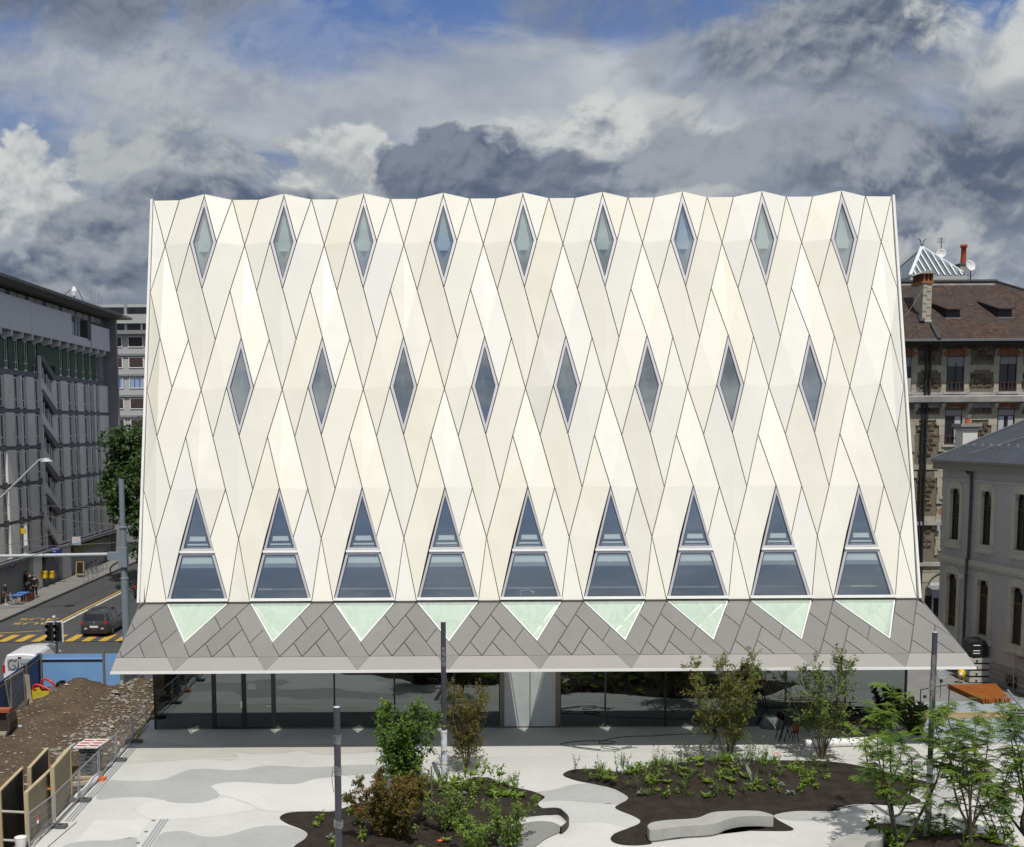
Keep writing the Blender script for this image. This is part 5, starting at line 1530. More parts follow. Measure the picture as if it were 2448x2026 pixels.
    for sx in (-1, 1):
        i = len(T); lowz = .12 if not bare else .52
        T += [((sx * .10, 0, .84), .105), ((sx * .115, .01, .52), .078), ((sx * .12, -.005, lowz - (.0 if not bare else .06)), .062 if not bare else .085)]
        Et += [(0, i), (i, i + 1), (i + 1, i + 2)]
    skinned('trousers' if not bare else 'shorts', T, Et, legs_m, t)
    for sx in (-1, 1):
        sh = MB(); sh.prism([(sx * .12 - .05, -.09, .0), (sx * .12 + .05, -.09, .0), (sx * .14 + .05, .16, .0), (sx * .14 - .04, .16, .0)], (0, 0, .075))
        o = bpy.data.objects.new('shoe', sh.mesh('shoe', M_black if not bare else mat('white_shoe', (.6, .6, .6), .6))); COL.objects.link(o); o.parent = t
    return t
M_coat = mat('black_jacket', (.012, .012, .013), .8, .2); M_trou = mat('black_trousers', (.012, .012, .015), .85, .2)
M_khaki = mat('khaki_shorts', (.12, .09, .05), .85, .15)
g = G(84, 1430, .12); person('grey haired man in a black jacket seen from behind by the cafe tables', (g.x, g.y, .12), R(18), M_coat, M_trou, M_hair, 1.78)
g = G(73, 1421, .12); person('person in dark clothes facing the grey haired man by the shop front', (g.x, g.y, .12), R(195), M_coat, M_trou, M_hairb, 1.74, arms=(.6, 0))
g = G(64, 1417, .12); person('slim person in black standing close to the shop window', (g.x, g.y, .12), R(100), M_coat, M_trou, M_hairb, 1.74)
g = G(14, 1446, .12); person('person in a dark jacket, shorts and white shoes at the left picture edge', (g.x, g.y, .12), R(-60), M_coat, M_khaki, M_hairb, 1.72, bare=True)

# ================================================================== grey villa on the right
M_vwall = mat('villa_render', (.44, .43, .435), .9, .06, .7, bump=.25, bscale=60)
M_vstone = mat('villa_stone', (.50, .48, .41), .85, .10, 2, bump=.15)
M_vplinth = mat('villa_plinth', (.30, .29, .265), .9, .15, 1.2, bump=.3)
M_slate_r = mat('slate_roof', (.055, .062, .078), .55, .2, 1.2, bump=.2)
M_brown = mat('brown_window', (.045, .022, .013), .5, .15)
V0 = Vector((26.67, 62.84, 0)); VD = Vector((.148, -.989, 0)); VO = Vector((-.989, -.148, 0))
def V(t_, o_, z): return V0 + VD * t_ + VO * o_ + Vector((0, 0, z))
def vbox(mb, t0, t1, o0, o1, z0, z1):
    return mb.prism([V(t0, o0, z0), V(t1, o0, z0), V(t1, o1, z0), V(t0, o1, z0)], (0, 0, z1 - z0))
villa = thing('grey_villa', 'grey rendered villa with arched stone window surrounds and a slate hip roof', 'building', tuple(V(5, -5, 0)))
TL = 22.0
wins_v = [1.21, 3.96, 6.72, 9.45, 12.2, 15.0]
# wall with real openings: strips between, below and above the windows
mb = MB()
lv = [(6.9, 9.62, .47), (2.28, 5.10, .50)]
for zlo, zhi, rows in ((1.05, 5.75, lv[1]), (5.75, 10.6, lv[0])):
    e = -.0
    for wc in wins_v + [None]:
        nxt_ = TL if wc is None else wc - rows[2]
        vbox(mb, e, nxt_, 0, -.35, zlo, zhi)
        if wc is None: break
        vbox(mb, wc - rows[2], wc + rows[2], 0, -.35, zlo, rows[0] if zlo < 2 or True else zlo)
        vbox(mb, wc - rows[2], wc + rows[2], 0, -.35, rows[1], zhi)
        e = wc + rows[2]
mb.build('wall', M_vwall, villa, fix=True)
b = MB(); vbox(b, -.0, .35, -.35, -14, 1.05, 10.6); vbox(b, 1, TL, -.9, -1.1, 0, 10.6); b.build('end_wall', M_vwall, villa, fix=True)
for k in range(4):
    e0 = 0.0
    b = MB(); vbox(b, -.05, TL, .08 - .004 * k, -.3, .02 + k * .26, .02 + k * .26 + .245); b.build('plinth_course', M_vplinth, villa, fix=True)
b = MB(); vbox(b, -.12, TL, .14, .005, 5.74, 6.02); b.build('string_course', M_vstone, villa, fix=True)
b = MB(); vbox(b, -.06, TL, .07, .005, 5.60, 5.735); b.build('string_course', M_vstone, villa, fix=True)
b = MB(); vbox(b, -.05, TL, .06, .005, 10.02, 10.16); b.build('string_course', M_vwall, villa, fix=True)
for wc in wins_v:
    for zlo, zhi, hw in lv:
        door = zlo < 3 and wc < 2
        zb = 1.1 if door else zlo
        o = MB()
        n_ = 10
        def arch(r_, rise): return [(wc + hw * r_ * math.cos(R(180 - 180 * k / n_)), zhi - .12 + rise * math.sin(R(180 - 180 * k / n_))) for k in range(n_ + 1)]
        outer = [(wc - hw * 1.45, zb - .02)] + [(wc - hw * 1.45, zhi - .25)] + arch(1.45, .56) + [(wc + hw * 1.45, zhi - .25), (wc + hw * 1.45, zb - .02)]
        inner = [(wc - hw * .92, zb - .02)] + [(wc - hw * .92, zhi - .25)] + arch(.86, .12) + [(wc + hw * .92, zhi - .25), (wc + hw * .92, zb - .02)]
        q_ = [[V(t_, .05, z) for t_, z in ring] for ring in (outer, inner)]
        for k in range(len(outer) - 1):
            a, c, d, f_ = q_[0][k], q_[0][k + 1], q_[1][k + 1], q_[1][k]
            o.poly([a, c, d, f_]); o.poly([a - VO * .05, c - VO * .05, c, a]); o.poly([f_, d, d - VO * .33, f_ - VO * .33])
        nm = o.build('window_surround', M_vstone, villa, fix=True)
        b = MB(); vbox(b, wc - hw * 1.52, wc + hw * 1.52, .13, -.02, zb - .42, zb - .16); vbox(b, wc - hw * 1.35, wc + hw * 1.35, .09, -.02, zb - .16, zb); b.build('sill', M_vstone, nm, fix=True)
        b = MB()
        for s in (-1, 1): b.prism([V(wc + s * hw * .55, .06, zhi - .16), V(wc + s * hw * .85, .06, zhi - .3), V(wc + s * hw * .95, .06, zhi - .05), V(wc + s * hw * .5, .06, zhi + .04)], -VO * .12)
        b.build('scroll_ornament', M_vplinth, nm, fix=True)
        fr = MB().ring([V(wc - hw * .92, -.13, zb), V(wc + hw * .92, -.13, zb), V(wc + hw * .92, -.13, zhi), V(wc - hw * .92, -.13, zhi)], [V(wc - hw * .80, -.13, zb + .09), V(wc + hw * .80, -.13, zb + .09), V(wc + hw * .80, -.13, zhi - .1), V(wc - hw * .80, -.13, zhi - .1)], -VO * .07)
        fr.bar(V(wc - hw * .8, -.15, zb + (zhi - zb) * (.42 if wc < 2 else .72)), V(wc + hw * .8, -.15, zb + (zhi - zb) * (.42 if wc < 2 else .72)), .10)
        fr.bar(V(wc, -.15, zb), V(wc, -.15, zb + (zhi - zb) * .7), .05)
        w_ = fr.build('window', M_brown if zlo > 3 else mat('yellow_brown', (.13, .065, .012), .5), villa, fix=True)
        pn = MB(); pn.poly([V(wc - hw * .9, -.17, zb), V(wc + hw * .9, -.17, zb), V(wc + hw * .9, -.17, zhi), V(wc - hw * .9, -.17, zhi)]); pn.build('pane', M_pane, w_)
        cu = MB(); vbox(cu, wc + hw * .15, wc + hw * .8, -.160, -.166, zb, zb + (zhi - zb) * .7); cu.build('curtain', mat('curtain_grey', (.16, .16, .15), .9), w_, fix=True)
# eaves and roof
OV = .50
b = MB(); b.prism([V(-.42, OV, 10.98), V(TL, OV, 10.98), V(TL, -12, 10.98), V(-.42, -12, 10.98)], (0, 0, .10)); b.build('gutter_board', M_vplinth, villa, fix=True)
b = MB(); b.prism([V(-.34, OV - .08, 10.60), V(TL, OV - .1, 10.60), V(TL, -12, 10.60), V(-.34, -12, 10.60)], (0, 0, .37)); b.build('eaves_soffit', mat('eaves_paint', (.22, .215, .19), .8, .06), villa, fix=True)
SL = .64; RD = 8.0
b = MB()
b.poly([V(-.47, OV + .06, 11.085), V(TL, OV + .06, 11.085), V(TL, OV - RD, 11.085 + SL * RD), V(-.47 + RD, OV - RD, 11.085 + SL * RD)])
b.poly([V(-.47, OV + .06, 11.085), V(-.47 + RD, OV - RD, 11.085 + SL * RD), V(-.47, OV - 2 * RD, 11.085)])
b.build('roof', M_slate_r, villa)
cs = MB()
for k in range(1, 46):
    o_ = OV - k * .17; z = 11.09 + SL * k * .17
    cs.poly([V(-.47 + k * .17, o_, z), V(TL, o_, z), V(TL, o_ + .17, z - SL * .17 + .022), V(-.47 + (k - 1) * .17, o_ + .17, z - SL * .17 + .022)])
o = cs.build('slate_course', M_slate_r, villa); o['kind'] = 'stuff'
hp = MB(); hp.bar(V(-.5, OV + .04, 11.12), V(-.47 + RD, OV - RD, 11.12 + SL * RD), .14, .06); hp.build('hip_flashing', mat('zinc_flashing', (.36, .38, .40), .4, metal=.5), villa)
MB().bar(V(2.6, .2, 11.5), V(8.4, OV - 3.9, 11.15 + SL * 3.9), .03, .03).build('lightning_wire', M_steel, villa)
hk = MB(); hk.tube([(0, 0, 0), (-.1, 0, .12), (-.02, 0, .2), (.03, 0, .13)], .018, 5); hkm = hk.mesh('snow_hook', M_steel)
for k in range(22): inst(hkm, 'snow_hook', villa, V(1.2 + k * .72, OV - 1.05, 11.12 + SL * 1.05))
ch = V(-1.9, -2.6, 0)
dn = MB(); dn.tube(spline([V(2.35, OV - .15, 10.95), V(2.42, OV - .25, 10.65), V(2.68, .25, 10.45), V(2.74, .12, 10.2), V(2.74, .12, 6.0)], 5), .075, 8); dn.tube([V(2.74, .2, 6.1), V(2.74, .2, 2.4)], .075, 8)
dn.build('downpipe', mat('pipe_slate', (.055, .05, .058), .5, .1), villa, smooth=True)
MB().tube([V(2.74, .2, 2.4), V(2.74, .2, .1)], .08, 8).build('downpipe_foot', mat('pipe_rust', (.09, .05, .04), .6, .2), villa)
for z in (9.2, 7.4, 5.2, 3.4): MB().tube([V(2.74, .1 if z > 6 else .18, z), V(2.74, .1 if z > 6 else .18, z + .05)], .095, 8).build('pipe_bracket', M_black, villa)
b = MB(); vbox(b, 2.35, 2.62, .35, .15, 5.02, 5.26); b.build('floodlight', mat('flood_white', (.55, .55, .56), .4), villa, fix=True)
b = MB(); vbox(b, 6.2, 7.1, .09, .06, .18, .75); o = b.build('cellar_window', M_pane, villa, fix=True)

# ================================================================== brown stone building behind
YW = 75.0
sx = lambda px, py=1000: P(px, py, YW).x
sz = lambda py, px=2300: P(px, py, YW).z
M_lime = mat('limestone', (.43, .395, .31), .85, .10, 1.5, bump=.25, c2=(.32, .295, .23), rand=.10)
M_cornw = mat('cornice_weathered', (.44, .43, .40), .85, .2, 1.2, bump=.2, c2=(.24, .235, .22))
M_stone = mat('brown_stone', (.20, .145, .092), .9, .35, 5.5, bump=1.6, bscale=12, c2=(.075, .056, .040), rand=.42)
M_mortar = mat('mortar', (.17, .145, .11), .95, .2, 3)
M_brick = mat('arch_brick', (.30, .12, .055), .85, .2, 4, rand=.2)
M_tile = mat('clay_tile', (.10, .055, .04), .85, .3, 1.5, bump=.4, bscale=14)
t = NT(M_tile.node_tree); b_ = M_tile.node_tree.nodes['Principled BSDF']
pos = t.n('ShaderNodeNewGeometry').outputs['Position']
bt = t.n('ShaderNodeTexBrick'); sp = t.n('ShaderNodeSeparateXYZ'); t.l.new(pos, sp.inputs[0])
cb = t.n('ShaderNodeCombineXYZ'); t.l.new(sp.outputs[0], cb.inputs[0]); t.l.new(t.m('MULTIPLY', sp.outputs[2], 1.4), cb.inputs[1])
t.l.new(cb.outputs[0], bt.inputs[0])
bt.inputs['Scale'].default_value = 1.0; bt.inputs['Brick Width'].default_value = .20; bt.inputs['Row Height'].default_value = .17; bt.inputs['Mortar Size'].default_value = .012; bt.inputs['Bias'].default_value = -.25
bt.inputs['Color1'].default_value = (.036, .022, .018, 1); bt.inputs['Color2'].default_value = (.115, .055, .032, 1); bt.inputs['Mortar'].default_value = (.022, .016, .014, 1)
fl_ = t.ss(t.noise(t.mapv(cb.outputs[0], (1, 2.2, 1)), 2.2, 6, .7), .60, .75)
cc = t.mix(t.m('MULTIPLY', t.ss(t.noise(pos, .55, 5, .6), .4, .65), .55), bt.outputs[0], (.042, .036, .032))
t.l.new(t.mix(t.m('MULTIPLY', fl_, .4), cc, (.17, .105, .065)), b_.inputs['Base Color'])
stoneb = thing('stone_building', 'brown rubble stone building with pale limestone bands, tiled roof and a glass pyramid skylight', 'building', (34, 79, 0))
SX0, SX1 = 26.0, 46.0
b = MB(); b.box(SX0, SX1, YW, YW + 12, 0, 18.1); b.build('wall', M_mortar, stoneb)
wcx = [28.98, 32.33, 35.66, 38.98, 42.3]
sills = [15.03, 11.70, 8.37, 5.04]
def free(x0, x1, z0, z1):
    """is this bit of wall clear of windows and bands?"""
    for wx in wcx:
        if x1 > wx - .93 and x0 < wx + .93:
            for s_ in sills:
                if z1 > s_ - .55 and z0 < s_ + 2.55: return False
    return True
bandz = [(14.05, 14.95), (13.2, 13.62), (10.1, 10.75), (16.35, 16.75), (6.75, 7.35), (9.65, 9.9), (3.55, 4.15)]
sb = MB(); sb.prism([(-.5, -.10, -.5), (.5, -.10, -.5), (.5, -.10, .5), (-.5, -.10, .5)], (0, .12, 0)); 
sb = MB(); i0 = 0
sb.v = [(-.5, .02, -.5), (.5, .02, -.5), (.5, .02, .5), (-.5, .02, .5), (-.46, -.05, -.44), (.45, -.04, -.45), (.46, -.055, .44), (-.45, -.045, .45), (.02, -.085, .03)]
sb.f = [(0, 1, 5, 4), (1, 2, 6, 5), (2, 3, 7, 6), (3, 0, 4, 7), (4, 5, 8), (5, 6, 8), (6, 7, 8), (7, 4, 8)]; sb.mi = [0] * 8
stmesh = sb.mesh('stone', M_stone)
nst = 0; z = 4.2; row = 0; extra = MB()
while z < 18.0:
    hh = rnd.choice((.27, .31, .36))
    x = 28.3 + rnd.random() * .3
    while x < 37.2:
        ww = rnd.uniform(.30, .58)
        if free(x, x + ww, z, z + hh) and not any(z + hh > a and z < c for a, c in bandz):
            vis = z > 5 and (x < 30.9 or z > 10.0 + (x - 31.5) * .52)
            if vis and nst < 296:
                o = inst(stmesh, 'stone', stoneb, (x + ww / 2, YW, z + hh / 2)); o.scale = (ww - .03, 1 + rnd.random() * .5, hh - .03); nst += 1
                if rnd.random() < .5: o.scale.x *= -1; 
        x += ww
    z += hh
def lime(x0, x1, z0, z1, d=.09, nm='limestone_block', m_=None): return MB().box(x0, x1, YW - d, YW + .02, z0, z1).build(nm, m_ or M_lime, stoneb)
for z0, z1 in ((13.24, 13.60), (10.1, 10.42), (16.38, 16.72), (6.8, 7.1)):
    x = 26.0
    while x < 45:
        w_ = rnd.uniform(.9, 1.5)
        e = [x, x + w_ - .02]
        for wx in wcx:
            if e[1] > wx - .58 and e[0] < wx + .58:
                if e[0] < wx - .58: e[1] = wx - .58
                else: e[0] = wx + .58
        if e[1] - e[0] > .15: lime(e[0], e[1], z0, z1, .07)
        x += w_
# window bays
bm_ = MB(); bm_.box(-.055, .055, -.10, .02, 0, .34); bkmesh = bm_.mesh('arch_brick', M_brick)
for wx in wcx:
    for fi, s_ in enumerate(sills):
        top = s_ + 2.12
        for side in (-1, 1):
            zz = s_ - .45; k = 0
            while zz < top + .2:
                hh = .42 if k % 2 else .62
                wd = .56 if k == 3 else (.30 if k % 2 else .35)
                a, c = wx + side * .57, wx + side * (.57 + wd)
                lime(min(a, c), max(a, c), zz, zz + hh - .015, .085 + .004 * (k % 2)); zz += hh; k += 1
        lime(wx - .72, wx + .72, s_ - .16, s_ - .005, .17, 'window_sill', M_cornw)
        lime(wx - .56, wx + .56, s_ - .5, s_ - .165, .05)
        for k in range(11):
            a = R(62 + k * 5.6)
            o = inst(bkmesh, 'arch_brick', stoneb, (wx + 1.35 * math.cos(a), YW, top - 1.05 + 1.30 * math.sin(a))); o.rotation_euler.y = math.pi / 2 - a
            o.scale = (1.12, 1, 1)
        # opening: reveal box set into the wall face
        w_ = MB().ring([(wx - .57, YW - .03, s_), (wx + .57, YW - .03, s_), (wx + .57, YW - .03, top + .1), (wx - .57, YW - .03, top + .1)], [(wx - .49, YW - .03, s_ + .06), (wx + .49, YW - .03, s_ + .06), (wx + .49, YW - .03, top), (wx - .49, YW - .03, top)], (0, .02, 0))
        w_.bar((wx + .02, YW - .025, s_), (wx + .02, YW - .025, top - .35), .07)
        w_ = w_.build('window', M_brown, stoneb, fix=True)
        MB().box(wx - .5, wx + .5, YW - .012, YW - .004, s_ + .03, top + .05).build('pane', M_pane, w_)
        bh = .30 if fi == 1 else (.52 if wx < 33 else .38)
        MB().box(wx - .5, wx + .5, YW - .04, YW - .018, top - bh, top + .06).build('roller_blind', mat('blind_grey', (.27, .27, .27), .8, .05), w_)
        if fi == 1:
            for a, c in ((.08, .46),) if wx < 33 else ((-.46, -.12), (.14, .46)):
                b = MB()
                for q in range(5):
                    x0 = wx + a + (c - a) * q / 5
                    b.box(x0, x0 + (c - a) / 5 * .8, YW - .022 - .006 * (q % 2), YW - .0135, s_ + .05, top - .35)
                b.build('curtain', mat('curtain_white', (.52, .54, .56), .9), w_)
        rl = MB()
        for z_ in (.06, .58): rl.bar((wx - .55, YW - .13, s_ + z_), (wx + .55, YW - .13, s_ + z_), .05, .04)
        for q in range(5): rl.bar((wx - .5 + q * .25, YW - .13, s_ + .06), (wx - .5 + q * .25, YW - .13, s_ + .58), .03)
        rl.build('railing', mat('rail_brown', (.10, .05, .035), .6), w_)
        MB().bar((wx + .53, YW - .12, s_ + .5), (wx + .53, YW - .12, top), .025).build('blind_guide', M_steel, w_)
# big cornice with consoles
b = MB(); b.prism([(28.9, YW, 14.30), (28.9, YW - .65, 14.38), (28.9, YW - .70, 14.72), (28.9, YW, 14.82)], (17, 0, 0)); b.build('cornice', M_cornw, stoneb, fix=True)
x = 29.3
lime(28.9, 45, 14.83, 15.0, .10, 'limestone_band', M_cornw)
lime(28.9, 45, 14.02, 14.29, .05, 'limestone_band', M_cornw)
for wx in wcx:
    for s in (-1, 1):
        MB().prism([(wx + s * .83 - .12, YW, 13.68), (wx + s * .83 - .12, YW - .18, 13.78), (wx + s * .83 - .12, YW - .5, 14.1), (wx + s * .83 - .12, YW - .5, 14.30), (wx + s * .83 - .12, YW, 14.30)], (.24, 0, 0)).build('console', M_cornw, stoneb, fix=True)
MB().box(29.0, 29.42, YW - .3, YW, 14.85, 15.9).build('corner_block', mat('grey_block', (.36, .36, .35), .8), stoneb)
# lower floors, cafe front
b = MB(); b.box(SX0, SX1, YW - .12, YW, 0, 3.5)
b.build('base_wall', M_lime, stoneb)
for k in range(5):
    lime(30.6 + k * 1.05, 31.63 + k * 1.05, 2.85, 3.48, .15); lime(30.1 + k * 1.05, 31.13 + k * 1.05, 3.52, 3.9, .15)
lime(26, 45, 3.91, 4.14, .30, 'limestone_band', M_cornw)
lime(26, 45, 6.55, 6.78, .26, 'limestone_band', M_cornw)
for s in (-1, 1): MB().box(32.33 + s * .8 - .1, 32.33 + s * .8 + .1, YW - .3, YW, 6.2, 6.54).build('console', M_cornw, stoneb)
n_ = 12
ar = [(32.9 + 1.75 * math.cos(R(180 - 180 * k / n_)), YW - .14, 2.62 + .92 * math.sin(R(180 - 180 * k / n_))) for k in range(n_ + 1)]
MB().prism(ar, (0, .03, 0)).build('arched_blind', mat('arch_white', (.62, .63, .63), .7), stoneb, fix=True)
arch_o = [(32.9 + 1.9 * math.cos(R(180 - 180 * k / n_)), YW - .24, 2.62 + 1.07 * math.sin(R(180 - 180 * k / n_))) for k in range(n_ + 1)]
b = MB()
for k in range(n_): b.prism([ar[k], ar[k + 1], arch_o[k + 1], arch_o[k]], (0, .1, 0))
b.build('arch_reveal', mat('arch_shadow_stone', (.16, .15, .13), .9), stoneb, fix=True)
awn = thing('cafe_awning', 'dark blue grey awning fascia with pale letters above the cafe door', 'awning', (32.6, 74.3, 2.0))
b = MB(); b.prism([(30.9, YW - .2, 2.65), (30.9, YW - 1.1, 2.52), (30.9, YW - 1.1, 2.44), (30.9, YW - .2, 2.57)], (4, 0, 0)); b.build('awning_top', mat('awning_grey', (.18, .19, .20), .7), awn, fix=True)
MB().box(30.9, 34.9, YW - 1.14, YW - 1.1, 1.98, 2.50).build('fascia', mat('awning_navy', (.055, .065, .09), .6), awn)
text_part('CAFE', .34, mat('awning_letters', (.45, .47, .50), .6), awn, (32.55, YW - 1.40, 2.22), (R(90), 0, 0))
MB().box(30.9, 34.5, YW - .16, YW - .13, -.2, 1.95).build('cafe_glass', M_pane, stoneb)
for x in (31.35, 32.32, 33.4): MB().box(x - .05, x + .05, YW - .22, YW - .165, -.2, 1.95).build('cafe_mullion', mat('mullion_white', (.48, .48, .46), .5), stoneb)
MB().box(31.4, 34, YW - .20, YW - .165, .45, .62).build('counter', mat('counter_wood', (.30, .19, .08), .6), stoneb)
MB().box(31.4, 34, YW - .19, YW - .166, -.2, .2).build('counter_front', mat('counter_olive', (.12, .12, .08), .7), stoneb)
# pipes
for px, d in ((2203, 0), (2212, .0)):
    x = sx(px) + .12; MB().tube([(x, YW - .2, 18.1), (x, YW - .2, 14.85)], .085, 8).build('rain_pipe', M_black, stoneb)
    MB().tube([(x - .12, YW - .2, 14.3), (x - .12, YW - .2, .2)], .085, 8).build('rain_pipe', M_black, stoneb)
# roof
GZ = 18.25; RZ = 22.4; RY = YW + 4.6
b = MB(); b.prism([(SX0, YW - 1.40, GZ), (37.6 + 8.2, YW - 1.40, GZ), (36.3 + 0.6, RY, RZ), (SX0, RY, RZ)], (0, .12, -.1)); b.build('roof', M_tile, stoneb, fix=True)
b = MB(); b.poly([(45.8, YW - 1.40, GZ), (45.8, YW + 12, GZ), (36.9, RY, RZ)]); b.build('roof_hip', M_tile, stoneb)
MB().box(SX0, 45.8, YW - 1.50, YW - 1.37, GZ - .14, GZ + .02).build('gutter', mat('gutter_zinc', (.20, .20, .20), .5, metal=.4), stoneb)
MB().box(SX0, 45.8, YW - 1.37, YW, GZ - .3, GZ - .14).build('eaves_board', mat('eaves_black', (.03, .027, .024), .9), stoneb)
MB().tube([(SX0, RY, RZ + .06), (36.9, RY, RZ + .06)], .13, 8).build('ridge_cap', mat('ridge_black', (.04, .04, .042), .7), stoneb)
MB().box(SX0, 36.6, RY - .32, RY - .2, RZ - .34, RZ - .12).build('ridge_flashing', M_cornw, stoneb)
MB().bar((36.9, RY, RZ + .04), (45.8, YW - 1.35, GZ + .05), .25, .1).build('hip_cap', mat('ridge_black', (.04, .04, .042), .7), stoneb)
def on_roof(px, py):
    """point of the tiled slope seen at a pixel"""
    a, b_ = ray(px, py); m = (RZ - GZ) / (RY - YW + 1.40)
    y = (H - GZ + m * (YW - 1.40)) / (b_ + m)
    return Vector((a * y, y, H - b_ * y))
for (px, py, lb) in ((2262, 759, 1), (2386, 758, 2)):
    p = on_roof(px, py); q = on_roof(px + 33, py)
    w_ = q.x - p.x
    MB().box(p.x, q.x, p.y + .02, p.y + .10, p.z - .05, p.z + .48).build('dormer_opening', M_black, stoneb)
    MB().prism([(p.x - .1, p.y - .25, p.z + .46), (q.x + .1, p.y - .25, p.z + .46), (q.x - .05, p.y + 1.6, p.z + 1.12), (p.x - .72, p.y + 1.5, p.z + 1.10)], (0, 0, .07)).build('dormer_roof', M_tile, stoneb, fix=True)
    MB().prism([(p.x, p.y, p.z - .05), (p.x, p.y, p.z + .46), (p.x - .62, p.y + 1.5, p.z + 1.1)], (.03, 0, 0)).build('dormer_cheek', M_black, stoneb, fix=True)
    MB().bar((p.x - .1, p.y - .1, p.z - .08), (q.x + .1, p.y - .1, p.z - .08), .10, .1).build('dormer_sill', mat('gutter_zinc', (.20, .20, .20), .5), stoneb)
# chimneys
cp = on_roof(2214, 768)
chm = MB().box(cp.x - .26, cp.x + .30, cp.y, cp.y + 1.5, cp.z - .2, cp.z + 2.35); c_ = chm.build('chimney', M_lime, stoneb)
for k in range(9):
    MB().box(cp.x - .27 + .28 * (k % 2) * .9, cp.x - .01 + .29 * (k % 2), cp.y - .03, cp.y, cp.z + .1 + k * .25, cp.z + .33 + k * .25).build('chimney_stone', M_lime, c_)
MB().box(cp.x - .36, cp.x + .38, cp.y - .08, cp.y + 1.7, cp.z + 2.35, cp.z + 2.5).build('chimney_cap', M_brick, c_)
for s in (-.2, .05, .3): MB().box(cp.x + s - .05, cp.x + s + .05, cp.y - .02, cp.y + .1, cp.z + 2.5, cp.z + 2.95).build('chimney_pier', M_brick, c_)
MB().box(cp.x - .3, cp.x + .34, cp.y + .1, cp.y + 1.6, cp.z + 2.5, cp.z + 2.95).build('chimney_core', mat('chimney_dark_brick', (.10, .035, .015), .9), c_)
MB().prism([(cp.x - .5, cp.y - .2, cp.z + 2.95), (cp.x + .5, cp.y - .2, cp.z + 2.95), (cp.x, cp.y - .2, cp.z + 3.2)], (0, 2.0, 0)).build('chimney_lid', M_vplinth, c_, fix=True)
MB().prism([(cp.x - .30, cp.y - .06, cp.z - .25), (cp.x + .34, cp.y - .06, cp.z - .25), (cp.x + .34, cp.y - .06, cp.z + .05), (cp.x - .30, cp.y - .06, cp.z + .05)], (0, .05, 0)).build('chimney_flashing', mat('flash_pale', (.5, .52, .54), .4), c_, fix=True)
MB().bar(on_roof(2192, 730) + Vector((0, -.1, .05)), on_roof(2203, 772) + Vector((0, -.1, .05)), .3, .12).build('valley_flashing', mat('ridge_black', (.04, .04, .042), .7), stoneb)
MB().bar(on_roof(2225, 775) + Vector((0, -.1, .05)), on_roof(2244, 812) + Vector((0, -.1, .05)), .22, .12).build('valley_flashing', mat('ridge_black', (.04, .04, .042), .7), stoneb)
MB().bar(on_roof(2165, 757) + Vector((0, -.1, .05)), cp + Vector((-.1, 0, 2.3)), .03).build('stay', mat('stay_tan', (.3, .25, .18), .7), stoneb)
# glass pyramid skylight
pyY = RY + 3
apx = P(2204, 593, pyY); bR = P(2313, 660, pyY - 3); hwid = bR.x - apx.x
py_ = MB(); bl_ = Vector((apx.x - hwid, pyY - 3, bR.z)); br_ = Vector((bR.x, pyY - 3, bR.z)); bb = Vector((bR.x, pyY + 3, bR.z)); b4 = Vector((apx.x - hwid, pyY + 3, bR.z))
skyl = thing('pyramid_skylight', 'glass pyramid skylight with white ribs on the brown tiled roof', 'skylight', (apx.x, pyY, RZ))
M_skyg = mat('skylight_glass', (.13, .16, .165), .12, .15, .6, spec=.6)
for a, c in ((bl_, br_), (br_, bb), (bb, b4), (b4, bl_)):
    q = MB(); q.poly([a, c, apx]); q.build('glass_face', M_skyg, skyl, fix=True)
M_rib = mat('rib_white', (.66, .68, .70), .4)
for c in (bl_, br_, bb, b4): MB().bar(c + Vector((0, 0, .05)), apx + Vector((0, 0, .05)), .20, .14).build('hip_rib', M_rib, skyl)
for k in range(1, 10):
    a = bl_.lerp(br_, k / 10); t_ = abs(k / 10 - .5) * 2
    top_ = (bl_ if k < 5 else br_).lerp(apx, 1 - t_)
    MB().bar(a + Vector((0, -.05, .06)), top_ + Vector((0, -.05, .06)), .085, .06).build('glazing_bar', M_rib, skyl)
MB().box(bl_.x, br_.x, pyY - 3, pyY + 3, RZ - .6, bR.z - .32).build('kerb_wall', mat('kerb_dark', (.05, .05, .052), .7), skyl)
MB().box(bl_.x, br_.x, pyY - 3.02, pyY + 3, bR.z - .32, bR.z + .0).build('kerb_wall', M_apt, skyl)
q = MB(); 
for dx_ in (-.12, .12): q.tube([apx, apx + Vector((dx_, 0, .5)), apx + Vector((dx_ * 2.4, 0, .62))], .03, 5)
q.build('finial', M_black, skyl)
rcp = P(2302, 645, RY + 2)
t = thing('roof_chimney', 'chimney stack with a tall red clay pot beside the pyramid skylight', 'chimney', tuple(rcp))
MB().box(rcp.x - .32, rcp.x + .30, rcp.y - .3, rcp.y + .5, RZ - .5, rcp.z + .28).build('stack', M_vplinth, t)
MB().box(rcp.x - .40, rcp.x + .38, rcp.y - .36, rcp.y + .56, rcp.z + .28, rcp.z + .38).build('stack_cap', M_cornice, t)
MB().lathe((rcp.x, rcp.y, rcp.z + .38), [(.20, 0), (.17, .5), (.16, 1.05), (.22, 1.08), (.23, 1.28), (.15, 1.30), (.1, 1.2)], 14).build('clay_pot', mat('pot_red', (.33, .055, .025), .7, .1), t, smooth=True)
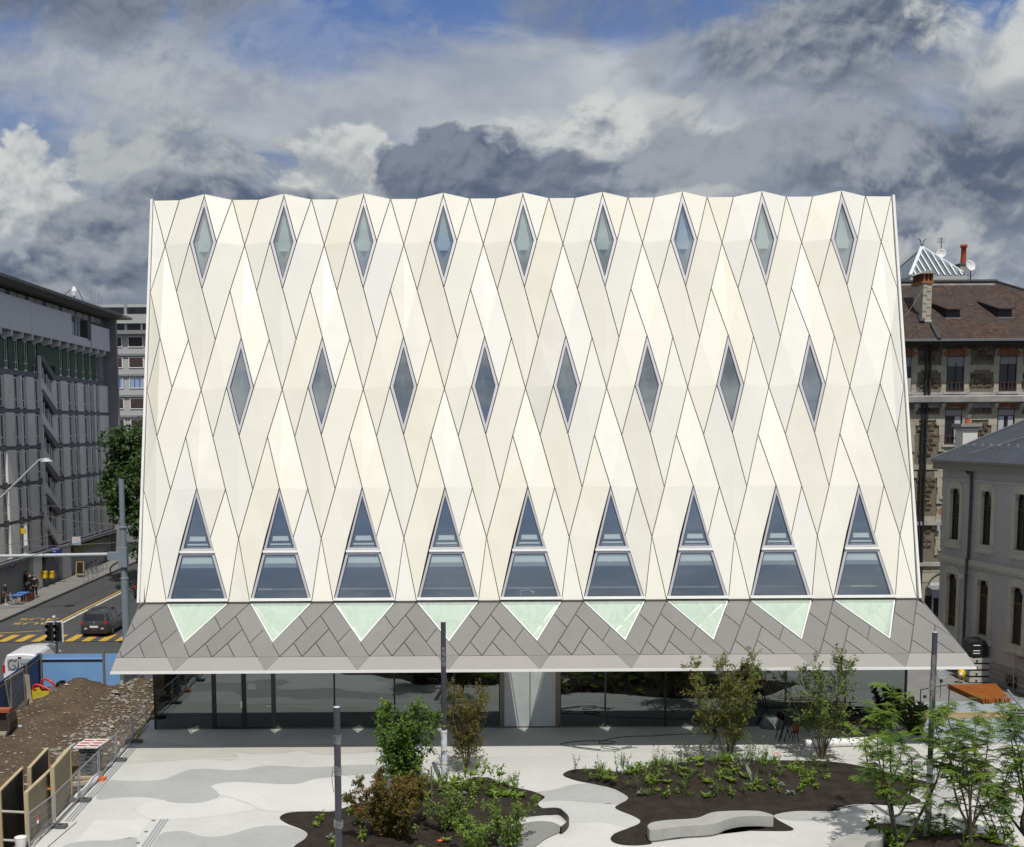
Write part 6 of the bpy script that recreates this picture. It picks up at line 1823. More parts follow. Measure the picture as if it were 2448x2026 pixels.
def dish(px, py, y, r_, label, ang):
    p = P(px, py, y); t = thing('satellite_dish', label, 'satellite dish', tuple(p))
    b = MB().lathe((0, 0, 0), [(0, .10), (r_ * .5, .075), (r_ * .85, .03), (r_, -.02), (r_, .0), (r_ * .5, .10), (0, .125)], 18, 'Y')
    o = b.build('reflector', mat('dish_white', (.60, .61, .61), .5), None, smooth=True); o.parent = t; o.location = (0, 0, 0); o.rotation_euler = (R(-20), 0, R(ang))
    MB().tube([p + Vector((0, .1, 0)), p + Vector((.02, .15, -r_ - .8))], .04, 6).build('stand', M_black, t)
    MB().tube([p + Vector((0, 0, -r_)), p + Vector((.1, -.5, -.1))], .02, 5).build('arm', M_steel, t)
dish(2322, 648, RY - .1, .38, 'round white satellite dish right of the red chimney pot', 18)
dish(2250, 617, RY + 5.5, .34, 'pale satellite dish behind the glass pyramid skylight', -12)
p = P(2250, 603, RY + 6); t = thing('roof_aerial', 'thin television aerial behind the glass pyramid', 'aerial', tuple(p))
MB().tube([p, P(2250, 568, RY + 6)], .03, 5).build('mast', M_black, t)
for k in range(4):
    c = P(2250, 571 + k * 3.2, RY + 6); MB().bar(c + Vector((-.28, 0, 0)), c + Vector((.28, 0, 0)), .02).build('element', M_black, t)
# white chimney between the two houses
wp = P(2322, 1030, 68)
t = thing('white_chimney', 'white rendered chimney with a small orange pot between the villa roof and the stone building', 'chimney', (wp.x, 68, 8))
cw0, cw1 = P(2302, 1040, 68).x, P(2337, 1040, 68).x
zt2 = P(2320, 1013, 68).z
MB().box(cw0, cw1, 68, 69, 8, zt2 - .35).build('shaft', mat('chimney_white', (.66, .65, .63), .8, .03), t)
MB().box(cw0 - .10, cw1 + .10, 67.9, 69.1, zt2 - .35, zt2 - .18).build('shoulder', mat('chimney_grey', (.28, .28, .27), .8), t)
MB().box(cw0 - .18, cw1 + .16, 67.82, 69.15, zt2 - .18, zt2).build('cap', mat('chimney_grey', (.28, .28, .27), .8), t)
MB().lathe(((cw0 + cw1) / 2, 68.4, zt2), [(.16, 0), (.15, .26), (.17, .3), (.1, .3)], 12).build('pot', mat('pot_orange', (.42, .12, .04), .8), t)
MB().tube([((cw0 + cw1) / 2 + .05, 68.4, zt2 + .3), ((cw0 + cw1) / 2 + .12, 68.4, zt2 + .5)], [.05, .11], 8).build('cowl', M_steel, t)

# ================================================================== builder's things in the alley
Rg = lambda x, y, z=0: G(2150 + x / 5.11, 1460 + y / 5.11, z)
a = Rg(855, 885); c = Rg(1115, 885)
M_crate = mat('crate_white', (.42, .42, .38), .7, .08)
for k in range(4):
    z0 = k * .335
    t = thing('pallet_crate', ('lowest', 'second', 'third', 'topmost')[k] + ' pale crate in the stack by the villa wall', 'crate', (a.x, a.y, z0), 'pale crates stacked by the villa wall')
    MB().box(a.x, c.x, a.y, a.y + 1.2, z0 + .03, z0 + .27).build('box', M_crate, t)
    for s in (0, .5, 1): MB().box(a.x + (c.x - a.x - .14) * s, a.x + (c.x - a.x - .14) * s + .14, a.y - .01, a.y + 1.2, z0, z0 + .03).build('skid', M_black, t)
    MB().box(a.x + (c.x - a.x) * .28, a.x + (c.x - a.x) * .36, a.y - .03, a.y, z0 + .08, z0 + .16).build('latch', M_brown, t)
for k in range(6):
    z0 = 1.345 + k * .135; d = rnd.uniform(-.12, .12)
    t = thing('black_tray', ('lowest', 'second', 'third', 'fourth', 'fifth', 'topmost')[k] + ' black plastic sheet bundle lying on the pale crates', 'tray', (a.x, a.y, z0), 'black bundles on the pale crates')
    MB().prism([(a.x + .05 + d, a.y - .05, z0), (c.x - .25 + d, a.y - .02, z0), (c.x - .2 + d * .5, a.y + 1.1, z0 + .03), (a.x + .1, a.y + 1.15, z0 + .02)], (0, 0, .105)).build('bundle', M_black, t, fix=True)
    if k in (1, 2, 4): MB().box(a.x + .1, a.x + .45, a.y - .07, a.y - .045, z0 + .02, z0 + .06).build('white_edge', M_white, t)
# rusty orange boards
M_rust = mat('orange_board', (.33, .105, .015), .8, .2, 2, c2=(.21, .06, .008))
deck = thing('board_stack', 'stack of rusty orange formwork boards lying beside the villa wall', 'boards', tuple(Rg(1000, 990)))
A_, B_, C_, D_ = Rg(610, 905, .22), Rg(1180, 890, .22), Rg(1360, 1075, .22), Rg(1005, 1085, .22)
for k in range(14):
    u0, u1 = k / 14, (k + 1) / 14 - .008
    p = [A_.lerp(B_, u0), A_.lerp(B_, u1), D_.lerp(C_, u1), D_.lerp(C_, u0)]
    j = rnd.uniform(-.15, .15)
    e = (p[2] - p[1]).normalized() * j
    MB().prism([p[0], p[1], p[2] + e, p[3] + e], (0, 0, -.2 + .02 * (k % 3))).build('board', M_rust, deck, fix=True)
MB().bar(Rg(600, 925, .08), Rg(1000, 1100, .08), .12, .12).build('edge_timber', mat('raw_timber', (.42, .32, .18), .8, .1), deck)
M_timb = mat('raw_timber', (.42, .32, .18), .8, .1)
for (x0, y0, x1, y1, lb) in ((270, 1280, 1195, 1258, 'long raw timber edging board along the slate paving, upper one'), (270, 1305, 1290, 1290, 'long raw timber edging board along the slate paving, lower one'), (1195, 1258, 1330, 1315, 'short raw timber edging board turning towards the scaffold')):
    tag(MB().bar(Rg(x0, y0, .08), Rg(x1, y1, .08), .10, .16).build('timber_edging', M_timb), lb, 'timber')
f0, f1 = Rg(250, 1270), Rg(600, 1200)
t = thing('barrier_frame', 'thin dark barrier frame standing on the alley beside the wrapped pole', 'barrier', tuple(f0))
for p in (f0, f1): MB().tube([p, p + Vector((0, 0, 1.15))], .025, 6).build('post', M_black, t)
for z in (.15, 1.13): MB().tube([f0 + Vector((0, 0, z)), f1 + Vector((0, 0, z))], .02, 6).build('rail', M_black, t)
MB().box(f0.x + .12, f0.x + .26, f0.y - .03, f0.y, .75, .88).build('tag_plate', M_black, t)
p = Rg(755, 885)
t = thing('yellow_device', 'small yellow and white pump standing beside the stacked pale crates', 'device', tuple(p))  # unclear yellow and white object, built as a plain device on legs
MB().lathe(p + Vector((0, 0, .28)), [(0, .42), (.14, .38), (.20, .24), (.18, .08), (.1, 0)], 12).build('housing', M_sy, t, smooth=True)
MB().lathe(p + Vector((-.1, -.14, .48)), [(0, .09), (.08, .06), (.1, -.04), (0, -.08)], 10).build('cap', M_white, t)
for s in (-.13, .13): MB().bar(p + Vector((s, 0, 0)), p + Vector((s * .6, 0, .3)), .04).build('leg', M_sy, t)
# scaffold with a sloping access ramp
t = thing('scaffold_tower', 'grey scaffold tower with a plank deck at the right picture edge', 'scaffold', tuple(Rg(1390, 990)))
s0 = Rg(1390, 995); zd = 1.62
for dx_, dy_ in ((0, 0), (2.4, -.4), (-.15, -1.5), (2.3, -1.9)):
    MB().tube([s0 + Vector((dx_, dy_, 0)), s0 + Vector((dx_, dy_, 2.0 if dx_ < 1 and dy_ > -1 else zd + .1))], .03, 7).build('upright', M_steel, t)
for z in (.55, 1.1, zd):
    MB().tube([s0 + Vector((0, 0, z)), s0 + Vector((2.4, -.4, z))], .026, 6).build('ledger', M_steel, t)
    MB().tube([s0 + Vector((0, 0, z)), s0 + Vector((-.15, -1.5, z))], .026, 6).build('ledger', M_steel, t)
for k in range(3): MB().prism([s0 + Vector((0, -.1 - k * .4, zd + .04)), s0 + Vector((2.4, -.5 - k * .4, zd + .04)), s0 + Vector((2.4, -.86 - k * .4, zd + .04)), s0 + Vector((0, -.46 - k * .4, zd + .04))], (0, 0, .05)).build('deck_plank', M_timb, t, fix=True)
t = thing('access_ramp', 'tilted steel ramp with many thin bars below the scaffold at the right edge', 'ramp', tuple(Rg(1300, 1260)))
r0 = Rg(1240, 1225, .30); r1 = r0 + Vector((2.6, -2.4, .30))
up = Vector((.12, 0, .62))
for k in range(12):
    q = r0.lerp(r1, k / 11); MB().bar(q, q + up, .035, .02).build('bar', M_steel, t)
for u in (0, 1): MB().bar(r0 + up * u, r1 + up * u, .06, .04).build('side_rail', M_steel, t)
MB().prism([r0 + Vector((0, 0, -.03)), r1 + Vector((0, 0, -.03)), r1 + Vector((.8, .5, -.03)), r0 + Vector((.8, .5, -.03))], (0, 0, -.05)).build('tread', M_black, t, fix=True)
MB().bar(Rg(1320, 970, 1.0), Rg(1500, 1190, .4), .07).build('brace', M_steel, t)
# rubbish and rolls in the shade of the canopy, right end
w0, w1 = G(1922, 1778, .17), G(2105, 1772, .17)
t = thing('white_roll', 'long white foil roll lying at the shade edge behind the right tree', 'roll', tuple(w0))
MB().tube([w0, w1], .175, 14).build('roll', M_white, t, smooth=False)
MB().tube([w0 + (w0 - w1).normalized() * .003, w0 + (w0 - w1).normalized() * .006], .14, 14).build('roll_end', mat('roll_end', (.55, .5, .36), .7), t)
p = G(1902, 1752)
t = thing('red_bucket', 'orange red bucket standing in the shade under the canopy', 'bucket', tuple(p))
MB().lathe(p, [(0, .0), (.12, 0), (.17, .30), (.18, .31), (.16, .30), (.11, .02), (0, .02)], 14).build('body', mat('bucket_red', (.55, .07, .01), .5), t, smooth=True)
MB().tube([p + Vector((.17 * math.cos(a_), 0, .30 + .14 * math.sin(a_))) for a_ in [R(180 * k / 8) for k in range(9)]], .008, 5).build('handle', M_steel, t)
p = G(1862, 1742)
t = thing('plastic_sack', 'crumpled grey plastic sack heaped against the glass in the shade', 'sack', tuple(p))
b = MB()
for k in range(6):
    c_ = p + Vector((rnd.uniform(-.45, .45), rnd.uniform(-.1, .25), .0)); r_ = rnd.uniform(.25, .4)
    b.lathe(c_, [(r_, 0), (r_ * 1.05, r_ * .3), (r_ * .75, r_ * .85), (r_ * .3, r_ * 1.1), (0, r_ * 1.12)], 9)
b.build('sack', mat('sack_grey', (.20, .20, .20), .6, .2, 6, bump=1, bscale=8), t, smooth=True)
M_tw = mat('dry_twig', (.10, .06, .035), .9, .2)
b = MB()
for k in range(60):
    c_ = G(rnd.uniform(1930, 2070), rnd.uniform(1722, 1752), rnd.uniform(.1, .6)); an = rnd.uniform(-.35, .35); L_ = rnd.uniform(.8, 1.8)
    b.tube([c_, c_ + Vector((L_ * math.cos(an), L_ * .3 * math.sin(an * 3), L_ * math.sin(an) * .3))], rnd.uniform(.008, .02), 4)
tag(b.build('brushwood_heap', M_tw), 'heap of dry brown brushwood in the shade under the canopy', 'brushwood', kind='stuff')
for (px, lb) in ((1875, 'black folding trestle, left of the pair in the canopy shade'), (1888, 'black folding trestle, right of the pair in the canopy shade')):
    p = G(px, 1770); t = thing('trestle', lb, 'trestle', tuple(p))
    for s in (-1, 1):
        for d in (-.25, .25): MB().bar(p + Vector((s * .3, d, 0)), p + Vector((s * .05, d, 1.1)), .035).build('leg', M_black, t)
    MB().bar(p + Vector((0, -.4, 1.1)), p + Vector((0, .4, 1.1)), .07).build('top_bar', M_black, t)

# ================================================================== building site on the left
M_rub = mat('rubble_stone', (.34, .31, .26), .9, .25, 3, rand=.3)
def site_h(x, y):
    z = -.03 + .10 * mnoise.noise((x * .5, y * .5, 1)) + .05 * mnoise.noise((x * 1.7, y * 1.7, 4)) + .03 * mnoise.noise((x * 5, y * 5, 7))
    for cx, cy, rx, ry, h in ((-17.9, 55.8, 1.7, 1.6, .86), (-16.9, 54.0, 2.2, 2.0, .42), (-18.6, 51.6, 2.2, 2.0, .30), (-15.2, 57.6, 1.5, 1.6, .55)):
        d = ((x - cx) / rx) ** 2 + ((y - cy) / ry) ** 2
        z += h * math.exp(-d * 1.3) * (1 + .25 * mnoise.noise((x * 2.2, y * 2.2, 9)))
    tr = max(0, 1 - abs(x + 14.6) / .9) * max(0, min(1, (41.5 - y) / 2))
    z -= tr * 1.2
    if x > -13.9: z = min(z, -.02) - .04
    return z
X0, X1, Y0, Y1 = -27.5, -13.25, 26.0, 60.0
nx, ny = 80, 170
vs, fs = [], []
for j in range(ny + 1):
    for i in range(nx + 1):
        x = X0 + (X1 - X0) * i / nx; y = Y0 + (Y1 - Y0) * j / ny
        vs.append((x, y, site_h(x, y)))
for j in range(ny):
    for i in range(nx):
        a = j * (nx + 1) + i; fs.append((a, a + 1, a + nx + 2, a + nx + 1))
me = bpy.data.meshes.new('site_soil'); me.from_pydata(vs, [], fs); me.polygons.foreach_set('use_smooth', [True] * len(fs)); me.materials.append(M_dirt)
o = bpy.data.objects.new('site_soil', me); COL.objects.link(o); o['kind'] = 'structure'
t_ = NT(M_dirt.node_tree); b_ = M_dirt.node_tree.nodes['Principled BSDF']; s_ = b_.inputs['Base Color'].links[0].from_socket
p_ = t_.n('ShaderNodeNewGeometry').outputs['Position']
s_ = t_.mix(t_.m('MULTIPLY', t_.ss(t_.noise(p_, 3.1, 7, .75), .58, .72), .75), s_, (.25, .215, .16))
s_ = t_.mix(t_.m('MULTIPLY', t_.ss(t_.noise(p_, 7.5, 5, .7), .60, .68), .8), s_, (.33, .30, .25))
t_.l.new(s_, b_.inputs['Base Color'])
# rubble
rb = MB()
def rock(mb, c, r_):
    pts = [Vector((0, 0, .8)), Vector((1, 0, 0)), Vector((.2, .95, .1)), Vector((-.85, .5, 0)), Vector((-.8, -.6, .05)), Vector((.3, -.95, 0)), Vector((0, 0, -.6))]
    rz = rnd.uniform(0, 6.28); cs_, sn = math.cos(rz), math.sin(rz); sx_, sy_, sz_ = rnd.uniform(.7, 1.3), rnd.uniform(.6, 1.1), rnd.uniform(.5, .9)
    p = []
    for v in pts:
        v = v * rnd.uniform(.8, 1.15); x, y = v.x * sx_, v.y * sy_
        p.append(c + Vector((x * cs_ - y * sn, x * sn + y * cs_, v.z * sz_)) * r_ if False else c + Vector(((x * cs_ - y * sn) * r_, (x * sn + y * cs_) * r_, v.z * sz_ * r_)))
    for k in range(5):
        j = 1 + (k + 1) % 5
        mb.poly([p[0], p[1 + k], p[j]]); mb.poly([p[6], p[j], p[1 + k]])
for k in range(3400):
    if k < 1300: x, y = rnd.uniform(-16.2, -13.5), rnd.uniform(46, 59.5)
    else: x, y = rnd.uniform(-24, -13.6), rnd.uniform(36, 58.3)
    r_ = rnd.choice((.02, .025, .03, .03, .04, .05, .07, .10)) * (1.2 if k < 1300 else .8)
    rock(rb, Vector((x, y, site_h(x, y) + r_ * .2)), r_)
o = rb.build('rubble', M_rub); tag(o, 'scattered pale rubble stones over the brown site soil', 'rubble', kind='stuff')
for px, py, r_, lb in ((268, 1727, .17, 'large pale rock low on the right flank of the soil heap'), (277, 1663, .20, 'pale stone block lying at the foot of the blue hoarding'), (160, 1665, .13, 'pale stone on the left shoulder of the soil heap'), (250, 1718, .14, 'pale boulder beside the large rock on the soil heap')):
    g = G(px, py, .25); b = MB(); rock(b, Vector((g.x, g.y, site_h(g.x, g.y) + r_ * .4)), r_); tag(b.build('boulder', M_rub), lb, 'rock')

# blue hoarding
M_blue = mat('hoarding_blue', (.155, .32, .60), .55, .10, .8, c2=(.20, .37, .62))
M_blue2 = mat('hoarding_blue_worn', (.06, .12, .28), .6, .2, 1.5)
M_oldwood = mat('weathered_timber', (.16, .135, .11), .9, .2, 4)
HZ = 1.68
hx = [P(95, 1600, 58.4).x, P(247, 1600, 58.4).x, P(288, 1600, 58.4).x]
hoard = thing('blue_hoarding', 'light blue plywood hoarding behind the soil heap', 'hoarding', (hx[0], 58.4, 0))
for a, c in ((hx[0] + .03, hx[1]), (hx[1] + .1, hx[2] + .6)):
    MB().box(a, c, 58.4, 58.43, .0, HZ).build('board', M_blue, hoard)
MB().box(hx[0] + .05, hx[1], 58.34, 58.40, HZ - .28, HZ - .24).build('batten', mat('blue_batten', (.24, .36, .52), .6), hoard)
MB().box(hx[0] + .05, hx[1], 58.36, 58.397, HZ - .36, HZ - .29).build('joint', M_black, hoard)
for x in (hx[0] - .05, hx[1] + .04): MB().bar((x, 58.36, -.1), (x, 58.36, HZ + (.18 if x > -18 else .05)), .10, .08).build('post', M_oldwood, hoard)
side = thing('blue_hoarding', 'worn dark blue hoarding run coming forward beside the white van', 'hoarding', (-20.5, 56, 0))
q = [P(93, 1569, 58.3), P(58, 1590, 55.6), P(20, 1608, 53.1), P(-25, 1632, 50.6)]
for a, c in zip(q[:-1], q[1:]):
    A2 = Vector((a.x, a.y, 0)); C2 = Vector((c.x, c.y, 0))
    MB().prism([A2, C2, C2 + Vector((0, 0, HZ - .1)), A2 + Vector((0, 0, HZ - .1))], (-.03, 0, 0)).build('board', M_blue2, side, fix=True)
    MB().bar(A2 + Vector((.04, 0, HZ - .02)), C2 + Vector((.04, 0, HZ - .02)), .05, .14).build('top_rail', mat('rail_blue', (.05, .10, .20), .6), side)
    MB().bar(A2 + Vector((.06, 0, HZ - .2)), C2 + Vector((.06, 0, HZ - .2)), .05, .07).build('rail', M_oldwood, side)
    MB().bar(A2 + Vector((.08, 0, -.1)), A2 + Vector((.08, 0, HZ + .06)), .11, .10).build('post', M_oldwood, side)
# pavement end of the hoarding right of the canopy corner
t = thing('site_gate', 'grey mesh gate leaf with timber posts under the left canopy corner', 'gate', (-15.6, 58.6, 0))
ga, gb = P(292, 1650, 57.0), P(342, 1632, 59.5)
ga.z = gb.z = 0
MB().bar(ga, ga + Vector((0, 0, 1.5)), .14, .10).build('post', M_oldwood, t); MB().bar(gb, gb + Vector((0, 0, 1.5)), .10, .10).build('post', M_oldwood, t)
MB().prism([ga + Vector((.1, 0, .3)), gb + Vector((-.05, 0, .3)), gb + Vector((-.05, 0, 1.3)), ga + Vector((.1, 0, 1.3))], (0, .02, 0)).build('sheet', mat('gate_sheet', (.17, .21, .24), .6, .15), t, fix=True)
MB().bar(ga + Vector((0, 0, .3)), gb + Vector((0, 0, .3)), .08, .16).build('bottom_board', M_oldwood, t)
MB().bar(ga + Vector((0, -.03, -.05)), ga + Vector((0, -.03, .62)), .16, .05).build('pale_batten', mat('batten_pale', (.42, .38, .30), .8), t)
# yellow crate, red hose, cable drum
yc = P(100, 1668, 55.4)
t = thing('yellow_crate', 'yellow steel crate standing on the soil before the blue hoarding', 'crate', (yc.x, 55.4, .55))
zc = site_h(yc.x, 55.4)
z0c = P(100, 1680, 55.2).z; z1c = P(100, 1652, 55.2).z
MB().ring([(yc.x - .44, 55.1, z0c), (yc.x + .46, 55.1, z0c), (yc.x + .46, 55.9, z0c), (yc.x - .44, 55.9, z0c)], [(yc.x - .40, 55.14, z0c), (yc.x + .42, 55.14, z0c), (yc.x + .42, 55.86, z0c), (yc.x - .40, 55.86, z0c)], (0, 0, z1c - z0c)).build('wall', mat('crate_yellow', (.52, .42, .03), .6, .12, 2), t, fix=True)
MB().box(yc.x - .44, yc.x + .46, 55.1, 55.9, zc - .3, z0c).build('floor', M_black, t)
MB().box(yc.x + .47, yc.x + .80, 55.2, 55.24, z0c + .05, z1c + .15).build('grey_flap', mat('flap_grey', (.18, .19, .19), .6), t)
hs = spline([P(82, 1652, 55.5), P(80, 1641, 55.5), P(90, 1638, 55.45), P(112, 1646, 55.4), P(122, 1652, 55.4), P(118, 1656, 55.5), P(100, 1648, 55.6), P(98, 1640, 55.6), P(100, 1629, 55.6), P(108, 1624, 55.6), P(120, 1629, 55.5), P(130, 1638, 55.5), P(131, 1643, 55.5)], 6)
tag(MB().tube(hs, .055, 8).build('red_hose', mat('hose_red', (.55, .03, .025), .4), smooth=True), 'thick red hose looped over the yellow crate', 'hose')
dc = P(150, 1646, 56.9)
t = thing('cable_drum', 'dark spoked drum leaning against the blue hoarding behind the soil heap', 'drum', tuple(dc))
MB().tube([dc + Vector((.36 * math.cos(a_ * .3), .05, .36 * math.sin(a_ * .3))) for a_ in range(21)], .045, 6, closed=True).build('rim', M_black, t)
b = MB().lathe(dc + Vector((0, .08, 0)), [(0, -.02), (.33, -.02), (.33, .02), (0, .02)], 20, 'Y'); b.build('disc', mat('drum_grey', (.05, .052, .058), .6), t)
for k in range(6): MB().bar(dc, dc + Vector((.35 * math.cos(k * 1.047), 0, .35 * math.sin(k * 1.047))), .035, .03).build('spoke', mat('spoke_grey', (.12, .12, .125), .5), t)
tag(MB().bar(P(258, 1655, 57.6), P(268, 1640, 57.9), .32, .06).build('leaning_plank', mat('plank_pale', (.42, .39, .33), .8)), 'short pale plank leaning at the right end of the blue hoarding', 'plank')
# tall grey sheet and mesh leaning on the worn hoarding
t = thing('tarpaulin', 'grey brown tarpaulin hanging down from the worn blue hoarding', 'tarpaulin', tuple(P(72, 1650, 54.8)))
b = MB(); a0, a1, a2, a3 = P(58, 1612, 55), P(70, 1615, 55), P(80, 1690, 54.2), P(66, 1688, 54.2)
b.prism([a0, a1, P(74, 1660, 54.7), a2, a3, P(64, 1655, 54.7)], (0, .05, 0)); b.build('sheet', mat('tarp', (.21, .17, .12), .8, .15), t, fix=True)
t = thing('wire_screen', 'leaning galvanised mesh panel in front of the worn blue hoarding', 'mesh panel', tuple(G(28, 1717)))
m0, m1 = P(28, 1717, 52.2), P(62, 1695, 53.8); u0, u1 = P(12, 1628, 51.9), P(56, 1600, 53.6)
for a_, c_ in ((m0, m1), (m0, u0), (m1, u1), (u0, u1)): MB().tube([a_, c_], .03, 6).build('frame', M_steel, t)
mw = MB()
for k in range(1, 14): mw.tube([m0.lerp(m1, k / 14), u0.lerp(u1, k / 14)], .006, 3)
mw.build('wire_mesh', M_steel, t)['kind'] = 'stuff'
for k, (px, py) in enumerate(((38, 1739), (44, 1722), (52, 1714))):
    g = G(px, py, .12); tag(MB().tube([g + Vector((-.35, 0, 0)), g + Vector((.25, .05, .02))], .07, 10).build('pipe_length', mat('pipe_pale', (.40, .42, .44), .5)), ('nearest', 'middle', 'farthest')[k] + ' short pale pipe lying at the left foot of the soil heap', 'pipe')
# excavator bucket
e0 = G(8, 1760)
t = thing('excavator_bucket', 'rusty excavator bucket resting on the soil at the left picture edge', 'bucket', tuple(e0))
pr = [(0, 0), (.10, .25), (.10, .55), (-.05, .85), (-.05, .95), (-.8, .95), (-.9, .5), (-.8, 0)]
ex = P(17, 1755, e0.y).x
b = MB(); b.prism([Vector((ex + x, e0.y, z)) for x, z in [(0, 0), (.12, .22), (.14, .55), (.05, .92), (-.02, .92), (.05, .55), (.03, .25), (-.1, .03)]], (0, .9, 0)); b.build('side_plate', mat('bucket_steel', (.06, .048, .04), .6, .2), t, fix=True)
MB().box(ex - 1.2, ex, e0.y + .5, e0.y + .9, .1, .9).build('back_plate', mat('bucket_dark', (.04, .032, .026), .7), t)
MB().box(ex - .5, ex + .02, e0.y + .3, e0.y + .7, .93, 1.08).build('hinge', mat('hinge_red', (.35, .09, .04), .6), t)
MB().box(ex - 1.2, ex - .05, e0.y - .05, e0.y + .5, .0, .08).build('lip', mat('lip_tan', (.28, .24, .17), .8), t)

# timber formwork for the trench
M_ply = mat('formwork_ply', (.26, .215, .135), .75, .15, 1.5, c2=(.19, .155, .10))
M_plyd = mat('formwork_ply_dark', (.055, .050, .045), .7, .2, 2)
M_cut = mat('cut_timber', (.42, .34, .20), .8, .12)
dG = lambda x, y, z=0: G(x / 5.25, 1750 + y / 5.25, z)
def form(pA, pB, ztop, zbot, label, dark, th=.07):
    t = thing('trench_formwork', label, 'formwork', tuple((pA + pB) / 2), 'formwork panels in the trench')
    a, c = Vector((pA.x, pA.y, zbot)), Vector((pB.x, pB.y, zbot)); h_ = Vector((0, 0, ztop - zbot))
    MB().prism([a, c, c + h_, a + h_], (-th, 0, 0)).build('sheet', M_plyd if dark else M_ply, t, fix=True)
    MB().bar(a + h_ + Vector((-th / 2, 0, .02)), c + h_ + Vector((-th / 2, 0, .02)), th + .04, .05).build('top_edge', M_cut, t)
    for p in (a, c): MB().bar(p + Vector((-th / 2, -.03, 0)), p + h_ + Vector((-th / 2, -.03, .04)), .13, .09).build('end_post', M_cut, t)
    return a, c
f1 = form(dG(345, 765, 1.5), dG(650, 480, 1.5), 1.5, -.9, 'front right formwork panel, next to the fence', False)
f2 = form(dG(672, 455, 1.72), dG(880, 215, 1.72), 1.72, -.9, 'rear right formwork panel, next to the stacked pallets', False)
f3 = form(dG(5, 750, 1.5), dG(290, 465, 1.5), 1.5, -.9, 'front left formwork panel with a dark inner face', True)
f4 = form(dG(385, 455, 1.72), dG(605, 215, 1.72), 1.72, -.9, 'rear left formwork panel with a dark inner face', True)
def tie(p, q_, label, m_):
    tag(MB().tube([p, q_], .045, 8).build('trench_prop', m_), label, 'prop')
M_prop = mat('prop_pale', (.38, .36, .30), .7, .15); M_propr = mat('prop_orange', (.42, .14, .07), .7, .15)
for z, lb in ((.85, 'upper'), (-.1, 'lower')):
    tie(Vector((f3[0].x, f3[0].y, z)), Vector((f1[0].x, f1[0].y, z)), lb + ' pale strut across the front end of the trench', M_prop)
tie(Vector((f3[1].x, f3[1].y, .95)), Vector((f1[1].x, f1[1].y, .95)), 'pale strut across the middle of the trench', M_prop)
tie(Vector((f4[1].x, f4[1].y, 1.1)), Vector((f2[1].x, f2[1].y, 1.1)), 'orange strut across the far end of the trench', M_propr)
tie(Vector((f4[0].x, f4[0].y, 1.0)), Vector((f2[0].x, f2[0].y, 1.0)), 'orange strut near the middle of the trench', M_propr)
# concrete ring, stack of fence feet, striped boards
M_foot = mat('rubber_foot', (.10, .10, .105), .85, .2, 5)
p = dG(1140, 570)
for k in range(7):
    z0 = .10 + k * .15
    t = thing('ballast_block', ('lowest', 'second', 'third', 'fourth', 'fifth', 'sixth', 'topmost')[k] + ' grey rubber foot in the stack beside the fence', 'fence foot', (p.x, p.y, z0), 'stacked rubber fence feet')
    d = rnd.uniform(-.04, .04)
    MB().prism([(p.x - .38 + d, p.y - .12, z0), (p.x + .28 + d, p.y - .12, z0), (p.x + .24 + d, p.y - .12, z0 + .12), (p.x - .34 + d, p.y - .12, z0 + .12)], (0, .75, 0)).build('block', M_foot, t, fix=True)
    MB().box(p.x - .12 + d, p.x + .1 + d, p.y - .13, p.y - .118, z0 + .03, z0 + .08).build('grip', M_black, t)
MB_p = MB().box(p.x - .5, p.x + .4, p.y - .3, p.y + .7, 0, .09); tag(MB_p.build('wooden_pallet', M_timb), 'wooden pallet under the stacked rubber fence feet', 'pallet')
t = thing('striped_board', 'red and white striped warning boards lying on the stacked fence feet', 'warning boards', (p.x, p.y, 1.17))
bz = 1.17
for k in range(2):
    x0 = p.x - .55 + k * .48
    MB().prism([(x0, p.y - .25, bz), (x0 + .44, p.y - .25, bz), (x0 + .60, p.y + .75, bz + .05), (x0 + .16, p.y + .75, bz + .05)], (0, 0, .05)).build('board', mat('board_white2', (.62, .61, .58), .6), t, fix=True)
    for j in range(3):
        u = .12 + j * .3
        MB().prism([(x0 + .06 + .16 * u, p.y - .25 + u, bz + .053 + .05 * u), (x0 + .40 + .16 * u, p.y - .25 + u, bz + .053 + .05 * u), (x0 + .40 + .16 * (u + .14), p.y - .25 + u + .14, bz + .053 + .05 * (u + .14)), (x0 + .06 + .16 * (u + .14), p.y - .25 + u + .14, bz + .053 + .05 * (u + .14))], (0, 0, .003)).build('red_stripe', M_sred, t, fix=True)
cr0 = dG(960, 590)
t = thing('concrete_segment', 'pale curved concrete segment lying behind the rear formwork panel', 'concrete ring', tuple(cr0))
n_ = 8; o1 = [(cr0.x - .35 + .55 * math.cos(R(180 - 90 * k / n_)), 1.05 * math.sin(R(90 * k / n_))) for k in range(n_ + 1)]
prof = o1 + [(cr0.x - .35, .9), ] + [(cr0.x - .35 + .42 * math.cos(R(180 - 90 * k / n_)), .9 * math.sin(R(90 * k / n_))) for k in reversed(range(n_))]
MB().prism([(x, cr0.y, z) for x, z in prof], (0, 1.2, 0)).build('segment', mat('segment_concrete', (.40, .39, .34), .85, .12), t, fix=True)
b = MB(); g = dG(1070, 720, .1); b.tube(spline([dG(960, 830, .12), g, dG(1180, 600, .14), dG(1260, 520, .12)], 4), [.11 + .02 * math.sin(k) for k in range(13)], 8)
tag(b.build('white_fleece', mat('fleece', (.60, .60, .60), .9, .1, 6, bump=.8, bscale=9), smooth=True), 'white crumpled fleece roll along the plaza edge behind the fence', 'fleece')
tag(MB().bar(dG(900, 655, .1), dG(1140, 630, .1), .14, .12).build('timber_baulk', M_cut), 'squared timber baulk lying behind the fence near the pallet', 'timber')

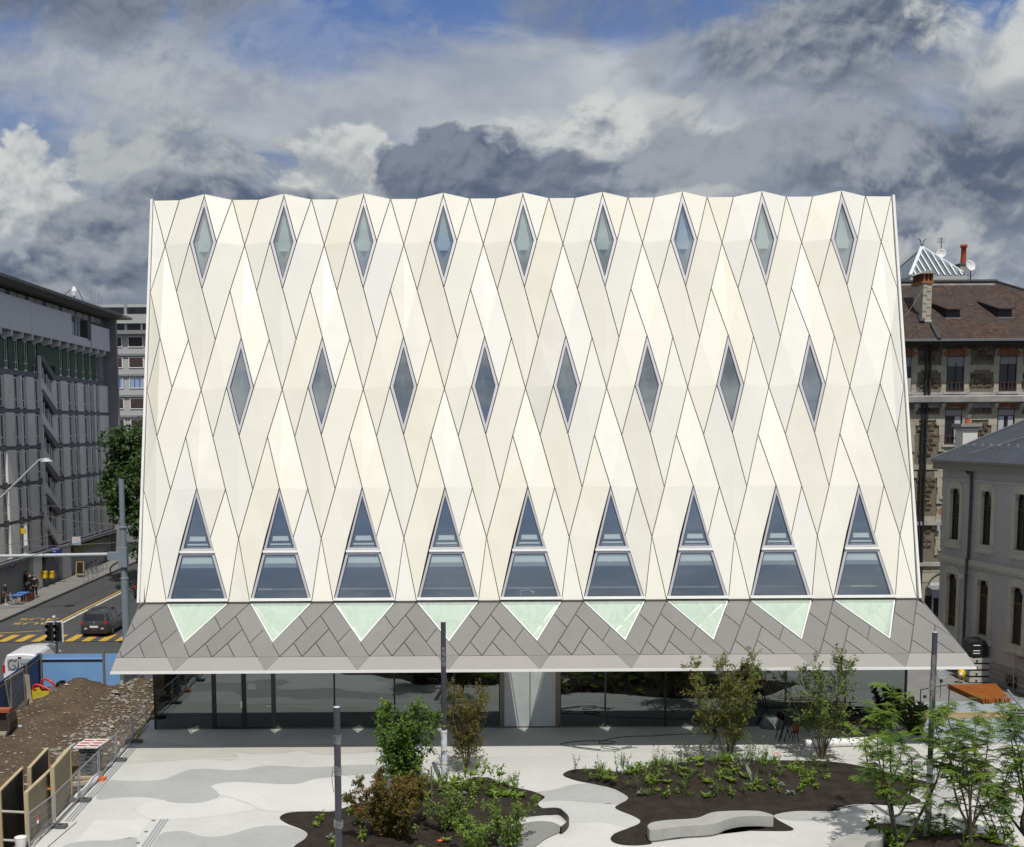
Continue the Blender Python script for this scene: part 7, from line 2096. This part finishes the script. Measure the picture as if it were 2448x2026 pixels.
# low site fence along the plaza edge
FP = [(67, 2030), (131, 1979), (190, 1916), (237, 1866), (278, 1820), (317, 1775), (352, 1735)]
fps = [G(*q) for q in FP]
FLAB = ['nearest', 'second nearest', 'third', 'fourth', 'fifth', 'farthest']
def fence_panel(a, c, label):
    t = thing('mesh_barrier', label, 'fence panel', tuple(a), 'mesh fence panels along the plaza edge')
    a = Vector((a.x, a.y, 0)) + (c - a).normalized() * .10; c = c - (c - a).normalized() * .10
    hh = 1.12
    for p in (a, c): MB().tube([p + Vector((0, 0, .06)), p + Vector((0, 0, hh))], .022, 7).build('upright', M_steel, t)
    for z in (.14, hh - .02): MB().tube([a + Vector((0, 0, z)), c + Vector((0, 0, z))], .018, 6).build('rail', M_steel, t)
    w_ = MB()
    n_ = 22
    for k in range(1, n_):
        p = a.lerp(c, k / n_); w_.tube([p + Vector((0, 0, .14)), p + Vector((0, 0, hh - .02))], .0028, 3, cap=False)
    for z in (.38, .62, .86): w_.tube([a + Vector((0, 0, z)), c + Vector((0, 0, z))], .0028, 3, cap=False)
    w_.build('wire_mesh', M_steel, t)['kind'] = 'stuff'
    return t
for k in range(6):
    t = fence_panel(fps[k], fps[k + 1], FLAB[k] + ' low mesh fence panel along the left plaza edge')
    if k in (0, 4):
        p = fps[k].lerp(fps[k + 1], .35 if k == 0 else .12) + Vector((.03, -.01, .75))
        tg = thing('warning_tag', ('small red and white tag tied to the nearest mesh fence panel', 'small red reflector on the fifth mesh fence panel')[k // 4], 'tag', tuple(p))
        MB().lathe(p, [(0, -.01), (.055, -.01), (.055, .01), (0, .01)], 10, 'X').build('disc', mat('reflector_red', (.65, .02, .02), .4), tg)
        MB().box(p.x - .02, p.x + .03, p.y - .015, p.y + .015, p.z - .16, p.z - .05).build('white_strip', M_white, tg)
M_orf = mat('foot_orange', (.60, .13, .04), .6, .1)
for k, p in enumerate(fps[1:6]):
    org = k == 2
    t = thing('ballast_block', ('grey rubber fence foot nearest the lower picture edge', 'grey rubber fence foot beside the white fleece', 'orange plastic fence foot in front of the stacked feet', 'grey rubber fence foot beside the sunlit drain end', 'grey rubber fence foot in the canopy shade')[k], 'fence foot', tuple(p))
    w_ = .17 if not org else .2
    for s in ((-1, 1) if not org else (0,)):
        c_ = p + Vector((s * .19 + .04, -s * .02, 0))
        MB().prism([c_ + Vector((-w_, -.14, 0)), c_ + Vector((w_, -.14, 0)), c_ + Vector((w_, .14, 0)), c_ + Vector((-w_, .14, 0))], (0, 0, .11)).build('block', M_orf if org else M_foot, t)
        MB().box(c_.x - w_ * .6, c_.x + w_ * .2, c_.y - .06, c_.y + .06, .111, .125).build('pocket', mat('pocket_red', (.42, .08, .03), .6) if org else M_black, t)
p = G(50, 2026, 0); t = thing('white_bucket', 'white bucket lid showing at the foot of the nearest fence', 'bucket', tuple(p))
MB().lathe(p, [(0, .0), (.15, 0), (.18, .30), (.19, .33), (.15, .335), (0, .33)], 16).build('body', M_white, t)
tag(MB().bar(G(322, 1768, .03), G(352, 1722, .03), .06, .04).build('yellow_strip', M_sy), 'thin yellow strip along the glass corner beside the rubble', 'strip')

# ================================================================== trees, shrubs and bed plants
M_barkg = mat('bark_grey_tan', (.21, .165, .11), .85, .25, 6)
M_barkd = mat('bark_dark', (.05, .042, .034), .9, .25, 6)
M_barkb = mat('bark_brown', (.13, .10, .065), .9, .25, 6)
L_hazel = leafmat('leaf_hazel', (.11, .19, .036), (.055, .11, .018))
L_olive = leafmat('leaf_olive', (.165, .18, .028), (.11, .095, .018))
L_olive2 = leafmat('leaf_bronze', (.165, .13, .026), (.075, .070, .016))
L_red = leafmat('leaf_red', (.22, .095, .020), (.13, .115, .020), .3)
L_light = leafmat('leaf_light', (.22, .31, .055), (.15, .23, .035))
L_green = leafmat('leaf_green', (.13, .20, .042), (.08, .125, .026))
L_fern = leafmat('leaf_feathery', (.225, .315, .052), (.145, .225, .034), .4)
L_fern2 = leafmat('leaf_feathery_deep', (.105, .19, .040), (.065, .13, .030), .35)
L_dark = leafmat('leaf_street', (.055, .105, .018), (.022, .048, .010), .25)
L_grey = leafmat('leaf_silver', (.26, .30, .24), (.19, .23, .18), .2)
def rv(r=rnd):
    while True:
        v = Vector((r.uniform(-1, 1), r.uniform(-1, 1), r.uniform(-1, 1)))
        if .05 < v.length < 1: return v.normalized()
def leaf(mb, p, d, up, L_, W_):
    d = d.normalized(); s = d.cross(up)
    s = s.normalized() if s.length > 1e-4 else Vector((1, 0, 0))
    n = s.cross(d)
    m_ = p + d * L_ * .5 + n * L_ * .06; t_ = p + d * L_ - n * L_ * .12
    mb.poly([p, m_ + s * W_ * .5, t_, m_ - s * W_ * .5])
def limb(a, d, L_, bend, r):
    """curved twig: points from a along d, pulled upwards by bend"""
    pts = [a]; d = d.normalized()
    for k in range(5):
        d = (d + Vector((r.uniform(-.16, .16), r.uniform(-.16, .16), bend + r.uniform(-.1, .1)))).normalized()
        pts.append(pts[-1] + d * L_ / 5)
    return pts
def shrub(name, label, cat, base, h, spread, stems, bare, leaves, leafs, bark, seed, r0=.025, dens=1.0, lean=(0, 0), group=None, crown=None, stake=False):
    """many-stemmed shrub or small tree: stems fan out from one foot, twigs carry single leaves"""
    r = random.Random(seed)
    t = thing(name, label, cat, base, group)
    base = Vector(base)
    wood = MB(); tips = []
    for k in range(stems):
        a = 2 * math.pi * (k + r.uniform(-.3, .3)) / stems; out = spread * r.uniform(.35, 1.0) * (1 if k % 3 else .45)
        top = base + Vector((math.cos(a) * out + lean[0], math.sin(a) * out * .9 + lean[1], h * r.uniform(.72, 1.0)))
        mid = base.lerp(top, .42) + Vector((math.cos(a) * out * .03, math.sin(a) * out * .03, -h * .02)) + rv(r) * spread * .05
        st = spline([base + Vector((math.cos(a) * .06, math.sin(a) * .06, -.1)), base.lerp(mid, .5) + rv(r) * .03, mid, mid.lerp(top, .5) + rv(r) * spread * .07, top], 4)
        n = len(st)
        wood.tube(st, [r0 * r.uniform(.75, 1.1) * (1 - .82 * q / (n - 1)) for q in range(n)], 6)
        for q in range(n):
            f_ = q / (n - 1)
            if f_ < bare or r.random() < .12: continue
            for _ in range(3 if f_ < .9 else 4):
                d = Vector((math.cos(a) * .5, math.sin(a) * .5, .35)) + rv(r) * 1.0
                tw = limb(st[q], d, h * .22 * r.uniform(.5, 1.15) * (1.15 - f_ * .45), .10, r)
                wood.tube(tw, [r0 * .26 * (1 - .8 * z / 5) for z in range(6)], 4, cap=False)
                tips.append(tw)
                if r.random() < .75:
                    tw2 = limb(tw[2], rv(r) + d * .6, h * .12 * r.uniform(.6, 1.2), .05, r)
                    wood.tube(tw2, [r0 * .18 * (1 - .8 * z / 5) for z in range(6)], 3, cap=False); tips.append(tw2)
    wood.build('stem', bark, t, smooth=True)
    mbs = [MB() for _ in leafs]
    for tw in tips:
        q = r.random()
        mi = 0 if len(leafs) == 1 else (0 if q < .62 else 1)
        for j in range(1, 6):
            for _ in range(max(1, int(leaves * dens * r.uniform(.5, 1.5) / 5))):
                p = tw[j].lerp(tw[j - 1], r.random()) + rv(r) * .035
                L_ = leafs[mi][1] * r.uniform(.65, 1.25)
                d = (rv(r) + Vector((0, 0, -.15)) + (tw[5] - tw[0]).normalized() * .5)
                leaf(mbs[mi], p, d, Vector((r.uniform(-.5, .5), r.uniform(-.6, .2), 1)), L_, L_ * leafs[mi][2])
    for m_, lf in zip(mbs, leafs):
        if m_.f: m_.build('foliage', lf[0], t)
    if stake:
        for s in (-1, 1):
            MB().tube([base + Vector((s * .25, 0, h * .36)), base + Vector((s * .85, -.1, .15))], .004, 4).build('guy_strap', mat('strap_pale', (.5, .5, .52), .6), t)
    return t
def at_bed(px, py, bed):
    g = G(px, py)
    for _ in range(3): g = G(px, py, .014 + max(0, bed_height(bed, g.x, g.y)))
    return g
b1 = at_bed(966, 1882, 'b1')
shrub('hazel_shrub', 'dense bright green shrub with round leaves beside the white pole sleeve', 'shrub', b1, 2.95, 1.30, 12, .22, 17, [(L_hazel, .105, .82), (L_light, .085, .75)], M_barkd, 11, .022, 1.0)
b2_ = at_bed(1116, 1846, 'b1')
shrub('olive_shrub', 'tall bronze green shrub on bare pale stems behind the lamp pole', 'shrub', b2_, 3.3, 1.0, 9, .34, 17, [(L_olive2, .085, .5), (L_olive, .08, .5)], M_barkg, 23, .026, 1.1)
b3_ = at_bed(938, 1995, 'b1')
shrub('red_shrub', 'low red brown shrub with small dense leaves near the nearest lamp pole', 'shrub', b3_, 1.75, 1.75, 17, .05, 26, [(L_olive2, .075, .6), (L_red, .07, .6)], M_barkb, 31, .018, 1.15)
shrub('red_shrub', 'small red tipped shrub between the red brown shrub and the green one', 'shrub', at_bed(968, 1930, 'b1'), 1.15, .45, 7, .10, 15, [(L_red, .07, .6), (L_red, .06, .6)], M_barkb, 32, .015)
shrub('light_shrub', 'loose light green shrub in the middle of the left soil bed', 'shrub', at_bed(1080, 1985, 'b1'), 1.25, 1.0, 8, .25, 3.2, [(L_green, .085, .7), (L_light, .08, .7)], M_barkb, 37, .014, .9)
shrub('light_shrub', 'airy light green shrub before the sunken basin', 'shrub', at_bed(1218, 2026, 'b1'), 1.6, 1.1, 7, .25, 2.2, [(L_green, .09, .75), (L_light, .08, .7)], M_barkb, 41, .013, .8)
shrub('twiggy_shrub', 'thin twiggy shrub with few leaves at the lower picture edge, left bed', 'shrub', at_bed(1135, 2045, 'b1'), 1.15, .9, 10, .15, 2, [(L_light, .075, .7), (L_green, .06, .7)], M_barkb, 43, .010, .6)
t5 = at_bed(1742, 1826, 'b2')
shrub('multi_stem_tree', 'olive green multi-stemmed small tree on the wide soil mound, left one', 'tree', t5, 4.15, 1.85, 10, .38, 20, [(L_olive, .105, .6), (L_green, .095, .6)], M_barkg, 53, .036, 1.0, stake=True)
t6 = at_bed(1966, 1814, 'b2')
shrub('multi_stem_tree', 'sparser multi-stemmed small tree with round green leaves on the wide mound, right one', 'tree', t6, 4.05, 1.80, 10, .40, 12, [(L_green, .115, .9), (L_olive, .09, .7)], M_barkg, 61, .036, .9, stake=True)

def frond(mb, p, d, r, L_):
    """pinnate leaf: an arching rib with pairs of narrow leaflets"""
    d = d.normalized(); pts = [p]
    for k in range(6):
        d = (d + Vector((0, 0, -.16))).normalized(); pts.append(pts[-1] + d * L_ / 6)
    for k in range(1, 7):
        tg = (pts[k] - pts[k - 1]).normalized(); s = tg.cross(Vector((0, 0, 1)))
        s = s.normalized() if s.length > .05 else Vector((1, 0, 0))
        for sg in (-1, 1):
            for o_ in (0, .5):
                q = pts[k - 1].lerp(pts[k], o_)
                leaf(mb, q, tg * .55 + s * sg + Vector((0, 0, -.15)), Vector((0, 0, 1)), L_ * (.30 - .022 * k) * r.uniform(.8, 1.1), L_ * .075)
    leaf(mb, pts[-1], d, Vector((0, 0, 1)), L_ * .2, L_ * .06)
def feather_tree(label, base, limbs, seed, mats=(L_fern, L_fern2), L_=.36, r0=.055, extra=1.0):
    """open tree with feathery leaf whorls; limbs = lists of photo pixels traced from the foot outwards with a depth offset"""
    r = random.Random(seed); base = Vector(base)
    t = thing('feathery_tree', label, 'tree', base)
    wood = MB(); mbs = [MB(), MB()]
    for li, lm in enumerate(limbs):
        pts = []
        for k, q in enumerate(lm[1:]):
            f_ = (k + 1) / (len(lm) - 1); pts.append(P(q[0], q[1], base.y + lm[0] * f_))
        st = spline([base + Vector((0, 0, -.1)), *pts], 4); n = len(st)
        th = r0 * (1 if li < 3 else .62)
        wood.tube(st, [th * (1 - .78 * q / (n - 1)) for q in range(n)], 7)
        tot = n
        for q in range(int(n * .42), n):
            f_ = q / (n - 1)
            nb = 2 if r.random() < .62 * extra else (1 if r.random() < .8 else 0)
            for _ in range(nb):
                tw = limb(st[q], rv(r) * .9 + Vector((0, 0, .5)), r.uniform(.35, .8), .18, r)
                wood.tube(tw, [th * .22 * (1 - .75 * z / 5) for z in range(6)], 4, cap=False)
                m_ = mbs[0] if r.random() < .62 else mbs[1]
                for _k in range(int(r.uniform(5, 9))):
                    a = r.uniform(0, 6.283)
                    frond(m_, tw[5], Vector((math.cos(a), math.sin(a), r.uniform(.0, .9))), r, L_ * r.uniform(.7, 1.2))
                for _k in range(3):
                    a = r.uniform(0, 6.283); frond(m_, tw[3], Vector((math.cos(a), math.sin(a), r.uniform(.1, .6))), r, L_ * r.uniform(.6, .95))
    wood.build('trunk', M_barkd if seed % 2 else M_barkb, t, smooth=True)
    for m_, mm in zip(mbs, mats):
        if m_.f: m_.build('foliage', mm, t)
    return t
qq = lambda *a: [(1950 + x / 4.217, 1640 + y / 4.217) for x, y in a]
gH = at_bed(2150, 2026, 'b3')
feather_tree('dark stemmed feathery tree leaning over the curved bench at the right', (gH.x, gH.y, gH.z), [
    [-.5] + qq((760, 1320), (720, 1160), (610, 1050), (540, 950)),
    [.4] + qq((780, 1350), (860, 1280), (960, 1060), (980, 900), (960, 720)),
    [.3] + qq((1000, 1400), (1130, 1150), (1210, 980), (1260, 820), (1320, 640)),
    [-.6] + qq((730, 1150), (680, 950), (680, 760), (640, 620)),
    [.8] + qq((740, 1180), (780, 960), (860, 700), (910, 540)),
    [1.2] + qq((720, 1100), (560, 900), (500, 640), (490, 420)),
    [1.6] + qq((740, 1100), (640, 760), (620, 470), (610, 330)),
    [1.9] + qq((760, 1100), (760, 560), (760, 250), (755, 130)),
], 71, L_=.33)
gI = at_bed(2322, 2012, 'b3')
feather_tree('thick bright green feathery tree between the wrapped pole and the right edge', (gI.x, gI.y, gI.z), [
    [.3] + qq((1530, 1400), (1450, 1230), (1400, 1050), (1370, 900), (1340, 620)),
    [-.3] + qq((1560, 1350), (1550, 1120), (1500, 1000), (1480, 800), (1450, 560)),
    [.4] + qq((1590, 1400), (1680, 1250), (1800, 1120), (1900, 980), (1960, 820)),
    [.9] + qq((1560, 1250), (1580, 950), (1600, 700), (1620, 560)),
    [-.6] + qq((1590, 1380), (1640, 1130), (1700, 860), (1740, 560), (1750, 400)),
    [.8] + qq((1520, 1250), (1420, 900), (1300, 640), (1230, 500), (1210, 420)),
    [1.5] + qq((1560, 1200), (1500, 700), (1360, 420), (1330, 300)),
], 72, L_=.36, extra=1.25)
feather_tree('feathery tree cut by the right picture edge, nearest one', (G(2440, 2026).x + .2, 34.0, .1), [
    [.3] + qq((2080, 1450), (2110, 1200), (2080, 900), (2040, 640), (1990, 520)),
    [-.3] + qq((2090, 1400), (2150, 1100), (2180, 800), (2150, 500)),
    [.6] + qq((2060, 1450), (1960, 1320), (1880, 1230), (1830, 1180)),
    [.9] + qq((2110, 1200), (2000, 700), (1960, 470), (1930, 400)),
    [.2] + qq((2120, 1300), (2200, 900), (2220, 600)),
], 73, L_=.34, extra=1.2)
feather_tree('slender sapling with a single leaf tuft before the slate paving', (G(2330, 1850).x, 41.5, .0), [
    [.0] + qq((1605, 700), (1607, 480), (1612, 260)),
], 76, mats=(L_fern2, L_fern2), L_=.30, r0=.022, extra=.2)
feather_tree('young low feathery shrub around the foot of the wrapped pole', (gC.x + .25, gC.y - .3, .25), [
    [-.1] + qq((1150, 1480), (1120, 1400)), [.1] + qq((1230, 1520), (1240, 1380)), [-.2] + qq((1060, 1560), (1040, 1470)), [0] + qq((1300, 1560), (1350, 1470)),
], 75, L_=.26, r0=.016, extra=1.0)
feather_tree('drooping feathery sapling with thin dark stems low at the right edge', (G(2385, 2030).x, 34.6, .1), [
    [.1] + qq((1780, 1480), (1700, 1320), (1640, 1150), (1560, 1060)),
    [-.2] + qq((1830, 1500), (1760, 1300), (1740, 1180)),
    [.2] + qq((1900, 1500), (1850, 1350), (1800, 1200)),
    [-.4] + qq((1960, 1560), (1930, 1450), (1880, 1380)),
], 77, L_=.24, r0=.030, extra=.5)
p = at_bed(2120, 1878, 'b2'); t = thing('red_label', 'small red plant label hanging on the dark stemmed tree', 'label', tuple(P(2117, 1876, gH.y - .1)))
q = P(2117, 1876, gH.y - .1); MB().box(q.x - .035, q.x + .035, q.y - .01, q.y + .01, q.z - .06, q.z + .05).build('tag', mat('label_red', (.55, .03, .02), .5), t)

# ---- crumbs of soil on the beds
M_clod = mat('soil_crumb', (.060, .047, .037), .95, .35, 8, spec=.1, rand=.3)
for bed, outl, n_ in (('b1', bed1, 1500), ('b2', bed2, 2600), ('b3', bed3, 700)):
    cb_ = MB(); xs_ = [p[0] for p in outl]; ys_ = [p[1] for p in outl]; c_ = 0
    while c_ < n_:
        x, y = rnd.uniform(min(xs_), max(xs_)), rnd.uniform(min(ys_), max(ys_)); c_ += 1
        if inside((x, y), outl):
            r_ = rnd.choice((.012, .015, .02, .02, .028, .04)); rock(cb_, Vector((x, y, .014 + max(0, bed_height(bed, x, y)) + r_ * .15)), r_)
    tag(cb_.build('soil_crumbs', M_clod), 'loose crumbs of dark soil on the ' + {'b1': 'left', 'b2': 'wide', 'b3': 'right'}[bed] + ' bed', 'soil', kind='stuff')

# ---- bed plants: six small kinds, copied singly
def kind_leafy(r, mb):
    for k in range(5):
        a = r.uniform(0, 6.28); top = Vector((math.cos(a) * .09, math.sin(a) * .09, r.uniform(.12, .24)))
        mb.tube([Vector((0, 0, -.02)), top], [.006, .003], 3)
        for j in range(5): leaf(mb, top * (j + 1) / 5, rv(r) + Vector((0, 0, .2)), Vector((0, 0, 1)), r.uniform(.08, .13), .065)
def kind_rosette(r, mb):
    for k in range(16):
        a = k * 2.4; leaf(mb, Vector((0, 0, .01)), Vector((math.cos(a), math.sin(a), r.uniform(.35, 1.1))), Vector((0, 0, 1)), r.uniform(.14, .24), .06)
def kind_iris(r, mb):
    for k in range(11):
        a = r.uniform(0, 6.28); d = Vector((math.cos(a) * .35, math.sin(a) * .2, 1)); leaf(mb, Vector((math.cos(a) * .04, math.sin(a) * .03, 0)), d, Vector((math.sin(a), math.cos(a), .2)), r.uniform(.3, .5), .04)
def kind_tuft(r, mb):
    for k in range(34):
        a = r.uniform(0, 6.28); leaf(mb, Vector((math.cos(a) * .03, math.sin(a) * .03, 0)), Vector((math.cos(a), math.sin(a), r.uniform(.5, 1.6))), Vector((0, 0, 1)), r.uniform(.16, .32), .016)
def kind_tall(r, mb):
    for k in range(4):
        a = r.uniform(0, 6.28); top = Vector((math.cos(a) * .12, math.sin(a) * .12, r.uniform(.4, .75)))
        mb.tube([Vector((0, 0, -.02)), top * .5 + Vector((0, 0, .05)), top], [.006, .004, .002], 3)
        for j in range(9): leaf(mb, top * (j + 1) / 10, rv(r) + Vector((0, 0, .3)), Vector((0, 0, 1)), r.uniform(.06, .11), .04)
def kind_silver(r, mb):
    for k in range(26):
        d = rv(r); d.z = abs(d.z) * .5; leaf(mb, Vector((d.x * .04, d.y * .04, .02)), d, Vector((0, 0, 1)), r.uniform(.07, .12), .05)
KINDSP = [('leafy_herb', kind_leafy, L_light, 'leafy herb'), ('leaf_rosette', kind_rosette, L_light, 'broad-leaved rosette'), ('iris', kind_iris, L_grey, 'sword-leaved clump'), ('grass_tuft', kind_tuft, L_green, 'grass tuft'), ('tall_herb', kind_tall, L_green, 'thin upright weed'), ('silver_plant', kind_silver, L_grey, 'silver-leaved plant')]
protos = []
for nm, fn, mt_, lb in KINDSP:
    vs_ = []
    for s_ in range(3):
        mb = MB(); fn(random.Random(900 + s_ * 7 + len(nm)), mb); vs_.append(mb.mesh(nm, mt_))
    protos.append((nm, vs_, lb))
SOWN = []
SHORT = {'leafy_herb': 'leafy herbs', 'leaf_rosette': 'leaf rosettes', 'iris': 'iris clumps', 'grass_tuft': 'grass tufts', 'tall_herb': 'tall herbs', 'silver_plant': 'silver plants'}
def spot(bed, x, y):
    if bed == 'b2':
        row = 'behind the bench' if y < 39.9 else ('halfway up the mound' if y < 41.0 else ('on the wide mound crest' if y < 42.2 else 'on the far mound edge'))
        col_ = 'far left' if x < 6.2 else ('under the olive tree' if x < 8.6 else ('between the trees' if x < 10.8 else ('below the sparser tree' if x < 12.6 else 'right end')))
    elif bed == 'b1':
        row = 'at the left bed front' if y < 39.6 else ('on the left mound front' if y < 41 else 'on the left mound top')
        col_ = 'left side' if x < -.5 else ('by the sleeved pole' if x < .8 else ('middle' if x < 2.2 else 'right side'))
    else:
        row = 'in the right bed'; col_ = 'left of the feathery trees' if x < 15 else ('between feathery trunks' if x < 17.5 else 'near the right edge')
    return row + ', ' + col_
def sow(bed, outline, n, xr, yr, where, weights, seed, test=None, smin=.8, smax=1.5):
    r = random.Random(seed); done = 0; tries = 0; placed = []
    while done < n and tries < n * 60:
        tries += 1
        x, y = r.uniform(*xr), r.uniform(*yr)
        if not inside((x, y), outline) or (test and not test(x, y)): continue
        if any((x - a) ** 2 + (y - b) ** 2 < .20 ** 2 for a, b in placed): continue
        placed.append((x, y)); done += 1
        k = r.choices(range(6), weights)[0]
        nm, vs_, lb = protos[k]
        o = bpy.data.objects.new(nm, r.choice(vs_)); COL.objects.link(o)
        o.location = (x, y, .01 + max(0, bed_height(bed, x, y))); o.rotation_euler.z = r.uniform(0, 6.28)
        s = r.uniform(smin, smax); o.scale = (s, s, s * r.uniform(.9, 1.25))
        sz_ = 'tiny' if s < smin + (smax - smin) * .3 else ('middling' if s < smin + (smax - smin) * .68 else 'large')
        tag(o, sz_ + ' ' + lb + ' ' + spot(bed, x, y), 'plant', SHORT[nm] + {'b1': ' in the left bed', 'b2': ' in the wide bed', 'b3': ' in the right bed'}[bed])
        SOWN.append((o, nm, x, y))
sow('b2', bed2, 150, (4.5, 15.5), (38.6, 44.5), 'on the wide dark soil mound', (5, 4, .7, 3, 2.2, 1.2), 5, lambda x, y: bed_height('b2', x, y) > .14 and (x > 5.2))
sow('b2', bed2, 40, (3.5, 14.5), (41.3, 44.5), 'along the back edge of the wide mound', (2, 1, .2, 2, 5, .4), 6, lambda x, y: y > 42.4 or bed_height('b2', x, y) > .5)
sow('b1', bed1, 75, (-1.2, 3.3), (39.2, 43.3), 'on the left soil mound', (5, 4, .4, 3, 2.5, .5), 8, lambda x, y: bed_height('b1', x, y) > .12)
sow('b1', bed1, 16, (-5.0, 3.5), (35, 39), 'low on the left soil bed', (5, 3, .2, 2, 1, 1.2), 9)
sow('b3', bed3, 34, (13, 20.5), (32.5, 37), 'under the feathery trees', (4, 4, .2, 3, 2, .5), 10, smin=1.0, smax=1.9)
ONE = {'leafy_herb': 'a leafy herb', 'leaf_rosette': 'a rosette', 'iris': 'an iris', 'grass_tuft': 'a grass tuft', 'tall_herb': 'a tall weed', 'silver_plant': 'a silver plant'}
for rnd_ in range(2):
    seen = {}
    for q in SOWN: seen.setdefault(q[0]['label'], []).append(q)
    for lb_, qs in seen.items():
        if len(qs) < 2: continue
        for j, (o, nm, x, y) in enumerate(qs):
            near = sorted((z for z in SOWN if z[0] is not o), key=lambda z: (z[2] - x) ** 2 + (z[3] - y) ** 2)[0]
            if rnd_ == 0:
                if len((lb_ + ', next to ' + ONE[near[1]]).split()) < 17: o['label'] = lb_ + ', next to ' + ONE[near[1]]
            elif len(lb_.split()) < 15: o['label'] = lb_ + (' on its left' if near[2] < x else ' on its right')
for q in SOWN:
    l_ = q[0]['label'].replace(' next to', ' by').replace('on the wide mound crest', 'on the mound crest')
    while len(l_.split()) > 16:
        n0 = len(l_.split())
        for cut in ('middling ', ' side', ' the', ' leaved'):
            if len(l_.split()) > 16: l_ = l_.replace(cut, '', 1)
        if len(l_.split()) == n0: l_ = ' '.join(l_.split()[:16])
    q[0]['label'] = l_
for bed, px, py, lb in (('b2', 1858, 1812, 'small orange flower at the top of the wide soil mound'), ('b1', 1052, 2024, 'orange flower at the lower picture edge of the left bed')):
    g = at_bed(px, py, bed); t = thing('orange_flower', lb, 'flower', tuple(g))
    MB().tube([g, g + Vector((0, 0, .16))], .008, 4).build('stalk', L_green, t)
    b = MB()
    for k in range(8): leaf(b, g + Vector((0, 0, .17)), Vector((math.cos(k * .785), math.sin(k * .785), .35)), Vector((0, 0, 1)), .10, .07)
    b.build('petals', mat('petal_orange', (.75, .13, .02), .6), t)
g = at_bed(1033, 1925, 'b1'); t = thing('plant_stake', 'thin wooden stake standing in the left soil bed', 'stake', tuple(g))
MB().tube([g, Vector((g.x - .02, g.y, g.z + 1.35))], .022, 6).build('stick', mat('stake_wood', (.16, .13, .09), .8), t); MB().tube([(g.x - .02, g.y, g.z + 1.35), (g.x - .02, g.y, g.z + 1.5)], .024, 6).build('white_tip', M_white, t)
# planted trough and dark bush at the glass corner
dg = G(2182, 1752)
shrub('dark_bush', 'dark bush in the shade beside the glass corner at the right', 'shrub', (dg.x, dg.y - .2, 0), 1.35, .8, 9, .05, 16, [(L_green, .10, .7), (L_olive2, .09, .7)], M_barkd, 97, .016)

# ---- street trees beyond the museum
def street_tree(label, x, y, h, rx, rz_, seed, z0=2.6, n=5200, leaf_l=.42):
    r = random.Random(seed)
    t = thing('street_tree', label, 'tree', (x, y, 0), 'dark street trees behind the museum')
    tr = MB(); tr.tube(spline([(x, y, -.05), (x + .1, y, 1.6), (x - .1, y + .1, 4), (x, y, h * .62)], 4), [.32, .30, .29, .28, .27, .26, .25, .24, .22, .2, .18, .15, .12], 8)
    cl = []
    for k in range(34):
        v = rv(r); f_ = r.uniform(.45, 1.0)
        c = Vector((x + v.x * rx * f_, y + v.y * rx * f_, z0 + (h - z0) * .5 + v.z * (h - z0) * .46 * f_)); cl.append((c, r.uniform(.9, 1.9)))
        tr.tube(spline([(x, y, z0 + r.uniform(0, h * .4)), ((x + c.x) / 2, (y + c.y) / 2, (c.z + z0) / 2 + .4), c], 3), [.10, .09, .08, .06, .05, .04, .02][:7], 5)
    tr.build('trunk', M_barkd, t, smooth=True)
    mb = MB()
    for k in range(n):
        c, rr = r.choice(cl); d = rv(r); p = c + Vector((d.x * rr, d.y * rr, d.z * rr * .75)) * (r.random() ** .33)
        leaf(mb, p, rv(r) + d * .6, Vector((r.uniform(-.4, .4), -.3, 1)), leaf_l * r.uniform(.6, 1.3), leaf_l * .62)
    mb.build('crown', L_dark, t)
street_tree('tall dark green street tree whose crown shows left of the museum', -24.9, 99, 14.5, 4.6, 5, 3, z0=4.4, n=9000)
street_tree('second dark street tree half hidden by the museum edge, further up the street', -22.0, 92, 12.2, 4.2, 5, 4, z0=2.6, n=7500)
street_tree('lower dark street tree at the far end of the pavement', -27.2, 114, 9.5, 3.6, 4, 6, z0=1.6, n=5000)
